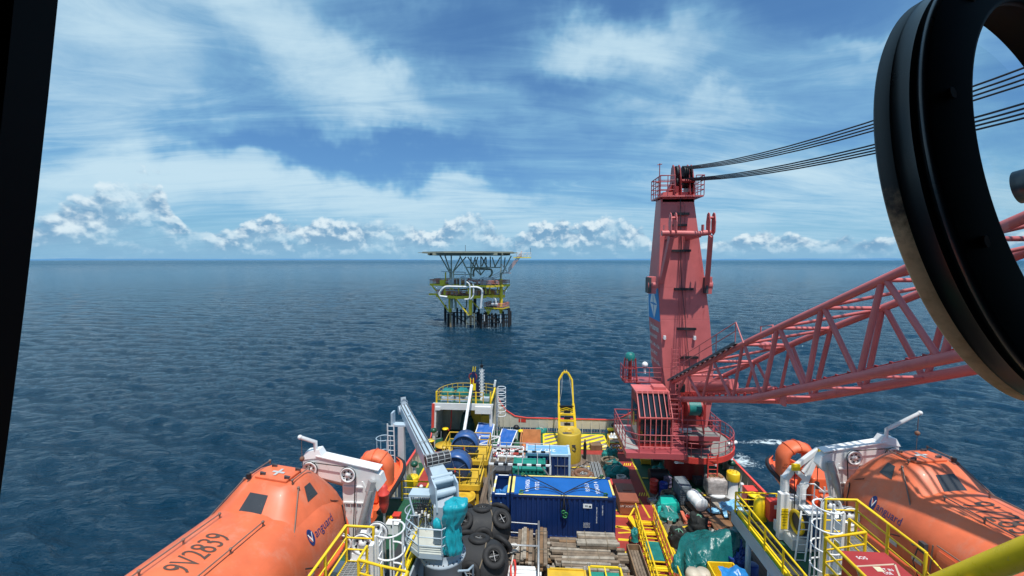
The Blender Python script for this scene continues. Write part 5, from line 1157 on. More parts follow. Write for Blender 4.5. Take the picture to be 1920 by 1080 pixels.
# ------------------------------------------------------------------ teal container inside a scaffold frame, pale blue container, panels
def mid_containers():
    cont('teal_container', 'teal container standing inside a grey scaffold frame', -1.75, .45, 27.45, 29.0, 2.35, GRNP, GRNP, GRNP, corr=.26)
    b = MB(); 
    t = cont('dark_container', 'small dark grey container with papers taped on it beside the teal one', -3.05, -1.85, 27.6, 28.9, 2.1, DKG, DKG, DKG, ribs=False)
    b = MB()
    for x, z in ((-2.75, 1.3), (-2.5, 1.45), (-2.25, 1.4), (-2.5, .95), (-2.3, 1.0)): b.box((x, 27.66, z), (.22, .02, .3))
    b.build('paper_notice', paint('paper', (.50, .56, .66), .7), t)
    t = thing('scaffold', 'grey tube scaffold frame with hazard-striped edges around the teal container', 'scaffold', (-1.3, 28.1, .06)); b = MB()
    X0, X1, Y0, Y1, H = -3.27, .75, 27.1, 29.05, 2.8
    wirebox(b, (X0, Y0, .1), (X1, Y1, H), .09)
    for x in (-2.2, -1.1, -.1): b.bar((x, Y0, H), (x, Y1, H), .05)
    b.bar((X0, Y0, 2.0), (X0+.6, Y0, 2.75), .07); b.bar((X1, Y0, 2.0), (X1-.6, Y0, 2.75), .07)
    b.bar((-1.35, Y0, .1), (-1.35, Y0, H), .05); rail(b, [(X0, Y1, H), (X1, Y1, H)], h=.6, mids=(.4,), sp=1.0); b.build('frame', GALV, t)
    def tape(a, d):
        a = Vector(a); d = Vector(d); L_ = (d-a).length; n = int(L_/.3)
        for c, mt, o in ((0, 'tape_white', 0), (1, 'tape_black', 1)):
            b = MB()
            for i in range(o, n, 2): b.bar(a.lerp(d, i/n), a.lerp(d, (i+1)/n), .11, .11)
            b.build('hazard_tape', WHTC if c == 0 else BLK, t)
    tape((X0, Y0, H), (X1, Y0, H)); tape((X0, Y0, H-.3), (X0, Y0, 2.2)); tape((X1, Y0, H), (X1, Y0, 2.2)); tape((X0, Y1, H), (X1, Y1, H))
    t = cont('pale_roof_container', 'dark blue container with scuffed sky-blue roof between scaffold and yellow tank', -.95, 2.2, 29.1, 30.65, 2.6, paint('navy_side', (.012, .035, .13), .45, .1, .2), paint('sky_roof', (.16, .38, .62), .5, .1, .5, (.36, .37, .36), 1.6), paint('sky_frame', (.42, .58, .72), .5, .1, .3), corr=.3)
    b = MB(); b.text('2677', .6, frame((.6, 29.85, 2.572), (-1, 0, 0), (0, -1, 0)), .003); b.build('roof_lettering', WHTC, t)
    b = MB(); b.b2((.55, 29.12, 1.9), (.85, 29.135, 2.2)); b.build('placard', paint('placard', (.5, .3, .28), .6), t)
    b = MB(); [b.tube([(1.3+o, 29.13, .3), (1.3+o, 29.13, 2.5)], .02, 6) for o in (0, .5)]; [b.box((1.55, 29.12, z), (.9, .04, .04)) for z in (1.1, 1.8)]; b.build('door_bar', GALV, t)
mid_containers()
def tank():
    c = (2.44, 33.85, .06); t = thing('storage_tank', 'large upright mustard-yellow cylindrical tank with round lid', 'tank', c)
    YT = paint('tank_yellow', (.52, .36, .035), .45, .12, .3, (.3, .2, .04), .8)
    b = MB(); b.lathe([(.93, 0), (.95, .1), (.95, 2.28), (.90, 2.36), (.86, 2.37), (.84, 2.33), (0, 2.36)], c, 48); b.build('shell', YT, t)
    b = MB(); b.lathe([(.38, 2.35), (.38, 2.42), (.34, 2.42), (.34, 2.38), (0, 2.38)], c, 28); b.cyl((c[0], c[1], 2.4), .07, .08, 10); b.build('lid', YELD, t)
    b = MB(); b.torus((c[0]+.3, c[1]-.92, 1.35), .16, .03, 16, 6, M=Matrix.Rotation(PI/2, 3, 'X')); b.box((c[0]+.28, c[1]-.93, 1.6), (.3, .03, .12)); b.build('valve', DKG, t)
    b = MB(); b.box((c[0]-.2, c[1]-.45, 2.41), (.7, .25, .05), rz=.2); b.build('top_strap', DKG, t)
    t = thing('gas_bottle', 'dark gas bottle leaning behind the yellow tank', 'gas bottle', (3.65, 32.6, .06)); b = MB(); b.lathe([(.13, 0), (.13, 1.2), (.08, 1.4), (.04, 1.45), (.04, 1.55), (0, 1.55)], (3.72, 34.0, .06), 16); b.build('cylinder', BLK, t); b = MB(); b.cyl((3.72, 34.0, 1.58), .06, .1, 10); b.build('valve', RUST, t)
    # yellow access frame behind it
    t = thing('access_frame', 'tall yellow hooped ladder frame with striped steps by the stern', 'ladder frame', (2.5, 37.5, .06))
    yb, yt = 36.3, 38.6
    def P(x, z): return Vector((x, yb+(yt-yb)*z/6, z))
    b = MB(); xl, xr = 1.78, 3.28
    for x, xt in ((xl, xl-.02), (xr, xr-.25)): b.bar(P(x, .1), P(xt, 3.4), .2, .16); b.bar(P(xt, 3.4), P(xt+(0.02 if x == xl else -.06), 5.3), .13)
    b.bar(P(xl, 5.3), P(xl+.4, 5.95), .13); b.bar(P(xr-.31, 5.3), P(xr-.7, 5.95), .13); b.bar(P(xl+.4, 5.95), P(xr-.7, 5.95), .13)
    for x in (xl+.5, xr-.8): b.bar(P(x, 5.95), P(x, 6.15), .06)
    for z in (.5, 1.0, 1.5, 2.0, 2.5): b.bar(P(xl, z), P(xr-.1, z), .14, .16)
    b.build('frame', YEL, t)
    for z in (.75, 1.25, 1.75, 2.25, 2.75): b = MB(); b.box(P((xl+xr)/2-.05, z)+Vector((0, -.03, 0)), (.55, .1, .22)); b.build('step_pad', GRY if z < 1.3 else BLK, t)
    b = MB(); b.box(P((xl+xr)/2-.1, 3.0), (1.25, .08, .5)); pn = b.build('panel', BLK, t)
    b = MB(); cxm = (xl+xr)/2-.1
    for k in range(4):
        for s in (-1, 1): p = P(cxm, 3.22-k*.15)+Vector((0, -.06, 0)); b.bar(p, p+Vector((s*.6, 0, -.18)), .02, .06)
    b.build('chevrons', YELB, pn)
    b = MB(); b.tube([P(xl+.3, 5.8), P(xl+.25, 4.5), P(xl+.05, 3.5)], .015, 5); b.tube([P(xr-.6, 5.8), P(xr-.4, 4.6), P(xr-.3, 3.6)], .015, 5); b.build('cord', ROPEW, t)
tank()
# ------------------------------------------------------------------ yellow reel stands with blue drums
BLD = paint('drum_blue', (.02, .05, .13), .3, .2, .15, (.05, .06, .09), 2)
def reel(x0, x1, y0, y1, zd, cx, cy, label):
    t = thing('reel_stand', label, 'reel stand', ((x0+x1)/2, (y0+y1)/2, .06), 'yellow stands carrying blue drums'); b = MB()
    b.b2((x0, y0, zd-.12), (x1, y1, zd)); b.build('deck_plate', YELD, t, .01)
    b = MB(); b.b2((x0-.04, y0-.08, zd-.32), (x1+.04, y0-.002, zd+.02)); b.b2((x1+.002, y0, zd-.32), (x1+.08, y1, zd+.02)); b.build('side_beam', YELD, t)
    b = MB(); rail(b, [(x0, y0, zd), (x1, y0, zd), (x1, y1, zd), (x0, y1, zd)], h=1.05, mids=(.5,), sp=1.6, r=.035, post=.04, closed=True); b.build('railing', YELD, t)
    each('leg', YELD, t, [lambda b, x=x, y=y: b.bar((x, y, .06), (x, y, zd-.12), .16) for x in (x0+.1, x1-.1) for y in (y0+.1, y1-.1)])
    b = MB(); r = .95
    My = Matrix.Rotation(PI/2, 3, 'X')
    b.lathe([(0, .46), (r-.08, .46), (r-.04, .42), (r-.04, -.42), (r-.08, -.46), (0, -.46)], (cx, cy, zd+.75), 36, My); d = b.build('drum', BLD, t)
    b = MB(); b.lathe([(r-.02, -.56), (r+.06, -.56), (r+.06, .56), (r-.02, .56)], (cx, cy, zd+.75), 30, My, a0=-.1, a1=PI+.1); b.build('drum_hood', paint('hood_blue', (.03, .09, .26), .35, .1, .1), d)
    b = MB(); b.lathe([(r-.03, -.5), (r+.01, -.51), (r+.01, -.48)], (cx, cy, zd+.75), 36, My)
    for k in range(5): a = k*2*PI/5+.6; b.bar((cx, cy-.475, zd+.75), (cx+.8*math.cos(a), cy-.475, zd+.75+.8*math.sin(a)), .03, .02)
    b.build('drum_rim', paint('rim_pale', (.16, .2, .3), .4), d)
    b = MB(); b.box((cx, cy-.5, zd+.8), (.1, .04, .3)); b.build('drum_tag', REDB, d)
    b = MB()
    for k in range(4): xx = x0+.5+k*.6; b.tube([(xx, y0+.15, zd+.02), (xx+.2, y0+.3, zd+.45), (xx+.35, y0+.1, zd+.7), (xx+.3, y0-.05, zd+.3)], .025, 5)
    b.build('hose', BLK, t)
    return t
reel(-6.5, -3.95, 27.0, 29.3, 1.35, -5.6, 27.9, 'nearer yellow railed stand carrying a round blue drum')
reel(-7.15, -3.85, 30.5, 33.0, 1.35, -5.6, 31.3, 'farther yellow railed stand carrying a round blue drum')
def misc_port():
    p = gz(867, 932, .9); t = thing('round_basin', 'low round yellow basin in front of the nearer reel stand', 'basin', (p.x, p.y, .06)); b = MB(); b.lathe([(.8, .0), (.8, .85), (.86, .88), (.86, .94), (.74, .94), (.74, .82), (.35, .84), (.3, .88), (0, .88)], (p.x, p.y, .06), 40); b.build('basin_shell', YELD, t)
    b = MB(); b.lathe([(.86, .35), (.9, .38), (.86, .41)], (p.x, p.y, .06), 40); b.build('band', YEL, t)
    # white aluminium frames and blue tarpaulin tents aft
    for i, (x0, x1, y0, y1, z0, z1, lab) in enumerate(((-3.3, -1.25, 32.2, 34.0, .1, .9, 'white tubular skid frame on the deck by the pale-roofed container'), (-5.0, -3.3, 33.5, 35.2, .1, 1.2, 'white tubular skid frame behind the farther reel stand'))):
        t = thing('skid_frame', lab, 'frame', ((x0+x1)/2, y0, .06)); b = MB(); wirebox(b, (x0, y0, z0), (x1, y1, z1), .09); b.bar((x0, y0, z1), (x1, y1, z1), .06); b.build('tubes', WHTC, t)
        each('end_cap', paint('cap_purple', (.18, .06, .22), .5), t, [lambda b, x=x, y=y, z1=z1: b.box((x, y, z1), (.13, .13, .13)) for x in (x0, x1) for y in (y0, y1)])
        b = MB(); rr = random.Random(i)
        for k in range(9): a = Vector((rr.uniform(x0+.1, x1-.1), rr.uniform(y0+.1, y1-.1), .15+rr.random()*.4)); b.tube([a, a+Vector((rr.uniform(-.4, .4), rr.uniform(-.4, .4), rr.uniform(0, .2)))], .05, 6)
        b.build('loose_fittings', DKG, t)
    TB = paint('tarp_blue', (.012, .10, .38), .5, .12, .1, (.02, .06, .2), 2, bump=.3)
    for c4, lab in ((((-5.7, 34.6, .45), (-4.2, 34.5, .45), (-3.95, 36.6, 1.7), (-5.35, 36.8, 1.75)), 'taut blue tarpaulin on a sloping white frame before the stern shelter'), (((-3.6, 35.3, .35), (-2.4, 35.3, .35), (-1.95, 37.2, .95), (-3.3, 37.3, 1.0)), 'smaller blue tarpaulin on a low frame near the stern bulwark')):
        q = [Vector(v) for v in c4]; t = thing('tarpaulin_frame', lab, 'tarpaulin', (q[0].x, q[0].y, .06))
        b = sheet(lambda u, v: q[0].lerp(q[1], u).lerp(q[3].lerp(q[2], u), v), 16, 16, .10, 1.2, q[0].x); b.build('tarpaulin', TB, t)
        b = MB()
        for i in range(4): b.bar(q[i], q[(i+1) % 4], .07); b.bar(q[i], (q[i].x, q[i].y, .06), .06)
        b.build('frame', WHTC, t)
    t = thing('plywood_crate', 'open orange plywood crate leaning by the hazard-striped area', 'crate', (-.6, 35.5, .06)); b = MB()
    x0, x1, y0, y1 = -1.45, .15, 34.4, 36.4
    b.b2((x0, y0, .06), (x0+.06, y1, .95)); b.hexa([(x0, y1-.1, .06), (x1, y1-.1, .06), (x1, y1-.04, .06), (x0, y1-.04, .06)], [(x0, y1+.25, 1.3), (x1, y1+.25, 1.3), (x1, y1+.31, 1.3), (x0, y1+.31, 1.3)]); b.b2((x0, y0, .06), (x1, y1-.1, .12)); b.b2((x0-.12, y0-.3, .06), (x0-.04, y1, 1.25)); b.build('panel', PLY, t)
    b = lump((-.2, 35.0, .12), (.5, .7, .45), .4, 3, seed=2); b.build('contents', paint('navy_cloth', (.01, .03, .14), .7), t)
    b = MB(); b.tube([(x0+.4, 34.6, .12), (x0+.45, 34.7, 1.0)], .11, 10); b.build('red_post', REDB, t)
misc_port()
# ------------------------------------------------------------------ bollards, vents
def bollard(x, y, r, h, label, capr=None):
    t = thing('bollard', label, 'bollard', (x, y, 0), 'black mooring bollards with yellow tops'); b = MB(); b.lathe([(r*1.15, 0), (r, .06), (r*.95, h-.12), (r*1.0, h-.1)], (x, y, 0), 24); b.build('post', BLK, t)
    b = MB(); b.lathe([(r, h-.1), (r*1.12, h-.08), (r*1.12, h), (0, h+.02)], (x, y, 0), 28); b.build('cap', YELB, t)
for px, py, z, r, lab in ((808, 825, .95, .27, 'black bollard with yellow top, farther of two beside the left bulwark gap'), (802, 834, .95, .27, 'black bollard with yellow top, nearer of two beside the left bulwark gap'), (978, 807, .9, .27, 'black bollard with yellow top left of the orange plywood crate'),
    (1145, 804, .9, .27, 'black bollard with yellow top aft of the crane cab'), (835, 803, 1.25, .24, 'tall black bollard with stepped yellow top under the stern shelter'), (734, 941, 1.15, .27, 'yellow-topped black bollard beside the left ladder-backed post'), (1414, 927, 1.15, .33, 'stout yellow-topped black bollard at the end of the right bulwark')):
    p = gz(px, py, z); bollard(p.x, p.y, r, z, lab)
t = thing('mooring_winch', 'low drum winch with yellow flange and blue rope at the left stern', 'winch', (-8.3, 35.2, 0)); b = MB(); b.lathe([(.55, 0), (.6, .35), (.6, .4), (0, .42)], (-8.1, 34.9, 0), 24); b.build('base', paint('rope_navy', (.01, .03, .10), .7), t); b = MB(); b.lathe([(.6, .42), (.72, .44), (.72, .5), (0, .52)], (-8.1, 34.9, 0), 24); b.build('flange', YELD, t)
def vent(px, py, z, r, lab):
    p = gz(px, py, z); t = thing('deck_vent', lab, 'vent', (p.x, p.y, 0), 'white deck vents with yellow caps'); b = MB(); b.lathe([(r*1.05, 0), (r*1.05, .15), (r*.8, .2), (r*.78, z-.5), (r*.8, z-.42)], (p.x, p.y, 0), 28); b.build('stack', WHT, t)
    b = MB(); b.lathe([(r, z-.55), (r*1.04, z-.5), (r*1.04, z-.05), (r*.98, z), (0, z)], (p.x, p.y, 0), 28); k = b.build('cap', YEL, t)
    b = MB(); [b.cyl((p.x+r*.55*math.cos(a), p.y+r*.55*math.sin(a), z), .03, .06, 8) for a in (0, 1.05, 2.1, 3.14, 4.19, 5.24)]; b.build('cap_bolts', YELD, k)
    b = MB(); b.tube([(p.x+r*1.5, p.y, 0), (p.x+r*1.5, p.y, 1.0)], .11, 12); b.sphere((p.x+r*1.5, p.y, 1.0), .13, 12, 8); b.build('side_pipe', WHT, t)
vent(1375, 885, 1.85, .40, 'white vent with yellow cap beside the wrapped pallet and right bulwark'); vent(773, 893, 1.7, .40, 'white vent with yellow cap behind the grey crane boom')
def greenvent(px, py, z, lab, m=BLK):
    p = gz(px, py, z); t = thing('mushroom_vent', lab, 'vent', (p.x, p.y, 0), 'small round-headed deck vents'); b = MB(); b.sphere((p.x, p.y, z), .27, 16, 10, sc=(1, 1, .8)); b.build('head', m, t); b = MB(); b.cyl((p.x, p.y, 0), .13, z, 12); b.build('stem', WHT, t)
DG = paint('dark_green', (.01, .07, .04), .35, .2)
for px, py, z, lab in ((813, 807, 1.5, 'green round-headed vent at the foot of the stern shelter'), (777, 870, 1.4, 'green round-headed vent on the left side deck'), (1372, 868, 1.4, 'green round-headed vent behind the right yellow-capped vent'), (968, 801, 1.0, 'black round-headed vent below the stern bulwark marking'), (1151, 797, 1.0, 'black round-headed vent by the stern bulwark, partly behind the cab rail')): greenvent(px, py, z, lab, BLK if px in (968, 1151) else DG)
# ------------------------------------------------------------------ timber
def timber(name, label, c, n, L_, w, h, axis, rows, mats, jit=.08, seed=0, strap=True, group='stacks of weathered timber'):
    rr = random.Random(seed); t = thing(name, label, 'timber', (c[0], c[1], c[2]), group); z = c[2]
    for r_ in range(rows):
        k = n-(r_ if rows > 3 and r_ > rows-3 else 0)
        for i in range(k):
            o = (i-(k-1)/2)*w*1.03; l = L_*rr.uniform(.86, 1.02); s = rr.uniform(-jit, jit)*L_; hh = h*rr.uniform(.82, 1.0); ww = w*rr.uniform(.8, .98); ang = rr.uniform(-.02, .02)+rr.choice((0, 0, 0, .05))*jit*5
            ct = (c[0]+s, c[1]+o, z+hh/2) if axis == 'x' else (c[0]+o, c[1]+s, z+hh/2)
            b = MB(); b.box(ct, (l, ww, hh) if axis == 'x' else (ww, l, hh), rz=ang); b.build('plank', rr.choice(mats), t, .008, 1)
        z += h*1.01
    if strap:
        b = MB(); H = z-c[2]; hw = n*w/2+.03
        for f in (-.27, .24):
            for s1, s2, z1, z2 in ((-hw, hw, z+.005, z+.005), (-hw, -hw, c[2], z), (hw, hw, c[2], z)):
                a = (c[0]+f*L_, c[1]+s1, z1) if axis == 'x' else (c[0]+s1, c[1]+f*L_, z1); d = (c[0]+f*L_, c[1]+s2, z2) if axis == 'x' else (c[0]+s2, c[1]+f*L_, z2); b.bar(a, d, .03)
        b.build('strap', ROPEB, t)
    return t
W3 = [WOOD, WOOD, WOOD3, WOOD2]
timber('timber_stack', 'topmost timber bundle on the big stack beside the blue container', (3.1, 22.2, 1.02), 5, 2.2, .19, .16, 'x', 2, [WOOD3, WOOD], .02, 1)
timber('timber_stack', 'broad middle layer of the big timber stack, its planks laid crosswise', (2.35, 21.7, .56), 9, 3.1, .2, .15, 'x', 3, W3, .10, 2)
timber('timber_stack', 'wide ragged bottom layer of the big timber stack', (2.5, 21.5, .06), 11, 3.9, .2, .16, 'x', 3, W3, .12, 3)
timber('timber_stack', 'timber bundle on the near front of the big stack, bound with rope', (2.3, 20.6, .55), 4, 2.5, .18, .15, 'x', 3, [WOOD, WOOD3], .04, 5)
timber('timber_stack', 'loose squared baulks under the front of the big stack', (2.2, 19.6, .06), 5, 2.9, .2, .17, 'x', 3, W3, .12, 6, False)
timber('timber_stack', 'lengthwise plank pile against the blue container, left part', (-.75, 22.4, .5), 4, 2.6, .21, .09, 'y', 4, W3, .03, 7, False)
timber('timber_stack', 'tall lengthwise plank bundle left of the big timber stack', (.15, 22.0, .5), 3, 2.9, .2, .12, 'y', 6, [WOOD2, WOOD], .02, 8)
timber('timber_stack', 'white-painted boards lying crosswise beside the black fenders', (-.75, 20.2, .4), 5, 1.7, .26, .08, 'x', 2, [WHT, paint('pale_board', (.52, .50, .46), .7, .1, .3)], .05, 9, False)
timber('timber_stack', 'grey lengthwise boards at the near end beside the fenders', (-.9, 18.7, .35), 5, 2.0, .2, .08, 'y', 2, [WOOD3], .03, 10, False)
timber('timber_stack', 'short timber offcuts beside the open wooden crate', (4.35, 19.6, .06), 4, 1.0, .2, .16, 'x', 5, W3, .1, 11, False)
timber('timber_stack', 'flat weathered board pallet between the wrapped pallet and blue sheet', (11.6, 27.2, .08), 7, 2.0, .2, .05, 'y', 1, [WOOD3, WOOD], .01, 12, False)
def port_bits():
    t = thing('pipe_barrier', 'grey pipe barrier standing beside the plank piles', 'barrier', (.1, 19.8, .06)); b = MB()
    for z in (.5, 1.1): b.tube([(-1.6, 23.6, z), (.05, 23.5, z)], .035, 8)
    b.tube([(.0, 23.6, .06), (.0, 23.6, 1.2), (.0, 19.0, 1.2), (.0, 19.0, .06)], .045, 8); b.tube([(.0, 21.5, .06), (.0, 21.5, 1.2), (-1.6, 21.5, 1.2)], .04, 8); b.tube([(.0, 19, .6), (.0, 23.6, .6)], .035, 8); b.build('tubes', GALV, t)
    t = thing('rope_coil', 'white rope and red sling heaped on the boards by the fenders', 'rope', (-1.3, 20.6, .6)); b = MB(); coil(b, (-1.35, 21.9, .6), .28, .04, 4); b.tube([(-1.3, 21.0, 1.0), (-1.35, 20.4, .95), (-1.3, 19.6, .8), (-1.1, 18.9, .75), (-1.3, 18.3, .6)], .035, 6); b.build('rope', ROPEW, t)
    b = MB(); b.tube([(-1.33, 20.75, .9), (-1.38, 20.1, .95), (-1.3, 19.5, .9), (-1.15, 19.5, .9), (-1.12, 20.1, .95), (-1.2, 20.75, .9), (-1.33, 20.75, .9)], .045, 8); b.build('red_sling', REDB, t)
    # open wooden crate
    x0, x1, y0, y1 = 4.75, 5.45, 20.0, 22.5; t = thing('wooden_crate', 'long open wooden crate beside the yellow gangway', 'crate', ((x0+x1)/2, 21, .06)); b = MB()
    for q in (((x0, y0), (x0+.05, y1)), ((x1-.05, y0), (x1, y1)), ((x0, y0), (x1, y0+.05)), ((x0, y1-.05), (x1, y1))): b.b2((*q[0], .06), (*q[1], .85))
    b.build('side', WOOD2, t); b = MB(); [b.b2((x0+.06+i*.15, y0+.06, .5), (x0+.19+i*.15, y1-.06, .55)) for i in range(4)]; b.build('slatted_bottom', WOOD, t)
    # yellow-framed bins at the very front
    for (a, c, inn, lab) in (((1028, 1066, 1.5), (1096, 1066, 1.5), WOOD, 'yellow lidded bin at the bottom edge left of the framed teal one'), ((1104, 1062, 1.5), (1162, 1062, 1.5), GRNP, 'teal bin in a yellow tube frame at the bottom edge')):
        p, q = gz(*a), gz(*c); t = thing('deck_bin', lab, 'bin', ((p.x+q.x)/2, p.y-.8, .06)); b = MB(); wirebox(b, (p.x, p.y-1.6, .1), (q.x, p.y, 1.5), .08); b.bar(((p.x+q.x)/2, p.y-1.6, 1.5), ((p.x+q.x)/2, p.y, 1.5), .06) if inn is GRNP else b.b2((p.x+.04, p.y-1.56, 1.44), (q.x-.04, p.y-.04, 1.47)); b.build('frame', YEL if inn is GRNP else YELD, t)
        b = MB(); b.b2((p.x+.08, p.y-1.5, .12), (q.x-.08, p.y-.08, 1.3)); b.build('box', inn, t)
        each('shackle', CHAINW, t, [lambda b, x=x, y=p.y: b.torus((x, y, 1.6), .07, .025, 10, 6, M=Matrix.Rotation(PI/2, 3, 'X')) for x in (p.x, q.x)])
port_bits()
# ------------------------------------------------------------------ pneumatic fenders wrapped in tyres
def fender(c, rz, label, seed, r=1.12, L_=3.1):
    rr = random.Random(seed); t = thing('fender', label, 'fender', (c[0], c[1], .06), 'big black rubber fenders wrapped in tyres'); M = Matrix.Rotation(rz, 3, 'Z')@Matrix.Rotation(PI/2, 3, 'Y'); cz = Vector((c[0], c[1], r+.12))
    h = L_/2; prof = [(0, -h)]+[(r*math.sin(a), -h+r*.85*(1-math.cos(a))) for a in [i*PI/2/10 for i in range(1, 11)]]+[(r*math.sin(a), h-r*.85*(1-math.cos(a))) for a in [PI/2-i*PI/2/10 for i in range(11)]]
    b = MB(); b.lathe(prof, cz, 40, M); b.build('body', RUBB, t)
    TY = paint('tyre_rubber', (.016, .016, .017), .75, .25, .4, (.05, .045, .04), 4, bump=.3)
    for row, off in ((-1.0, 0), (0, .5), (1.0, 0)):
        for k in range(4):
            a = 2*PI*(k+off)/4+.55; q = r*.90
            nrm = M@Vector((math.cos(a), math.sin(a), row*.35)).normalized(); p = cz+M@Vector((q*math.cos(a), q*math.sin(a), row)); 
            if p.z < .5: continue
            up = nrm.to_track_quat('Z', 'Y').to_matrix(); b = MB(); b.torus(p+nrm*.10, .40, .16, 28, 10, M=up, fl=.8); b.lathe([(.22, .02), (.25, .13), (.24, -.08)], p+nrm*.10, 24, up); ty = b.build('tyre', TY, t)
            b = MB(); u, v = up@XA, up@YA
            for w_ in (u, v): b.tube([p+nrm*.12-w_*.34, p+nrm*.16-w_*.15, p+nrm*.13, p+nrm*.16+w_*.15, p+nrm*.12+w_*.34], .018, 5)
            b.build('chain', CHAINW, ty)
    b = MB(); ring = [cz+M@Vector((1.02*r*math.cos(2*PI*i/24), 1.02*r*math.sin(2*PI*i/24), .48+.06*math.sin(i))) for i in range(24)]; b.tube(ring, .03, 6, closed=True)
    b.tube([cz+M@Vector((r*1.03, 0, -1)), cz+M@Vector((r*1.03, .3, 0)), cz+M@Vector((r*.98, .5, 1))], .03, 6); b.build('lashing', ROPEB, t)
    return t
fender((-3.1, 22.6), .15, 'black rubber fender wrapped in tyres, farther of the two', 1)
fender((-3.0, 20.0), -.2, 'black rubber fender wrapped in tyres, nearer of the two', 2)
# ------------------------------------------------------------------ starboard deck cargo
def gangway():
    t = thing('gangway', 'yellow lattice-sided gangway lying on the deck by the red walkway', 'gangway', (6.1, 21, .06)); a, d = Vector((6.42, 25.4, .35)), Vector((5.75, 14.0, .75)); ax = (d-a).normalized(); sx = Vector((-ax.y, ax.x, 0)).normalized()*.53
    for s in (-1, 1):
        b = MB(); p0, p1 = a+sx*s, d+sx*s
        b.bar(p0, p1, .07, .14); b.tube([p0-ax*.1+Vector((0, 0, 1.0)), p1+Vector((0, 0, 1.05))], .042, 8); b.bar(p0+Vector((0, 0, .5)), p1+Vector((0, 0, .5)), .03)
        n = 22
        for i in range(n+1): q = p0.lerp(p1, i/n); b.bar(q, q+Vector((0, 0, 1.0)), .035)
        for i in range(n): q, w = p0.lerp(p1, i/n), p0.lerp(p1, (i+1)/n); b.bar(q+Vector((0, 0, .02)), w+Vector((0, 0, .98)) if i % 2 else w+Vector((0, 0, .5)), .025)
        b.build('side_truss', YEL, t)
    b = MB(); n = 34
    for i in range(n): q = a.lerp(d, i/n); b.bar(q-sx, q+sx, .05, .05)
    for i in range(0, n, 3): q = a.lerp(d, (i+.5)/n); b.bar(q-sx, q+sx, .14, .06)
    b.build('tread', YEL, t)
    b = MB(); q0 = a; 
    for i in range(3):
        u0, u1 = .18+i*.25, .32+i*.25; b.hexa([a.lerp(d, u0)-sx*.8+ZA*.03, a.lerp(d, u0)+sx*.8+ZA*.03, a.lerp(d, u1)+sx*.8+ZA*.03, a.lerp(d, u1)-sx*.8+ZA*.03], [a.lerp(d, u0)-sx*.8+ZA*.045, a.lerp(d, u0)+sx*.8+ZA*.045, a.lerp(d, u1)+sx*.8+ZA*.045, a.lerp(d, u1)-sx*.8+ZA*.045])
    b.build('net_matting', TEAL, t)
    b = MB(); b.bar(a-sx*1.7+ZA*.2, a-sx*1.0-ax*.5+ZA*.5, .08); b.bar(a-sx*1.7+ZA*.2, a-sx*1.0+ax*1.2+ZA*.1, .3, .1); b.build('hinge_plate', YEL, t)
    b = MB(); p = a+sx*1.02+ax*.9+ZA*.9
    for k in range(5): b.tube([p+Vector((.03*k, .04*k, 0)), p+Vector((-.06+.03*k, .1, -.45)), p+Vector((.02*k, .15, -.9-.04*k)), p+Vector((.08, .2+.02*k, -.4)), p+Vector((.02*k, .03, 0))], .025, 5)
    tag(b.build('rope_coil', ROPEW), 'white rope hanked over the gangway handrail', 'rope')
    for q, lab in ((a.lerp(d, .46)+sx*1.0+ZA*.75, 'small teal bundle tied on the gangway handrail'), (a.lerp(d, .17)-sx*1.7, 'small dark teal bundle on deck beside the gangway')):
        b = lump(q, (.4, .5, .6), .4, 3, 20, 14, seed=q.x); tag(b.build('teal_bundle', TEAL), lab, 'bundle')
gangway()
def boxcrate(name, label, cat, x0, x1, y0, y1, h, mat, lid=True, tx=None):
    t = thing(name, label, cat, ((x0+x1)/2, (y0+y1)/2, .06)); b = MB(); b.b2((x0, y0, .1), (x1, y1, h-.1)); b.build('body', mat, t, .015)
    b = MB(); b.hexa([(x0-.04, y0-.04, h-.12), (x1+.04, y0-.04, h-.12), (x1+.04, y1+.04, h-.12), (x0-.04, y1+.04, h-.12)], [(x0-.02, y0+.0, h), (x1+.02, y0+.0, h), (x1+.02, y1, h+.02), (x0-.02, y1, h+.02)]); l = b.build('lid', mat, t, .015)
    b = MB(); [b.tube([(x0+f*(x1-x0), y0-.05, h-.3), (x0+f*(x1-x0)+.12, y0-.05, h-.3)], .02, 5) for f in (.2, .7)]; b.b2((x0, y0-.02, .06), (x0+.1, y1, .1)); b.b2((x1-.1, y0-.02, .06), (x1, y1, .1)); b.build('fittings', DKG, t)
    return t, l
CRB = paint('box_brown', (.28, .085, .045), .5, .1, .2, (.15, .05, .03), 1.3)
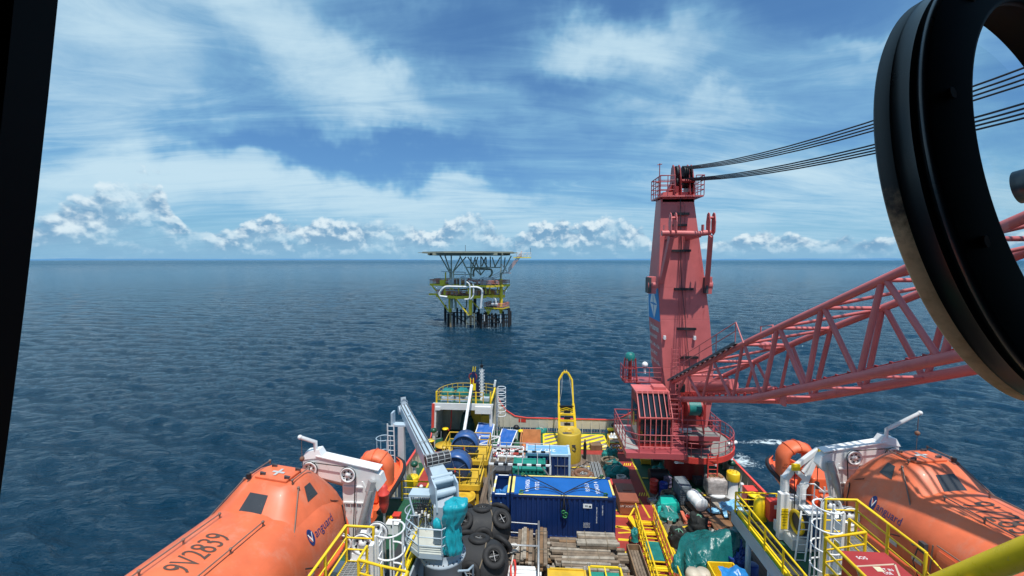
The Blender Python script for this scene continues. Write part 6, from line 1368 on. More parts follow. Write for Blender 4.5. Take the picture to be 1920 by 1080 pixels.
def starboard():
    t, l = boxcrate('life_jacket_box', 'brown life-jacket box with a raised hatch on its lid', 'box', 5.14, 6.3, 26.45, 28.5, 1.02, CRB)
    b = MB(); b.text('LIFE JACKETBOX', .155, frame((5.72, 26.44, .62), XA, ZA), .002); b.build('lettering', WHTC, t); b = MB(); b.b2((5.55, 27.6, 1.02), (6.1, 28.4, 1.06)); b.build('hatch', CRB, l, .01)
    boxcrate('red_box', 'red box just behind the brown life-jacket box', 'box', 4.95, 6.35, 28.62, 29.2, .95, REDB)
    # net bundles and mooring gear along the walkway
    NET = paint('net_teal', (.012, .19, .17), .8, .3, bump=.8, scale=5)
    for px, py, sx_, sy, h, lab in ((1143, 862, 1.2, 1.2, .9, 'round teal net bundle topped with a white label'), (1150, 880, 1.3, 1.0, .6, 'flat teal net heap in the middle of three by the walkway'), (1157, 893, 1.5, 1.2, .75, 'teal net heap tied with rope, nearest the blue container'), (1238, 900, 1.2, 1.5, .8, 'dark teal net heap under the crane walkway, left side'), (1250, 968, 1.2, 1.6, .55, 'dark teal netting draped beside the turquoise box'), (1014, 812, 1.0, .6, .45, 'green net heap on the stern bulwark foot')):
        p = gz(px, py, 0); b = lump((p.x, p.y, .05), (sx_, sy, h), .35, 2.2, 36, 20, seed=px, fold=.05); o = b.build('net_bundle', NET); tag(o, lab, 'net', 'teal net bundles')
        b = MB(); [b.tube([(p.x+.5*sx_*math.cos(a)*k, p.y+.5*sy*math.sin(a)*k, .05+h*1.06*(1-abs(k)**2.5)) for k in (-.9, -.6, -.3, 0, .3, .6, .9)], .018, 5) for a in (.4, 1.6, 2.6)]; b.build('lashing', ROPEW, o)
    p = gz(1145, 880, 0); t = thing('hawser', 'brown hawser coiled below the round teal net bundle', 'rope', (p.x, p.y, .05)); b = MB(); coil(b, (p.x, p.y+.5, .05), .62, .07, 5, .09); b.build('rope', ROPEB, t)
    p = gz(1165, 905, 0); t = thing('white_rope_heap', 'heap of pale rope in front of the teal nets', 'rope', (p.x, p.y, .05)); b = MB(); coil(b, (p.x, p.y, .05), .3, .045, 6, .07); coil(b, (p.x+.2, p.y-.15, .1), .22, .045, 4, .07); b.build('rope', ROPEW, t)
    p = gz(1092, 893, 0); t = thing('pipe_flange', 'rusty ring flange lying beside the blue containers', 'flange', (p.x, p.y, .06)); b = MB(); b.lathe([(.42, 0), (.62, 0), (.62, .28), (.5, .3), (.42, .25), (.42, 0)], (p.x, p.y, .06), 32); b.lathe([(.62, 0), (.85, .02), (.85, .12), (.62, .12)], (p.x, p.y, .06), 32); b.build('ring', RUST, t)
    b = MB(); [b.cyl((p.x+.74*math.cos(a), p.y+.74*math.sin(a), .18), .035, .06, 6) for a in [k*PI/6 for k in range(12)]]; b.build('bolts', GALV, t)
    t = thing('pipe_bundle', 'bundle of grey rods lying towards the stern', 'pipes', (4.3, 31, .06)); b = MB(); [b.tube([(4.05+k*.11, 29.4+rnd()*.3, .12+.1*(k % 2)), (4.0+k*.13, 33+rnd()*.3, .12+.1*(k % 2))], .05, 6) for k in range(7)]; b.build('rods', GALV, t)
    t = thing('chain_heap', 'tangle of pale chain and shackles beside the yellow tank', 'chain', (3.4, 31.2, .06)); b = MB(); rr = random.Random(8); [b.torus((3.5+rr.uniform(-.35, .35), 31.4+rr.uniform(-1, 1.2), .1+rr.random()*.06), .09, .025, 10, 5, M=Euler((rr.random()*3, rr.random()*3, 0)).to_matrix()) for _ in range(46)]; b.build('links', GALV, t)
    t = thing('cylinder_rack', 'white-framed rack with pale bottles at the edge of the hazard stripes', 'rack', (6.35, 36.3, .06)); b = MB(); wirebox(b, (6.0, 36.1, .1), (8.0, 37.0, .9), .07); b.build('frame', YELD, t); b = MB(); b.b2((6.08, 36.2, .6), (6.95, 36.9, .85)); b.build('tray', WHTC, t)
    each('bottle', WHTC, t, [lambda b, k=k: b.lathe([(.09, 0), (.09, .3), (.03, .4), (0, .4)], (6.25+.25*k, 36.5, .86), 10) for k in range(3)]); each('black_bottle', BLK, t, [lambda b, k=k: b.cyl((7.15+.2*(k % 4), 36.35+.35*(k//4), .2), .08, .75, 10) for k in range(8)])
    # drums under the walkway
    for x, y, m, lab in ((8.0, 29.3, REDB, 'red oil drum, leftmost beneath the crane walkway'), (8.55, 28.95, paint('drum_royal', (.015, .05, .30), .4, .1, .2), 'royal blue oil drum beneath the crane walkway'), (9.05, 29.7, paint('drum_rust', (.10, .09, .16), .6, .2, .7, (.35, .2, .1), 2), 'rust-banded blue drum behind the royal blue one')):
        t = thing('oil_drum', lab, 'drum', (x, y, .02), 'oil drums beneath the crane walkway'); b = MB(); b.lathe([(.28, 0), (.29, .02), (.28, .3), (.295, .31), (.28, .33), (.28, .6), (.295, .61), (.28, .63), (.28, .88), (.29, .9), (.27, .9), (.26, .87), (0, .87)], (x, y, .02), 28); b.build('shell', m, t); b = MB(); b.cyl((x+.12, y-.1, .885), .04, .03, 10); b.build('bung', GALV, t)
    t = thing('dark_drum', 'black drum-shaped winch bundle behind the drums', 'drum', (8.6, 30.4, 0)); b = MB(); b.cyl((8.0, 30.6, .6), .45, 1.3, 20, M=Matrix.Rotation(PI/2, 3, 'Y')); b.build('spool', BLK, t)
    t = thing('hose_coil', 'coil of brown hose lying beside the turquoise box', 'hose', (8.3, 27.9, .06)); p = gz(1252, 930, .5); b = MB(); coil(b, (p.x, p.y, .45), .42, .05, 5, .045); b.build('hose', ROPEB, t)
    b = lump((p.x, p.y, .03), (1.1, 1.1, .42), .3, 2, seed=3); tag(b.build('tarp_heap', NET), 'dark teal heap beneath the brown hose coil', 'net')
    TQ = paint('turquoise', (.01, .42, .33), .4, .12, .05)
    t = thing('turquoise_box', 'turquoise fabric-covered box on the right-hand deck', 'box', (8.2, 26.9, .06)); b = MB(); b.hexa([(7.55, 26.5, .06), (9.1, 26.9, .06), (9.0, 27.9, .06), (7.7, 27.7, .06)], [(7.75, 26.7, .72), (8.95, 26.95, .72), (8.8, 27.75, .8), (7.95, 27.6, .8)]); b.build('cover', TQ, t, .05, 3); b = MB(); b.hexa([(7.45, 26.3, .06), (7.75, 26.3, .06), (7.8, 26.6, .06), (7.5, 26.6, .06)], [(7.5, 26.5, .6), (7.8, 26.55, .7), (7.8, 26.65, .7), (7.5, 26.6, .6)]); b.build('flap', TQ, t, .02)
    t = thing('covered_pallet', 'tall stack under a grey tarpaulin in front of the crane pedestal', 'pallet', (9.6, 28.2, .06)); GT = paint('grey_tarp', (.15, .18, .20), .6, .15, bump=.5, scale=2)
    b = MB(); b.hexa([(9.2, 27.6, .1), (10.1, 27.75, .1), (10.05, 29.0, .1), (9.1, 28.9, .1)], [(9.2, 27.75, 1.35), (10.05, 27.85, 1.3), (9.95, 28.9, 1.5), (9.15, 28.8, 1.5)]); b.build('tarpaulin', GT, t, .05, 3)
    b = MB(); [b.tube([(9.17, 27.58-.0*k, .25+.16*k), (10.12, 27.7, .25+.155*k)], .015, 5) for k in range(7)]; b.build('lashing', DKG, t)
    t = thing('wooden_pallet', 'low wooden pallet under the grey tarpaulin stack', 'pallet', (9.6, 28.2, .06)); 
    b = MB(); [b.b2((9.1, 27.5+i*.28, .06), (10.15, 27.64+i*.28, .1)) for i in range(6)]; b.build('boards', WOOD, t)
    # white rolls on a small trolley
    t = thing('fabric_roll', 'white ribbed rolls lying on an orange trolley', 'roll', (10.0, 27.2, .06)); Mr = Matrix.Rotation(.25, 3, 'Z')@Matrix.Rotation(PI/2-.12, 3, 'X'); c = Vector((10.2, 26.45, .85)); prof = [(0, 0), (.40, 0), (.44, .06)]
    for k in range(3): prof += [(.41, .12+.33*k), (.43, .28+.33*k), (.38, .40+.33*k)]
    b = MB(); b.lathe(prof+[(.38, 1.12), (0, 1.13)], c-Mr@Vector((0, 0, 1.6)) if False else c, 32, Matrix.Rotation(.25, 3, 'Z')@Matrix.Rotation(-PI/2+.12, 3, 'X')); b.build('roll', WHTC, t)
    b = MB(); b.box((10.1, 27.0, .3), (.7, 1.7, .08), rz=.25); [b.bar((10.1+dx, 26.4+dy, .06), (10.1+dx, 26.4+dy, .4), .07) for dx in (-.25, .3) for dy in (0, 1.2)]; b.bar((10.75, 26.4, .1), (10.7, 26.5, 1.3), .06); b.build('trolley', RUST, t)
    each('wheel', BLK, t, [lambda b, x=x, y=y: b.cyl((x, y, .16), .1, .06, 14, M=Matrix.Rotation(PI/2, 3, 'Y')) for x in (9.8, 10.45) for y in (26.35, 27.6)])
    OR = paint('beam_orange', (.62, .16, .09), .5, .15, .2)
    for x, y, l, a, lab in ((9.0, 26.2, 1.0, 1.5, 'orange steel beam standing beside the rolls'), (10.0, 25.6, 1.9, .1, 'orange steel beam on the deck in front of the rolls'), (11.0, 24.9, 1.2, -.25, 'orange steel beam, upper one by the brown plate'), (11.0, 24.3, 1.3, .1, 'orange steel beam, lower one by the brown plate')):
        t = thing('steel_beam', lab, 'beam', (x, y, .06), 'orange steel beams on the deck'); b = MB(); M = Matrix.Rotation(a, 3, 'Z'); b.box((x, y, .1), (l, .2, .05), M=M); b.box((x, y, .2), (l, .05, .18), M=M); b.box((x, y, .3), (l, .2, .04), M=M); b.build('section', OR, t)
    # shrink-wrapped pallet
    t = thing('wrapped_pallet', 'shrink-wrapped box load on a white base beside the yellow-capped vent', 'pallet', (12.1, 29.2, .06)); b = MB(); b.lathe([(.55, 0), (.6, .1), (.55, .22), (0, .22)], (12.15, 29.2, .06), 28, sx=1.1); b.build('base', WHTC, t)
    b = lump((12.15, 29.35, .3), (1.35, 1.1, 1.0), .06, 2, 40, 20, p=7, seed=9); b.build('wrap', paint('shrink_wrap', (.45, .40, .37), .25, .3, .4, (.22, .07, .05), 3, bump=.5), t); b = MB(); [b.box((11.85+.3*k, 29.4, 1.34), (.26, .5, .1), rz=.1*k) for k in range(3)]; b.build('cartons', paint('carton', (.30, .16, .08), .8, .2), t)
    b = MB(); b.box((12.2, 28.0, .09), (2.2, 1.4, .05), rz=.05); tag(b.build('rubber_mat', RUBB), 'black studded mat below the wrapped pallet', 'mat')
    t = thing('steel_plate', 'brown plywood sheet lying on pallets in front of the blue-covered box', 'plate', (11.7, 25.2, .06)); p = [gz(*q, .35) for q in ((1328, 968), (1364, 962), (1374, 985), (1340, 992))]; b = MB(); b.hexa([(v.x, v.y, .28) for v in p][::-1], [(v.x, v.y, .33) for v in p][::-1]); b.build('sheet', paint('ply_brown', (.22, .11, .05), .6, .15, .3), t); b = MB(); [b.bar((p[0].x+.1, p[0].y-f, .17), (p[1].x-.1, p[1].y-f, .17), .1, .2) for f in (.1, .7, 1.3)]; b.build('bearer', DKG, t)
    t = thing('covered_box', 'brown box under a light blue plastic sheet', 'box', (12.4, 25.7, .06)); c = gz(1380, 985, 0); b = MB(); b.b2((c.x-.45, c.y-.1, .06), (c.x+.55, c.y+1.0, .75)); b.build('carton', paint('carton2', (.24, .15, .09), .8, .2, .3), t, .02)
    q = [Vector((c.x-.65, c.y-.12, .45)), Vector((c.x+.65, c.y+.2, .7)), Vector((c.x+.6, c.y+1.4, .8)), Vector((c.x-.6, c.y+1.2, .72))]
    b = sheet(lambda u, v: q[0].lerp(q[1], u).lerp(q[3].lerp(q[2], u), v)+Vector((0, 0, .22*math.sin(PI*u)*math.sin(PI*v))), 20, 20, .16, 2.2, 5); b.v += []; b.build('plastic_sheet', paint('sheet_blue', (.20, .46, .66), .3, .12, bump=.5, scale=3), t)
    b = lump((c.x-1.0, c.y+.8, .35), (.7, .5, .22), .3, 3, seed=11); tag(b.build('blue_sheet_scrap', MT['sheet_blue']), 'scrap of light blue plastic lying on the brown sheet', 'plastic sheet')
    # black net bundles with coil, white rope
    BN = paint('black_net', (.014, .015, .014), .8, .3, .2, (.05, .05, .04), 4, bump=.8)
    for px, py, sz, lab in ((1313, 1012, (1.1, 1.2, 1.15), 'taller black net bundle strapped with pale green webbing'), (1276, 1030, (1.15, 1.0, .85), 'lower black net bundle tied with green cord')):
        c = gz(px, py, 0); o = lump((c.x, c.y+.4, .05), sz, .22, 2.5, 36, 22, seed=px, fold=.04).build('net_bundle', BN); tag(o, lab, 'net', 'black net bundles'); b = MB()
        for a in (.2, 1.3, 2.4): b.tube([(c.x+.5*sz[0]*math.cos(a)*k, c.y+.4+.5*sz[1]*math.sin(a)*k, .05+sz[2]*1.05*(1-abs(k)**2.6)) for k in (-.95, -.7, -.35, 0, .35, .7, .95)], .028, 5)
        b.build('webbing', paint('webbing', (.12, .30, .20), .7), o)
    c = gz(1311, 1012, .3); t = thing('rope_coil', 'round rope coil leaning on the taller black bundle', 'rope', (c.x, c.y, .06)); b = MB()
    for k in range(3): b.torus((c.x, c.y-.25-.03*k, .42), .22+.05*k, .045, 22, 7, M=Matrix.Rotation(PI/2-.4, 3, 'X'))
    b.build('rope', ROPEB, t)
    c = gz(1347, 1008, 0); t = thing('rope_heap', 'tangled bright white rope on the deck near the green tarpaulin', 'rope', (c.x, c.y, .06)); b = MB(); rr = random.Random(4)
    for k in range(9): pts = [(c.x+rr.uniform(-.7, .7), c.y+rr.uniform(-.35, .35), .1+rr.random()*.22) for _ in range(5)]; b.tube(pts, .035, 5)
    b.build('rope', ROPEW, t)
    # big green tarpaulin over cargo
    GT2 = paint('tarp_green', (.008, .12, .115), .30, .2, bump=.6, scale=1.6)
    t = thing('covered_cargo', 'long heap of cargo under a shiny dark green tarpaulin', 'tarpaulin', (9.5, 23.3, .06)); L0 = [gz(1262, 1055, .5), gz(1300, 1068, .9), gz(1345, 1050, 1.2), gz(1402, 1015, 1.6)]; U0 = [gz(1290, 1000, .5), gz(1325, 985+8, 1.0), gz(1360, 1000, 1.2), gz(1403, 985, 1.7)]
    def cp(A, f): k = min(2.999, f*3); i = int(k); return A[i].lerp(A[i+1], k-i)
    b = sheet(lambda u, v: cp(L0, u).lerp(cp(U0, u), v)+Vector((0, 0, .55*math.sin(PI*min(1, v*1.05))**.8*(1-.25*math.sin(7*u))-.55*(1-v)**4+.05*math.sin(22*u+9*v+3*mn.noise(Vector((u*4, v*4, 0)))))), 60, 40, .16, .9, 2); b.build('tarpaulin', GT2, t)
    b = lump((8.1, 21.6, .06), (1.2, 2.0, 1.1), .25, 2, seed=21, fold=.06); b.build('tarpaulin_flap', GT2, t)
    b = lump((9.6, 22.4, .06), (3.0, 1.9, 1.15), .08, 1.5, seed=31, p=4); b.build('cargo', DKG, t)
    for px, lab in ((1300, 'beige round tank end under the green tarpaulin, left of the pair'), (1318, 'beige round tank end under the green tarpaulin, right of the pair')):
        c = gz(px, 1072, 1.1); b = MB(); b.lathe([(.33, .06), (.36, .3), (.36, 1.0), (.3, 1.15), (0, 1.18)], (c.x, c.y, 0), 24); tag(b.build('beige_tank', paint('beige', (.52, .46, .36), .5, .1, .2)), lab, 'tank', 'beige tanks under the green tarpaulin')
    # yellow skip with blue contents
    a, d = gz(1325, 1052, 1.2), gz(1372, 1050, 1.2); t = thing('open_skip', 'yellow open-topped skip at the bottom edge', 'skip', (8.6, 20.6, .06)); b = MB()
    for q in (((a.x, a.y-1.8), (a.x+.06, a.y)), ((d.x-.06, a.y-1.8), (d.x, a.y)), ((a.x, a.y-.06), (d.x, a.y)), ((a.x, a.y-1.8), (d.x, a.y-1.74))): b.b2((*q[0], .1), (*q[1], 1.2))
    b.b2((a.x, a.y-1.8, .3), (d.x, a.y, .35)); b.build('shell', YEL, t, .01)
    for k, (px, py, z) in enumerate(((1378, 1043, 1.0), (1390, 1050, .9), (1384, 1030, 1.2))):
        c = gz(px, py, z); b = lump((c.x, c.y, .06), (.8, .7, z), .3, 3, seed=k*3, p=4); tag(b.build('blue_canister', paint('canister_blue', (.015, .05, .25), .35, .3, .3, (.4, .42, .5), 6)), ('heap of blue canisters right of the yellow skip, left part', 'heap of blue canisters right of the yellow skip, nearest part', 'heap of blue canisters against the green tarpaulin')[k], 'canisters', 'blue canisters by the skip')
    a, d = gz(1345, 1062, 1.3), gz(1400, 1075, 1.3); q = [Vector((a.x, a.y-1.2, 1.25)), Vector((d.x, d.y-1.2, 1.1)), Vector((d.x, d.y+.2, 1.25)), Vector((a.x, a.y, 1.3))]
    tag(sheet(lambda u, v: q[0].lerp(q[1], u).lerp(q[3].lerp(q[2], u), v), 16, 16, .2, 2, 6).build('blue_tarpaulin', paint('tarp_sky', (.02, .20, .52), .35, .15, bump=.4)), 'bright blue tarpaulin at the bottom edge right of the skip', 'tarpaulin')
    c = gz(1410, 1060, .9); t = thing('blue_drum', 'upright blue drum standing under the right boat deck edge', 'drum', (c.x, c.y, .06)); b = MB(); b.lathe([(.3, 0), (.3, .88), (.27, .9), (0, .88)], (c.x, c.y, .06), 28); b.build('shell', MT['drum_royal'], t)
starboard()
# ------------------------------------------------------------------ grey deck crane on the port side
def grey_crane():
    t = thing('knuckle_crane', 'pale grey deck crane with its box boom resting on a post', 'crane', (-4.17, 17.7, 0)); c = Vector((-4.17, 17.7, 0))
    b = MB(); b.lathe([(.92, 0), (.92, .2), (.80, .3), (.80, 3.2), (.98, 3.25), (.98, 3.4), (.86, 3.42), (.86, 3.75)], c, 40); b.build('pedestal', GRY, t)
    b = MB(); [b.cyl(c+Vector((.92*math.cos(a), .92*math.sin(a), 3.4)), .025, .04, 6) for a in [k*PI/14 for k in range(28)]]; b.build('flange_bolts', DKG, t)
    b = MB(); b.hexa([(c.x-.35, c.y-.4, 3.7), (c.x+.5, c.y-.4, 3.7), (c.x+.5, c.y+.5, 3.7), (c.x-.35, c.y+.5, 3.7)], [(c.x-.35, c.y-.3, 5.6), (c.x+.4, c.y-.3, 5.6), (c.x+.4, c.y+.4, 5.8), (c.x-.35, c.y+.4, 5.8)]); b.build('king_post', GRY, t, .02)
    foot, tip = Vector((-4.25, 18.3, 5.95)), Vector((-8.45, 25.6, 6.95)); d = (tip-foot).normalized(); sd = Vector((d.y, -d.x, 0)).normalized(); up = sd.cross(d)
    def sec(p, w, h): return [p+sd*a*w/2+up*b_*h/2 for a, b_ in ((-1, -1), (1, -1), (1, 1), (-1, 1))]
    b = MB(); b.hexa(sec(foot+d*1.4, .62, .72), sec(tip, .48, .5)); bm = b.build('boom', GRYL, t, .015)
    b = MB(); [b.bar(foot+d*1.6+sd*o*1.15+up*.39, tip+sd*o*.9+up*.28, .05, .035) for o in (-.2, 0, .2)]; b.build('boom_hose', DKG, bm)
    b = MB(); b.hexa(sec(foot+d*.0-up*.1, .8, .9), sec(foot+d*1.5-up*.02, .66, .8)); b.build('boom_heel', GRYL, t, .02)
    each('hinge_cheek', GRYL, t, [lambda b, o=o: b.prism([(-.55, -.5), (.5, -.55), (.75, .1), (.3, .55), (-.25, .5)], .07, frame(foot+sd*o+Vector((.1, -.3, 0)), d, up)) for o in (-.52, .46)], .01)
    b = MB(); My = frame((0, 0, 0), d, up).to_3x3(); [b.tube([foot-sd*.5+d*k+up*z, foot+sd*.5+d*k+up*z], r_, 14) for k, z, r_ in ((-.35, .05, .16), (0, .38, .13), (.42, .35, .1))]; b.build('hinge_pin', GRYL, t)
    b = MB(); p = foot+d*1.5+up*.55; b.tube([p-sd*.45, p+sd*.7], .24, 20); b.build('winch_drum', ROPE, t)
    b = MB(); [b.torus(p+sd*o, .30, .02, 20, 6, M=Matrix((up, d, sd)).transposed()) for o in (-.45, -.2, .1, .4, .7)]; [b.tube([p-sd*.45+up*.3*math.cos(a)+d*.3*math.sin(a), p+sd*.7+up*.3*math.cos(a)+d*.3*math.sin(a)], .014, 5) for a in [k*PI/5 for k in range(10)]]; b.build('winch_guard', GALV, t)
    b = MB(); b.cyl(tip-sd*.32-up*.1, .26, .12, 20, M=Matrix((up, d, sd)).transposed()); b.cyl(tip+sd*.15+d*.1+up*.1, .2, .1, 18, M=Matrix((up, d, sd)).transposed()); b.bar(tip+up*.2, tip+up*.65+d*.2, .3, .2); b.tube([tip+up*.4-sd*.2, tip+up*.7, tip+up*.4+sd*.25], .02, 5); b.build('tip_sheave', GRY, bm)
    b = MB(); b.tube([foot+Vector((-.1, -.4, -1.6)), foot+d*1.2-up*.55], .13, 14); b.tube([foot+Vector((-.1, -.4, -1.6)), foot+d*.6-up*.5+Vector((0, 0, -.3))], .17, 14); b.build('luffing_ram', GRY, t)
    b = MB(); q = foot+d*3.5; b.bar(q-sd*.42-up*.36, q-sd*.42+up*.42, .04); b.bar(q-sd*.42+up*.42, q+sd*.9+up*.42, .03); b.bar(q+sd*.9+up*.42, q+sd*.9+up*.8, .03); b.build('hose_hoop', GALV, bm)
    # manifold rack
    a = gy(770, 925, 18.4); z = a.z; b = MB(); b.b2((a.x, 18.1, z), (a.x+.95, 18.7, z+.1)); b.bar((a.x+.02, 18.1, z), (a.x+.3, 17.9, z-.7), .06); b.bar((a.x+.9, 18.6, z), (a.x+.9, 18.6, z-1.3), .06); b.build('manifold_shelf', GRYL, t)
    b = MB(); rr = random.Random(2)
    for k in range(9): x = a.x+.12+k*.1; b.tube([(x, 18.15, z-.02), (x, 18.1, z-.25), (x+.04, 18.2, z-.45), (x+rr.uniform(-.1, .3), 18.3, z-.9), (x+rr.uniform(0, .5), 18.4, z-1.5)], .02, 5)
    for k in range(6): zz = z-.5-k*.13; b.tube([(a.x+.1, 18.4, zz), (a.x+.9, 18.5, zz+rr.uniform(-.05, .05))], .022, 5)
    b.build('hydraulic_hose', DKG, t)
    b = MB(); [b.box((a.x+.15+k*.14, 18.25, z-.75-.1*(k % 3)), (.09, .1, .12)) for k in range(6)]; b.build('valve_block', WHT, t)
    # operator platform with railing
    pf = 3.95; pg = [(-5.75, 18.5), (-5.7, 17.35), (-5.0, 16.75), (-4.0, 16.7), (-3.9, 17.4), (-3.9, 18.7), (-5.2, 18.9)]
    b = MB(); b.prism(pg, .22, c=(0, 0, pf-.2)); pl = b.build('operator_platform', GRYL, t, .01); b = MB(); b.prism([(x*.97-.13, y*.985+.25) for x, y in pg[:5]]+[(-4.2, 18.6), (-5.2, 18.7)], .01, c=(0, 0, pf+.025)); b.build('platform_floor', paint('pale_floor', (.48, .50, .45), .6, .1, .25, (.3, .2, .12), 2), pl)
    b = MB(); rail(b, [(*q, pf) for q in (pg[0], pg[1], pg[2], pg[3], (-3.75, 17.0))], h=1.1, sp=.8, r=.03, post=.028); b.build('platform_railing', GRYL, pl)
    # seat and controls under a cyan tarpaulin
    b = MB(); b.b2((-4.0, 17.0, 4.0), (-3.4, 17.6, 4.6)); b.b2((-3.8, 17.3, 4.6), (-3.35, 17.6, 5.6)); b.build('control_seat', BLK, t)
    b = MB(); n = 96; prof = [(.02, 6.08), (.44, 6.06), (.52, 5.98), (.53, 5.6), (.51, 5.25), (.46, 5.0), (.49, 4.8), (.55, 4.4), (.58, 4.05), (.5, 3.85)]; pts = []
    prof2 = []
    for (r0, z0), (r1, z1) in zip(prof[:-1], prof[1:]):
        for k in range(4): f = k/4; prof2.append((r0+(r1-r0)*f, z0+(z1-z0)*f))
    vs = []
    for i, (r_, z_) in enumerate(prof2):
        for j in range(n):
            a_ = 2*PI*j/n; w_ = mn.fractal(Vector((math.cos(a_)*1.3, math.sin(a_)*1.3, z_*1.4)), .8, 2, 4); fo = .13*abs(math.sin(a_*4.5+2.5*mn.noise(Vector((z_*.8, a_, 0)))+.5*z_))**.7*(1 if z_ < 5.8 else .25)
            hood = max(0.0, min(1.0, (z_-5.1)/.5)); pw = 2+3.0*hood; ca, sa = math.cos(a_), math.sin(a_); se = (abs(ca)**pw+abs(sa)**pw)**(-1/pw)
            crease = .045*mn.noise(Vector((ca*6, sa*6, z_*1.1)))+.03*abs(mn.noise(Vector((ca*11, sa*11, z_*2.5+4))))
            q = (r_*(1+.12*w_)-fo*(1-.6*hood))*se+crease; hem = -.22*max(0, (4.2-z_))*(.5+mn.noise(Vector((ca*2, sa*2, 1))))
            vs.append((-3.66+q*ca*(.88+.10*hood)+.16*hood, 17.1+q*sa*.74, z_+.05*w_+hem+.10*hood*ca))
    b.add(vs, [[i*n+j, (i+1)*n+j, (i+1)*n+(j+1) % n, i*n+(j+1) % n][::-1] for i in range(len(prof2)-1) for j in range(n)], True); b.add([vs[j] for j in range(n)], [list(range(n))])
    o = b.build('seat_tarpaulin', TEALB, t); b = lump((-4.25, 17.1, 5.0), (.35, .3, .55), .4, 3, 20, 12, seed=5, flat=False); b.build('tarpaulin_knot', TEALB, t)
    b = MB(); b.tube([(-3.3+.25*k*0, 16.6, 3.4), (-2.95, 16.9, 3.2), (-2.85, 17.6, 2.9), (-2.9, 17.9, 2.2), (-3.1, 17.9, 1.6)], .045, 8); b.tube([(-3.2, 17.3, 2.9), (-2.9, 17.6, 2.0)], .03, 6); b.build('ladder_hoop', GRYL, t)
    # boom rest post with caged ladder
    pb = Vector((-8.1, 24.0, 0)); t2 = thing('boom_rest', 'pale grey post carrying the grey boom tip, with a caged ladder', 'post', pb)
    b = MB(); b.hexa([pb+Vector((-.24, -.2, 0)), pb+Vector((.24, -.2, 0)), pb+Vector((.24, .24, 0)), pb+Vector((-.24, .24, 0))], [pb+Vector((-.2, 0, 6.4)), pb+Vector((.16, 0, 6.4)), pb+Vector((.16, .3, 6.4)), pb+Vector((-.2, .3, 6.4))]); b.build('post', paint('post_grey', (.50, .53, .54), .45, .06, .3, (.3, .2, .13), 1, streak=True), t2, .03)
    b = MB(); b.b2((pb.x-.6, pb.y, 6.4), (pb.x+.5, pb.y+.5, 6.5)); b.b2((pb.x-.6, pb.y, 6.5), (pb.x-.5, pb.y+.5, 7.2)); b.b2((pb.x+.42, pb.y, 6.5), (pb.x+.5, pb.y+.5, 7.1)); b.build('saddle', GRYL, t2)
    b = MB(); ladder(b, (pb.x-.52, pb.y-.1, 0), (pb.x-.6, pb.y-.05, 6.6), .38, r=.028); b.build('ladder', WHT, t2)
    b = MB(); cage(b, (pb.x-1.02, pb.y-.1), .42, 4.0, 5.75, .85, PI, 1.5*PI, 4, .025); b.build('cage', GRYL, t2)
    # hoops of the lower access ladder beside the crane platform
    c3 = (-5.55, 18.35); t3 = thing('hooped_ladder', 'grey hooped ladder climbing to the grey crane platform', 'ladder', (c3[0], c3[1], 0)); b = MB(); cage(b, c3, .5, 2.2, 4.9, .65, PI*.9, 1.5*PI, 5, .025); b.build('cage', GRY, t3); b = MB(); ladder(b, (c3[0]+.45, c3[1]+.1, 0), (c3[0]+.45, c3[1]+.1, 4.9), .42, (0, 1, 0)); b.build('ladder', GRY, t3)
grey_crane()
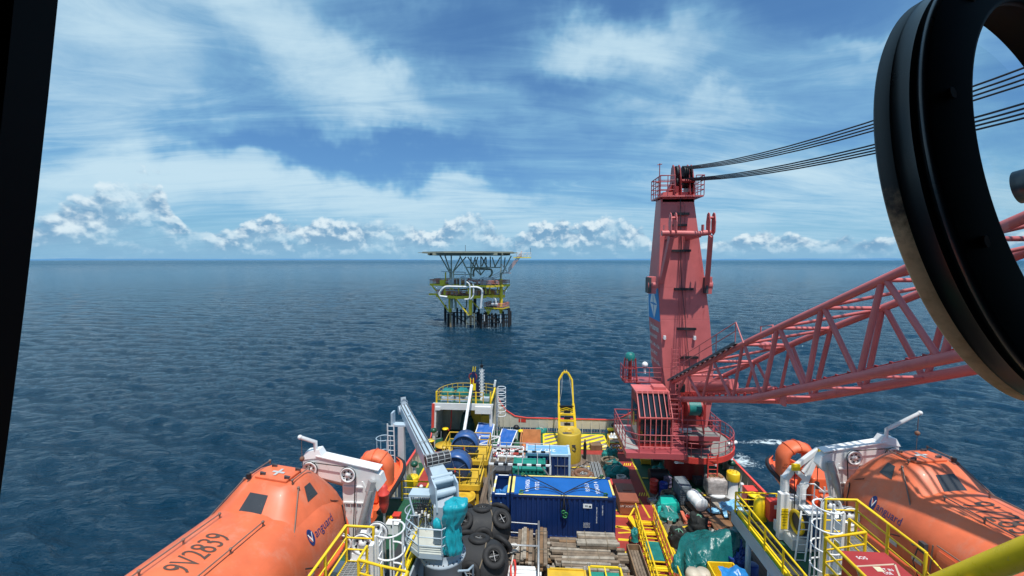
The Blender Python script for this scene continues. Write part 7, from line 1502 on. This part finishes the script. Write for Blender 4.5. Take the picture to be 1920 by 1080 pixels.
# ------------------------------------------------------------------ rescue boats and their white frame
def rescue(s):
    t = thing('rescue_boat', 'small orange rescue boat with arched roll bar %s' % ('behind the white right-hand frame' if s > 0 else 'behind the left white davit'), 'rescue boat', (11.9 if s > 0 else -7.6, 19.3, 4.6), 'small orange rescue boats')
    Y0, Y1 = (19.8, 25.0) if s > 0 else (18.6, 23.6); cx, z0 = (13.75, 3.7) if s > 0 else (-8.45, 3.6); hw = 1.0
    b = MB(); n = 14; st = []
    for i in range(n+1):
        f = i/n; y = Y0+(Y1-Y0)*f; w = hw*(1 if f < .65 else math.sqrt(max(.02, 1-((f-.65)/.36)**2))); kz = z0+.35*max(0, (f-.6)/.4)**2; sh = z0+1.0+.35*max(0, f-.5)
        st.append([(cx-w, y, sh), (cx-w*.95, y, sh-.35), (cx-w*.55, y, kz+.1), (cx, y, kz-.1), (cx+w*.55, y, kz+.1), (cx+w*.95, y, sh-.35), (cx+w, y, sh), (cx+w*.8, y, sh), (cx+w*.75, y, sh-.35), (cx-w*.75, y, sh-.35), (cx-w*.8, y, sh)])
    m = 11; b.add([v for r_ in st for v in r_], [[i*m+j, i*m+(j+1) % m, (i+1)*m+(j+1) % m, (i+1)*m+j] for i in range(n) for j in range(m)]); b.add(st[0], [list(range(m))]); b.build('hull', ORGD, t, .03)
    b = MB()
    for q in (0, 6): b.tube([Vector(st[i][q])+Vector((.05 if q else -.05, 0, -.1)) for i in range(n+1)], .12, 8)
    b.build('fender', BLK, t)
    b = MB(); b.hexa([(cx-.6, Y0+1.0, z0+.7), (cx+.6, Y0+1.0, z0+.7), (cx+.6, Y0+2.4, z0+.7), (cx-.6, Y0+2.4, z0+.7)], [(cx-.5, Y0+1.1, z0+1.95), (cx+.5, Y0+1.1, z0+1.95), (cx+.5, Y0+2.1, z0+2.0), (cx-.5, Y0+2.1, z0+2.0)]); cn = b.build('console', ORGD, t, .08, 3)
    b = MB(); b.box((cx, Y0+1.03, z0+1.35), (.5, .03, .09)); b.box((cx, Y0+1.03, z0+1.35), (.09, .035, .45)); b.build('console_marking', MT['reflective'], cn)
    b = MB(); b.hexa([(cx-.5, Y0+.1, z0+.7), (cx+.5, Y0+.1, z0+.7), (cx+.5, Y0+.8, z0+.7), (cx-.5, Y0+.8, z0+.7)], [(cx-.42, Y0+.15, z0+1.3), (cx+.42, Y0+.15, z0+1.3), (cx+.42, Y0+.7, z0+1.4), (cx-.42, Y0+.7, z0+1.4)]); b.build('locker', ORG, t, .06, 3)
    b = MB(); yr = 23.0 if s > 0 else 21.0; xr = cx-.05; rr_ = .68; top = 5.8 if s > 0 else 5.55; pts = [(xr-rr_, yr, z0+.9)]+[(xr-rr_*math.cos(a), yr+.1, top-rr_*.25+rr_*.95*math.sin(a)) for a in [i*PI/10 for i in range(11)]]+[(xr+rr_, yr, z0+.9)]
    nn = 16; vs = []
    for i, p in enumerate(pts):
        p = Vector(p); dd = (Vector(pts[min(i+1, 12)])-Vector(pts[max(i-1, 0)])).normalized(); nr = dd.cross(YA).normalized()
        vs += [p+nr*.27*math.cos(2*PI*j/nn)+YA*(.52*math.sin(2*PI*j/nn)) for j in range(nn)]
    b.add(vs, [[i*nn+j, i*nn+(j+1) % nn, (i+1)*nn+(j+1) % nn, (i+1)*nn+j] for i in range(12) for j in range(nn)], True); ar = b.build('roll_bar', ORG, t)
    each('strap', ORGD, ar, [lambda b, i=i: b.tube([Vector(pts[i])+(Vector(pts[i+1])-Vector(pts[i-1])).cross(YA).normalized()*.29*math.cos(q)+YA*.54*math.sin(q) for q in [k*PI/8 for k in range(17)]], .025, 5) for i in (4, 6, 8)])
    b = MB(); b.text('SOLAS\nRESCUE', .16, frame((xr-rr_, yr-.43, z0+1.7), XA, ZA), .002); b.build('lettering', BLK, ar)
    b = MB(); [b.tube([(cx-.7+.3*k, Y0+1.2+.5*k, z0+.9), (cx-.6+.3*k, Y0+1.6+.5*k, z0+1.5)], .05, 6) for k in range(4)]; b.sphere((cx-.3, Y0+3.0, z0+1.3), .25, 10, 8); b.build('deck_gear', REDD, t)
rescue(1); rescue(-1)
def rescue_frame():
    y = 20.3; Q = lambda px, py, yy=20.3: gy(px, py, yy)
    t = thing('rescue_davit', 'white twin gooseneck frame beside the right rescue boat', 'davit', (11.8, y, 3.0)); tip = Q(1535, 842)
    for a, k, m in (((1471, 1000), (1472, 893), (1488, 877)), ((1502, 1025), (1503, 912), (1510, 905))):
        p = Q(*a); p.z = 3.0; k = Q(*k); p.x = k.x; m = Q(*m); b = MB(); b.bar(p, k, .29, .27); b.bar(k-Vector((0, 0, .1)), m, .26, .25); b.bar(m-Vector((.05, 0, .05)), tip, .21, .21); b.build('gooseneck', WHTC, t, .02)
    b = MB(); b.bar(Q(1490, 880), Q(1512, 900), .22); b.tube([Q(1506, 885), Q(1528, 850)], .09, 10); b.bar(Q(1474, 925), Q(1503, 935), .1); b.build('cross_link', WHTC, t)
    b = MB(); p = Q(1492, 876, 20.1); b.box(p, (.35, .1, .3)); b.box(tip+Vector((0, -.15, 0)), (.2, .1, .15)); b.build('yellow_bracket', YELB, t)
    b = MB(); b.tube([Q(1490, 885, 20.1), Q(1489, 1000, 20.1)], .022, 5); b.tube([tip, tip-Vector((0, 0, 1.6))], .018, 5); b.build('wire', BLK, t)
    b = MB(); b.cyl(tip-Vector((0, 0, 1.9)), .1, .3, 10); b.build('hook', RUST, t)
    a, d = Q(1455, 926, 20.0), Q(1474, 1000, 20.0); b = MB(); a.x += .22; b.b2((a.x, 20.0, 3.05), (d.x+.1, 20.3, a.z)); cb = b.build('control_cabinet', WHTC, t, .02)
    b = MB(); b.b2((a.x+.06, 19.985, 3.6), (a.x+.36, 20.0, 4.6)); b.build('warning_placard', YELB, cb); b = MB(); [b.text(s_, .07, frame((a.x+.21, 19.98, 4.45-k*.13), XA, ZA), .002) for k, s_ in enumerate(('WARNING', 'KEEP CLEAR', 'RESCUE', 'BOAT', 'DAVIT', 'ONLY'))]; b.text('OFF ON', .09, frame((a.x+.22, 19.995, 5.4), XA, ZA), .002); b.build('cabinet_lettering', BLK, cb)
    b = MB(); a = Q(1470, 990, 20.0); b.b2((a.x, 19.3, 3.02), (a.x+1.5, 20.9, 3.55)); b.b2((a.x+.1, 20.2, 3.55), (a.x+.9, 20.8, 4.9)); b.build('winch_base', WHT, t, .02); b = MB(); b.cyl((a.x+.4, 19.7, 4.15), .52, .3, 24, M=Matrix.Rotation(PI/2, 3, 'Y')); w = b.build('winch', DKG, t); b = MB(); b.torus((a.x+.38, 19.7, 4.15), .47, .08, 28, 8, M=Matrix.Rotation(PI/2, 3, 'Y')); b.build('winch_rim', YEL, w)
    b = MB(); p, q = Q(1498, 1065, 18.6), Q(1512, 958, 19.3); ladder(b, p, q, .42, r=.03); b.b2((q.x-.05, 19.1, q.z-.1), (q.x+.65, 19.8, q.z)); b.bar((q.x+.62, 19.15, 3), (q.x+.62, 19.15, q.z), .07); rail(b, [(q.x, 19.8, q.z), (q.x+.62, 19.8, q.z), (q.x+.62, 19.15, q.z)], h=1.0, mids=(.5,)); b.build('step_ladder', WHTC, t)
    b = MB(); b.b2((q.x+.1, 19.2, 3.2), (q.x+.58, 19.75, q.z-.15)); b.build('blue_cabinet', paint('cabinet_blue', (.03, .10, .22), .5, .1, .3), t, .02)
    t = thing('fire_hose_box', 'red fire hose box lettered F by the yellow railing', 'box', (10.8, 21, 3)); a = gy(1438, 935, 21.3); b = MB(); b.b2((a.x, 21.0, a.z-1.0), (a.x+.85, 21.5, a.z)); bx_ = b.build('box', REDB, t, .02); b = MB(); b.text('F', .42, frame((a.x+.55, 20.99, a.z-.62), XA, ZA), .004); b.b2((a.x+.2, 20.985, a.z-.35), (a.x+.45, 20.995, a.z-.15)); b.build('lettering', WHTC, bx_)
    b = MB(); b.bar((a.x+.4, 21.2, 3), (a.x+.4, 21.2, a.z-1.0), .1); b.build('stand', WHT, t)
    t = thing('yellow_locker', 'yellow domed cover left of the red fire box', 'locker', (10.6, 21.4, 3)); a = gy(1430, 940, 21.6); b = MB(); b.lathe([(.3, 0), (.34, .1), (.3, .9), (.22, 1.15), (0, 1.2)], (a.x-.05, 21.7, 3.0), 20); b.build('cover', YELB, t)
    t = thing('red_locker', 'red cabinet at the right bulwark beside the stout bollard', 'locker', (14.0, 28.3, 0)); b = MB(); b.b2((13.6, 27.9, .1), (14.3, 28.6, 1.15)); b.build('body', REDB, t, .02); b = MB(); b.b2((13.7, 27.88, .3), (14.2, 27.9, .9)); b.build('door', PLY, t)
rescue_frame()
# ------------------------------------------------------------------ shelter and upper deck at the port quarter
def shelter():
    x0, x1, y0, y1, h = -9.3, -4.1, 36.5, 39.5, 3.5
    t = thing('stern_shelter', 'white open-fronted shelter at the left stern with railed green top', 'shelter', ((x0+x1)/2, 38, 0))
    b = MB(); b.b2((x0, y0, h-.02), (x1, y1, h+.06)); b.build('top_deck', GRND, t)
    b = MB(); b.hexa([(x0, y0-.12, h-.5), (x1, y0-.12, h-.5), (x1, y0, h-.5), (x0, y0, h-.5)], [(x0-.05, y0-.12, h+.08), (x1+.1, y0-.12, h+.08), (x1+.1, y0, h+.08), (x0-.05, y0, h+.08)]); b.b2((-5.6, y0-.3, h-.75), (-4.2, y0-.12, h-.12)); b.bar((x0+.15, y0-.05, h-.4), (x0+.6, y0-.05, h-.4), .3, .3); b.build('fascia', WHT, t, .01)
    each('post', WHT, t, [lambda b: b.hexa([(x0-.1, y0-.15, 0), (x0+.1, y0-.15, 0), (x0+.1, y0+.1, 0), (x0-.1, y0+.1, 0)], [(x0, y0-.12, h-.4), (x0+.25, y0-.12, h-.4), (x0+.25, y0+.1, h-.4), (x0, y0+.1, h-.4)]), lambda b: b.b2((x1-.25, y0-.12, 0), (x1, y0+.1, h-.4)), lambda b: b.b2((-6.0, y1-1.0, 0), (-5.85, y1-.85, h-.05)), lambda b: b.b2((-7.0, y1-1.4, 0), (-6.9, y1-1.3, h-.05))])
    b = MB(); b.b2((x0, y1-.1, 0), (x1, y1, h-.03)); b.b2((x0-.06, y0, 0), (x0, y1, h-.03)); [b.b2((x0+.3+k*.62, y1-.2, 0), (x0+.36+k*.62, y1-.1, h-.05)) for k in range(8)]; b.build('back_wall', BEI, t)
    b = MB(); b.b2((x0+.05, y0+.6, .2), (x0+.12, y1-.2, h-.3)) ; [b.bar((x0+.14, y0+.5, .7+k*.6), (x0+.14, y1-.3, .7+k*.6), .06) for k in range(4)]; b.build('side_frames', WHT, t)
    b = MB(); b.bar((x0-.1, y0-.2, 1.0), (x0-.0, y0-.2, h+.05), .22, .12); b.bar((x0-.14, y0-1.2, .0), (x0-.1, y0-.2, 1.1), .1, .4); b.build('red_edge', MT['cap_red'], t)
    b = MB(); b.tube([(x0+.8, y0+.4, 0), (x0+.9, y0+.6, .6), (x0+1.3, y0+.8, .9), (x0+1.4, y0+.9, 2.8)], .05, 8); b.sphere((x0+1.1, y0+.7, .85), .14, 8, 6); b.build('fire_main', REDB, t)
    b = MB(); b.b2((-5.2, y0+.8, .05), (-4.4, y0+1.4, 2.2)); b.b2((-6.3, y0+1.8, .05), (-5.4, y0+2.2, 2.4)); b.build('yellow_cabinet', YELD, t, .02)
    b = MB(); b.b2((-8.8, y0+.7, h-.55), (-4.4, y0+2.6, h-.5)); b.build('ceiling_tray', DKG, t)
    tag(lump((-6.6, y0+1.5, .05), (1.3, 1.0, 1.9), .2, 1.5, seed=5, fold=.05).build('covered_winch', paint('tarp_dkgreen', (.01, .05, .04), .7, .2, bump=.4)), 'dark green covered heap inside the stern shelter', 'tarpaulin')
    b = MB(); z = h+.06; rail(b, [(x0+.2, y0, z), (x1-.8, y0, z)], h=1.0, sp=1.1, r=.03, post=.04); 
    arc = [(x0+.2, y0, z)]+[(x0+.2+1.9*(1-math.cos(a)), y0+.4+(y1-y0-.6)*math.sin(a), z) for a in [i*PI/12 for i in range(1, 7)]]+[(x1-.9, y1-.2, z), (x1, y1-.6, z)]; rail(b, arc, h=1.0, sp=1.2, r=.03, post=.035); b.build('top_railing', YELD, t)
    b = MB(); [b.bar((xx, y0, z), (xx, y0, z+1.05), .13) for xx in (x0+.25, x1-1.45, x1-.15)]; b.bar((x1-.15, y0, z+.1), (x1+.1, y1-1.6, z+1.0), .12); b.build('stout_post', YEL, t)
    # bags and drums on top
    SKY = paint('bag_white', (.42, .50, .60), .5, .15, bump=.4)
    for px, lab in ((838.5, 'white sack with teal cover on the shelter top, left one'), (865, 'white sack with teal cover on the shelter top, right one')):
        c = gz(px, 752, 3.6); t2 = thing('big_sack', lab, 'sack', (c.x, c.y+.4, 3.56), 'covered sacks on the shelter top'); lump((c.x, c.y+.45, 3.56), (1.2, 1.0, .7), .12, 2, seed=px, p=4, fold=.04).build('sack', SKY, t2); lump((c.x, c.y+.45, 4.0), (1.22, 1.05, .62), .12, 1.8, seed=px+3, p=3).build('cover', TEAL, t2)
    # lattice mast
    c = gz(903.5, 749, 3.6); t = thing('signal_mast', 'slim white step mast with black aerial on the stern shelter', 'mast', (c.x, c.y, 3.56)); b = MB(); b.tube([(c.x, c.y, 3.56), (c.x, c.y, 6.5)], .09, 10); [b.box((c.x, c.y, 3.9+k*.3), (.5, .06, .05)) for k in range(9)]; [b.box((c.x, c.y, 4.05+k*.3), (.3, .18, .09)) for k in range(8)]; b.cyl((c.x, c.y, 3.56), .2, .25, 12, .12); b.build('pole', WHT, t); b = MB(); b.tube([(c.x, c.y, 6.5), (c.x, c.y, 7.25)], .035, 6); b.cyl((c.x, c.y, 6.55), .14, .25, 10); b.build('aerial', BLK, t)
    # small stowed boom with a long white pole in front
    c = gz(889, 745, 3.6); t = thing('stern_davit', 'small dark blue folded crane on the stern shelter', 'crane', (c.x, c.y, 3.56)); b = MB(); b.hexa([(c.x-.15, c.y, 3.56), (c.x+.45, c.y, 3.56), (c.x+.45, c.y+.4, 3.56), (c.x-.15, c.y+.4, 3.56)], [(c.x+.3, c.y, 5.1), (c.x+.7, c.y, 5.1), (c.x+.7, c.y+.3, 5.1), (c.x+.3, c.y+.3, 5.1)]); b.bar((c.x+.15, c.y+.1, 3.7), (c.x-.05, c.y+.1, 6.0), .3, .3); b.build('column', paint('navy_paint', (.01, .02, .09), .4, .1, .2), t); b = MB(); b.torus((c.x-.1, c.y, 5.5), .35, .05, 16, 6, M=Matrix.Rotation(PI/2, 3, 'X')); b.box((c.x-.1, c.y, 5.1), (.3, .2, .3)); b.build('winch', REDD, t); b = MB(); [b.tube([(c.x-.15+o, c.y, 5.8), (c.x+o-.05, c.y, 6.45)], .045, 6) for o in (0, .2)]; b.box((c.x+.05, c.y-.1, 4.6), (.25, .15, .6)); b.build('yellow_hook', YELB, t)
    a, d = gy(884.5, 722, 36.3), gy(869, 817, 33.2); t = thing('white_pole', 'long white pole leaning from the shelter top down to the reel stands', 'pole', d); b = MB(); b.tube([a, d], .13, 14); b.build('tube', WHTC, t); b = MB(); [b.tube([a+Vector((o, 0, 0)), a+Vector((o*1.2, .1, .6))], .04, 6) for o in (-.1, .12)]; b.build('fork', YELB, t)
    c = gz(939, 757, 3.3); t = thing('hooped_ladder', 'white hooped ladder at the right end of the stern shelter', 'ladder', (c.x, c.y, 0)); b = MB(); cage(b, (c.x, c.y+.2), .42, 2.2, 4.7, .42, .1, 1.4*PI, 3, .03); b.build('cage', WHTC, t); b = MB(); ladder(b, (c.x-.35, c.y+.2, .05), (c.x-.35, c.y+.2, 4.7), .42, (0, 1, 0)); b.build('ladder', WHTC, t)
    c = gz(925, 745, 3.6); t = thing('floodlight', 'white upright floodlight on the shelter corner post', 'lamp', (c.x, c.y, 3.56)); b = MB(); b.tube([(c.x+.1, c.y, 4.6), (c.x+.2, c.y, 5.2)], .1, 10); b.build('lamp', WHTC, t); b = MB(); b.tube([(c.x, c.y, 3.56), (c.x+.1, c.y, 4.7)], .05, 6); b.build('stand', YEL, t)
    c = gz(910, 752, 3.6); b = MB(); b.b2((c.x-.3, c.y-.1, 3.57), (c.x+.35, c.y+.4, 3.9)); tag(b.build('grey_box', GRY, None, .02), 'small grey box at the foot of the white step mast', 'box')
shelter()
# ------------------------------------------------------------------ loose gear lying about the deck
def loose():
    HB = paint('hose_black', (.02, .02, .022), .6, .3); HO = paint('hose_orange', (.50, .16, .05), .6, .2)
    rr = random.Random(12)
    def run(px, mat, r_, lab, name='hose', cat='hose'):
        P = [gz(*q, .06) for q in px]; pts = []
        for a, d in zip(P[:-1], P[1:]):
            for i in range(6): f = i/6; v = a.lerp(d, f); v.x += .10*math.sin(7*f+a.x*3)*(f*(1-f)*4); v.y += .12*math.sin(5*f+a.y*2)*(f*(1-f)*4); v.z = .06+r_+.01; pts.append(v)
        pts.append(P[-1]+Vector((0, 0, r_+.01))); b = MB(); b.tube(pts, r_, 7); tag(b.build(name, mat), lab, cat)
    run([(1035, 872), (1078, 880), (1100, 866), (1122, 872)], HB, .03, 'black hose snaking between the yellow tank and rusty flange')
    run([(1085, 905), (1125, 900), (1140, 912)], HO, .025, 'orange hose beside the rusty ring flange')
    run([(1240, 985), (1275, 975), (1300, 985), (1335, 1000)], HB, .025, 'black cable trailing across the right-hand deck behind the black bundles')
    run([(1300, 1000), (1345, 1022), (1385, 1008), (1398, 985)], HO, .022, 'orange line running in front of the brown sheet')
    run([(1215, 885), (1232, 915), (1228, 950)], ROPEW, .03, 'pale rope lying along the right edge of the red walkway', 'rope', 'rope')
    run([(1185, 985), (1180, 1012), (1190, 1030)], HB, .025, 'black cable over the yellow markings beside the gangway')
    run([(930, 870), (925, 900), (915, 940), (925, 965)], ROPEB, .03, 'brown rope lying between the reel stands and blue basket', 'rope', 'rope')
    def crate(px, py, sx_, sy, h, mat, lab, rz=0.0, slats=True):
        p = gz(px, py, 0); M = Matrix.Rotation(rz, 3, 'Z'); c = Vector((p.x, p.y+sy/2, 0)); t = thing('small_crate', lab, 'crate', (c.x, c.y, .06)); b = MB()
        k = max(2, int(h/.14))
        for i in range(k):
            z = .08+(h-.06)*i/k
            for s_ in (-1, 1): b.box(c+M@Vector((0, s_*sy/2, z+.06)), (sx_, .03, (h/k)*.8), M=M); b.box(c+M@Vector((s_*sx_/2, 0, z+.06)), (.03, sy, (h/k)*.8), M=M)
        b.build('slats', mat, t); b = MB(); b.box(c+Vector((0, 0, h-.05)), (sx_*.94, sy*.94, .03), M=M); b.build('lid', mat, t)
        b = MB(); [b.box(c+M@Vector((a*sx_/2, d*sy/2, h/2+.03)), (.06, .06, h), M=M) for a in (-1, 1) for d in (-1, 1)]; b.build('corner_post', mat, t)
    crate(1118, 846, .9, .6, .5, WOOD2, 'small brown slatted crate behind the pipe bundle', .1)
    crate(1212, 872, .7, .7, .45, YELD, 'yellow slatted crate under the left edge of the crane walkway', -.1)
    crate(1232, 865, .8, .6, .5, WOOD3, 'grey slatted crate at the foot of the crane platform', .2)
    crate(1312, 912, .6, .5, .55, DKG, 'dark metal crate between the grey stack and wrapped pallet', .1)
    crate(1225, 948, .5, .4, .3, GALV, 'small grey metal crate beside the netting at the walkway edge', .3)
    crate(1297, 895, .6, .6, .6, BLU, 'small blue crate tucked behind the red access ladder', .0)
    crate(1352, 1030, .7, .5, .35, WOOD, 'low slatted crate half under the green tarpaulin edge', .4)
    for px, py, m, lab in ((1256, 985, WHTC, 'white plastic bucket near the turquoise box'), (1290, 978, REDB, 'red plastic bucket near the orange beams'), (1146, 826, YELB, 'yellow plastic bucket beside the bottle rack')):
        p = gz(px, py, 0); t = thing('bucket', lab, 'bucket', (p.x, p.y, .06)); b = MB(); b.lathe([(.11, 0), (.15, .32), (.16, .32), (.14, .3), (.1, .02), (0, .02)], (p.x, p.y, .06), 20); b.build('pail', m, t); b = MB(); b.torus((p.x, p.y, .36), .15, .008, 16, 5, M=Matrix.Rotation(.9, 3, 'X'), a0=0, a1=PI); b.build('handle', GALV, t)
    # gear on the left boat deck
    p = gy(720, 947, 16.8); t = thing('pressure_vessel', 'red bottle-shaped vessel beside the left davit strut', 'vessel', (p.x, p.y, 3)); b = MB(); b.lathe([(.02, -.35), (.10, -.3), (.17, -.1), (.2, .05), (.2, .45), (.23, .46), (.23, .52), (.16, .55), (.15, .8), (.05, .9), (0, .9)], p, 24); b.build('shell', REDB, t); b = MB(); b.tube([(p.x, p.y, 3.0), (p.x, p.y, p.z-.3)], .05, 8); b.build('stand', GALV, t)
    for i, (px, py, m, sz, lab) in enumerate(((735, 1003, WHTC, (.6, .4, .5), 'white locker on the left boat deck near the hooped ladder'), (742, 985, REDB, (.35, .35, .45), 'small red locker on the left boat deck'), (728, 990, YEL, (.3, .3, .4), 'small yellow locker on the left boat deck'))):
        q = gz(px, py, 3.0); t = thing('deck_locker', lab, 'locker', (q.x, q.y, 3)); b = MB(); b.b2((q.x-sz[0]/2, q.y, 3.0), (q.x+sz[0]/2, q.y+sz[1], 3+sz[2])); b.build('body', m, t, .02); b = MB(); b.b2((q.x-sz[0]/2-.02, q.y-.02, 3+sz[2]), (q.x+sz[0]/2+.02, q.y+sz[1]+.02, 3.04+sz[2])); b.build('lid', m, t, .01)
        b = MB(); b.b2((q.x-.05, q.y-.03, 2.9+sz[2]), (q.x+.05, q.y-.005, 2.96+sz[2])); b.build('latch', DKG, t)
loose()
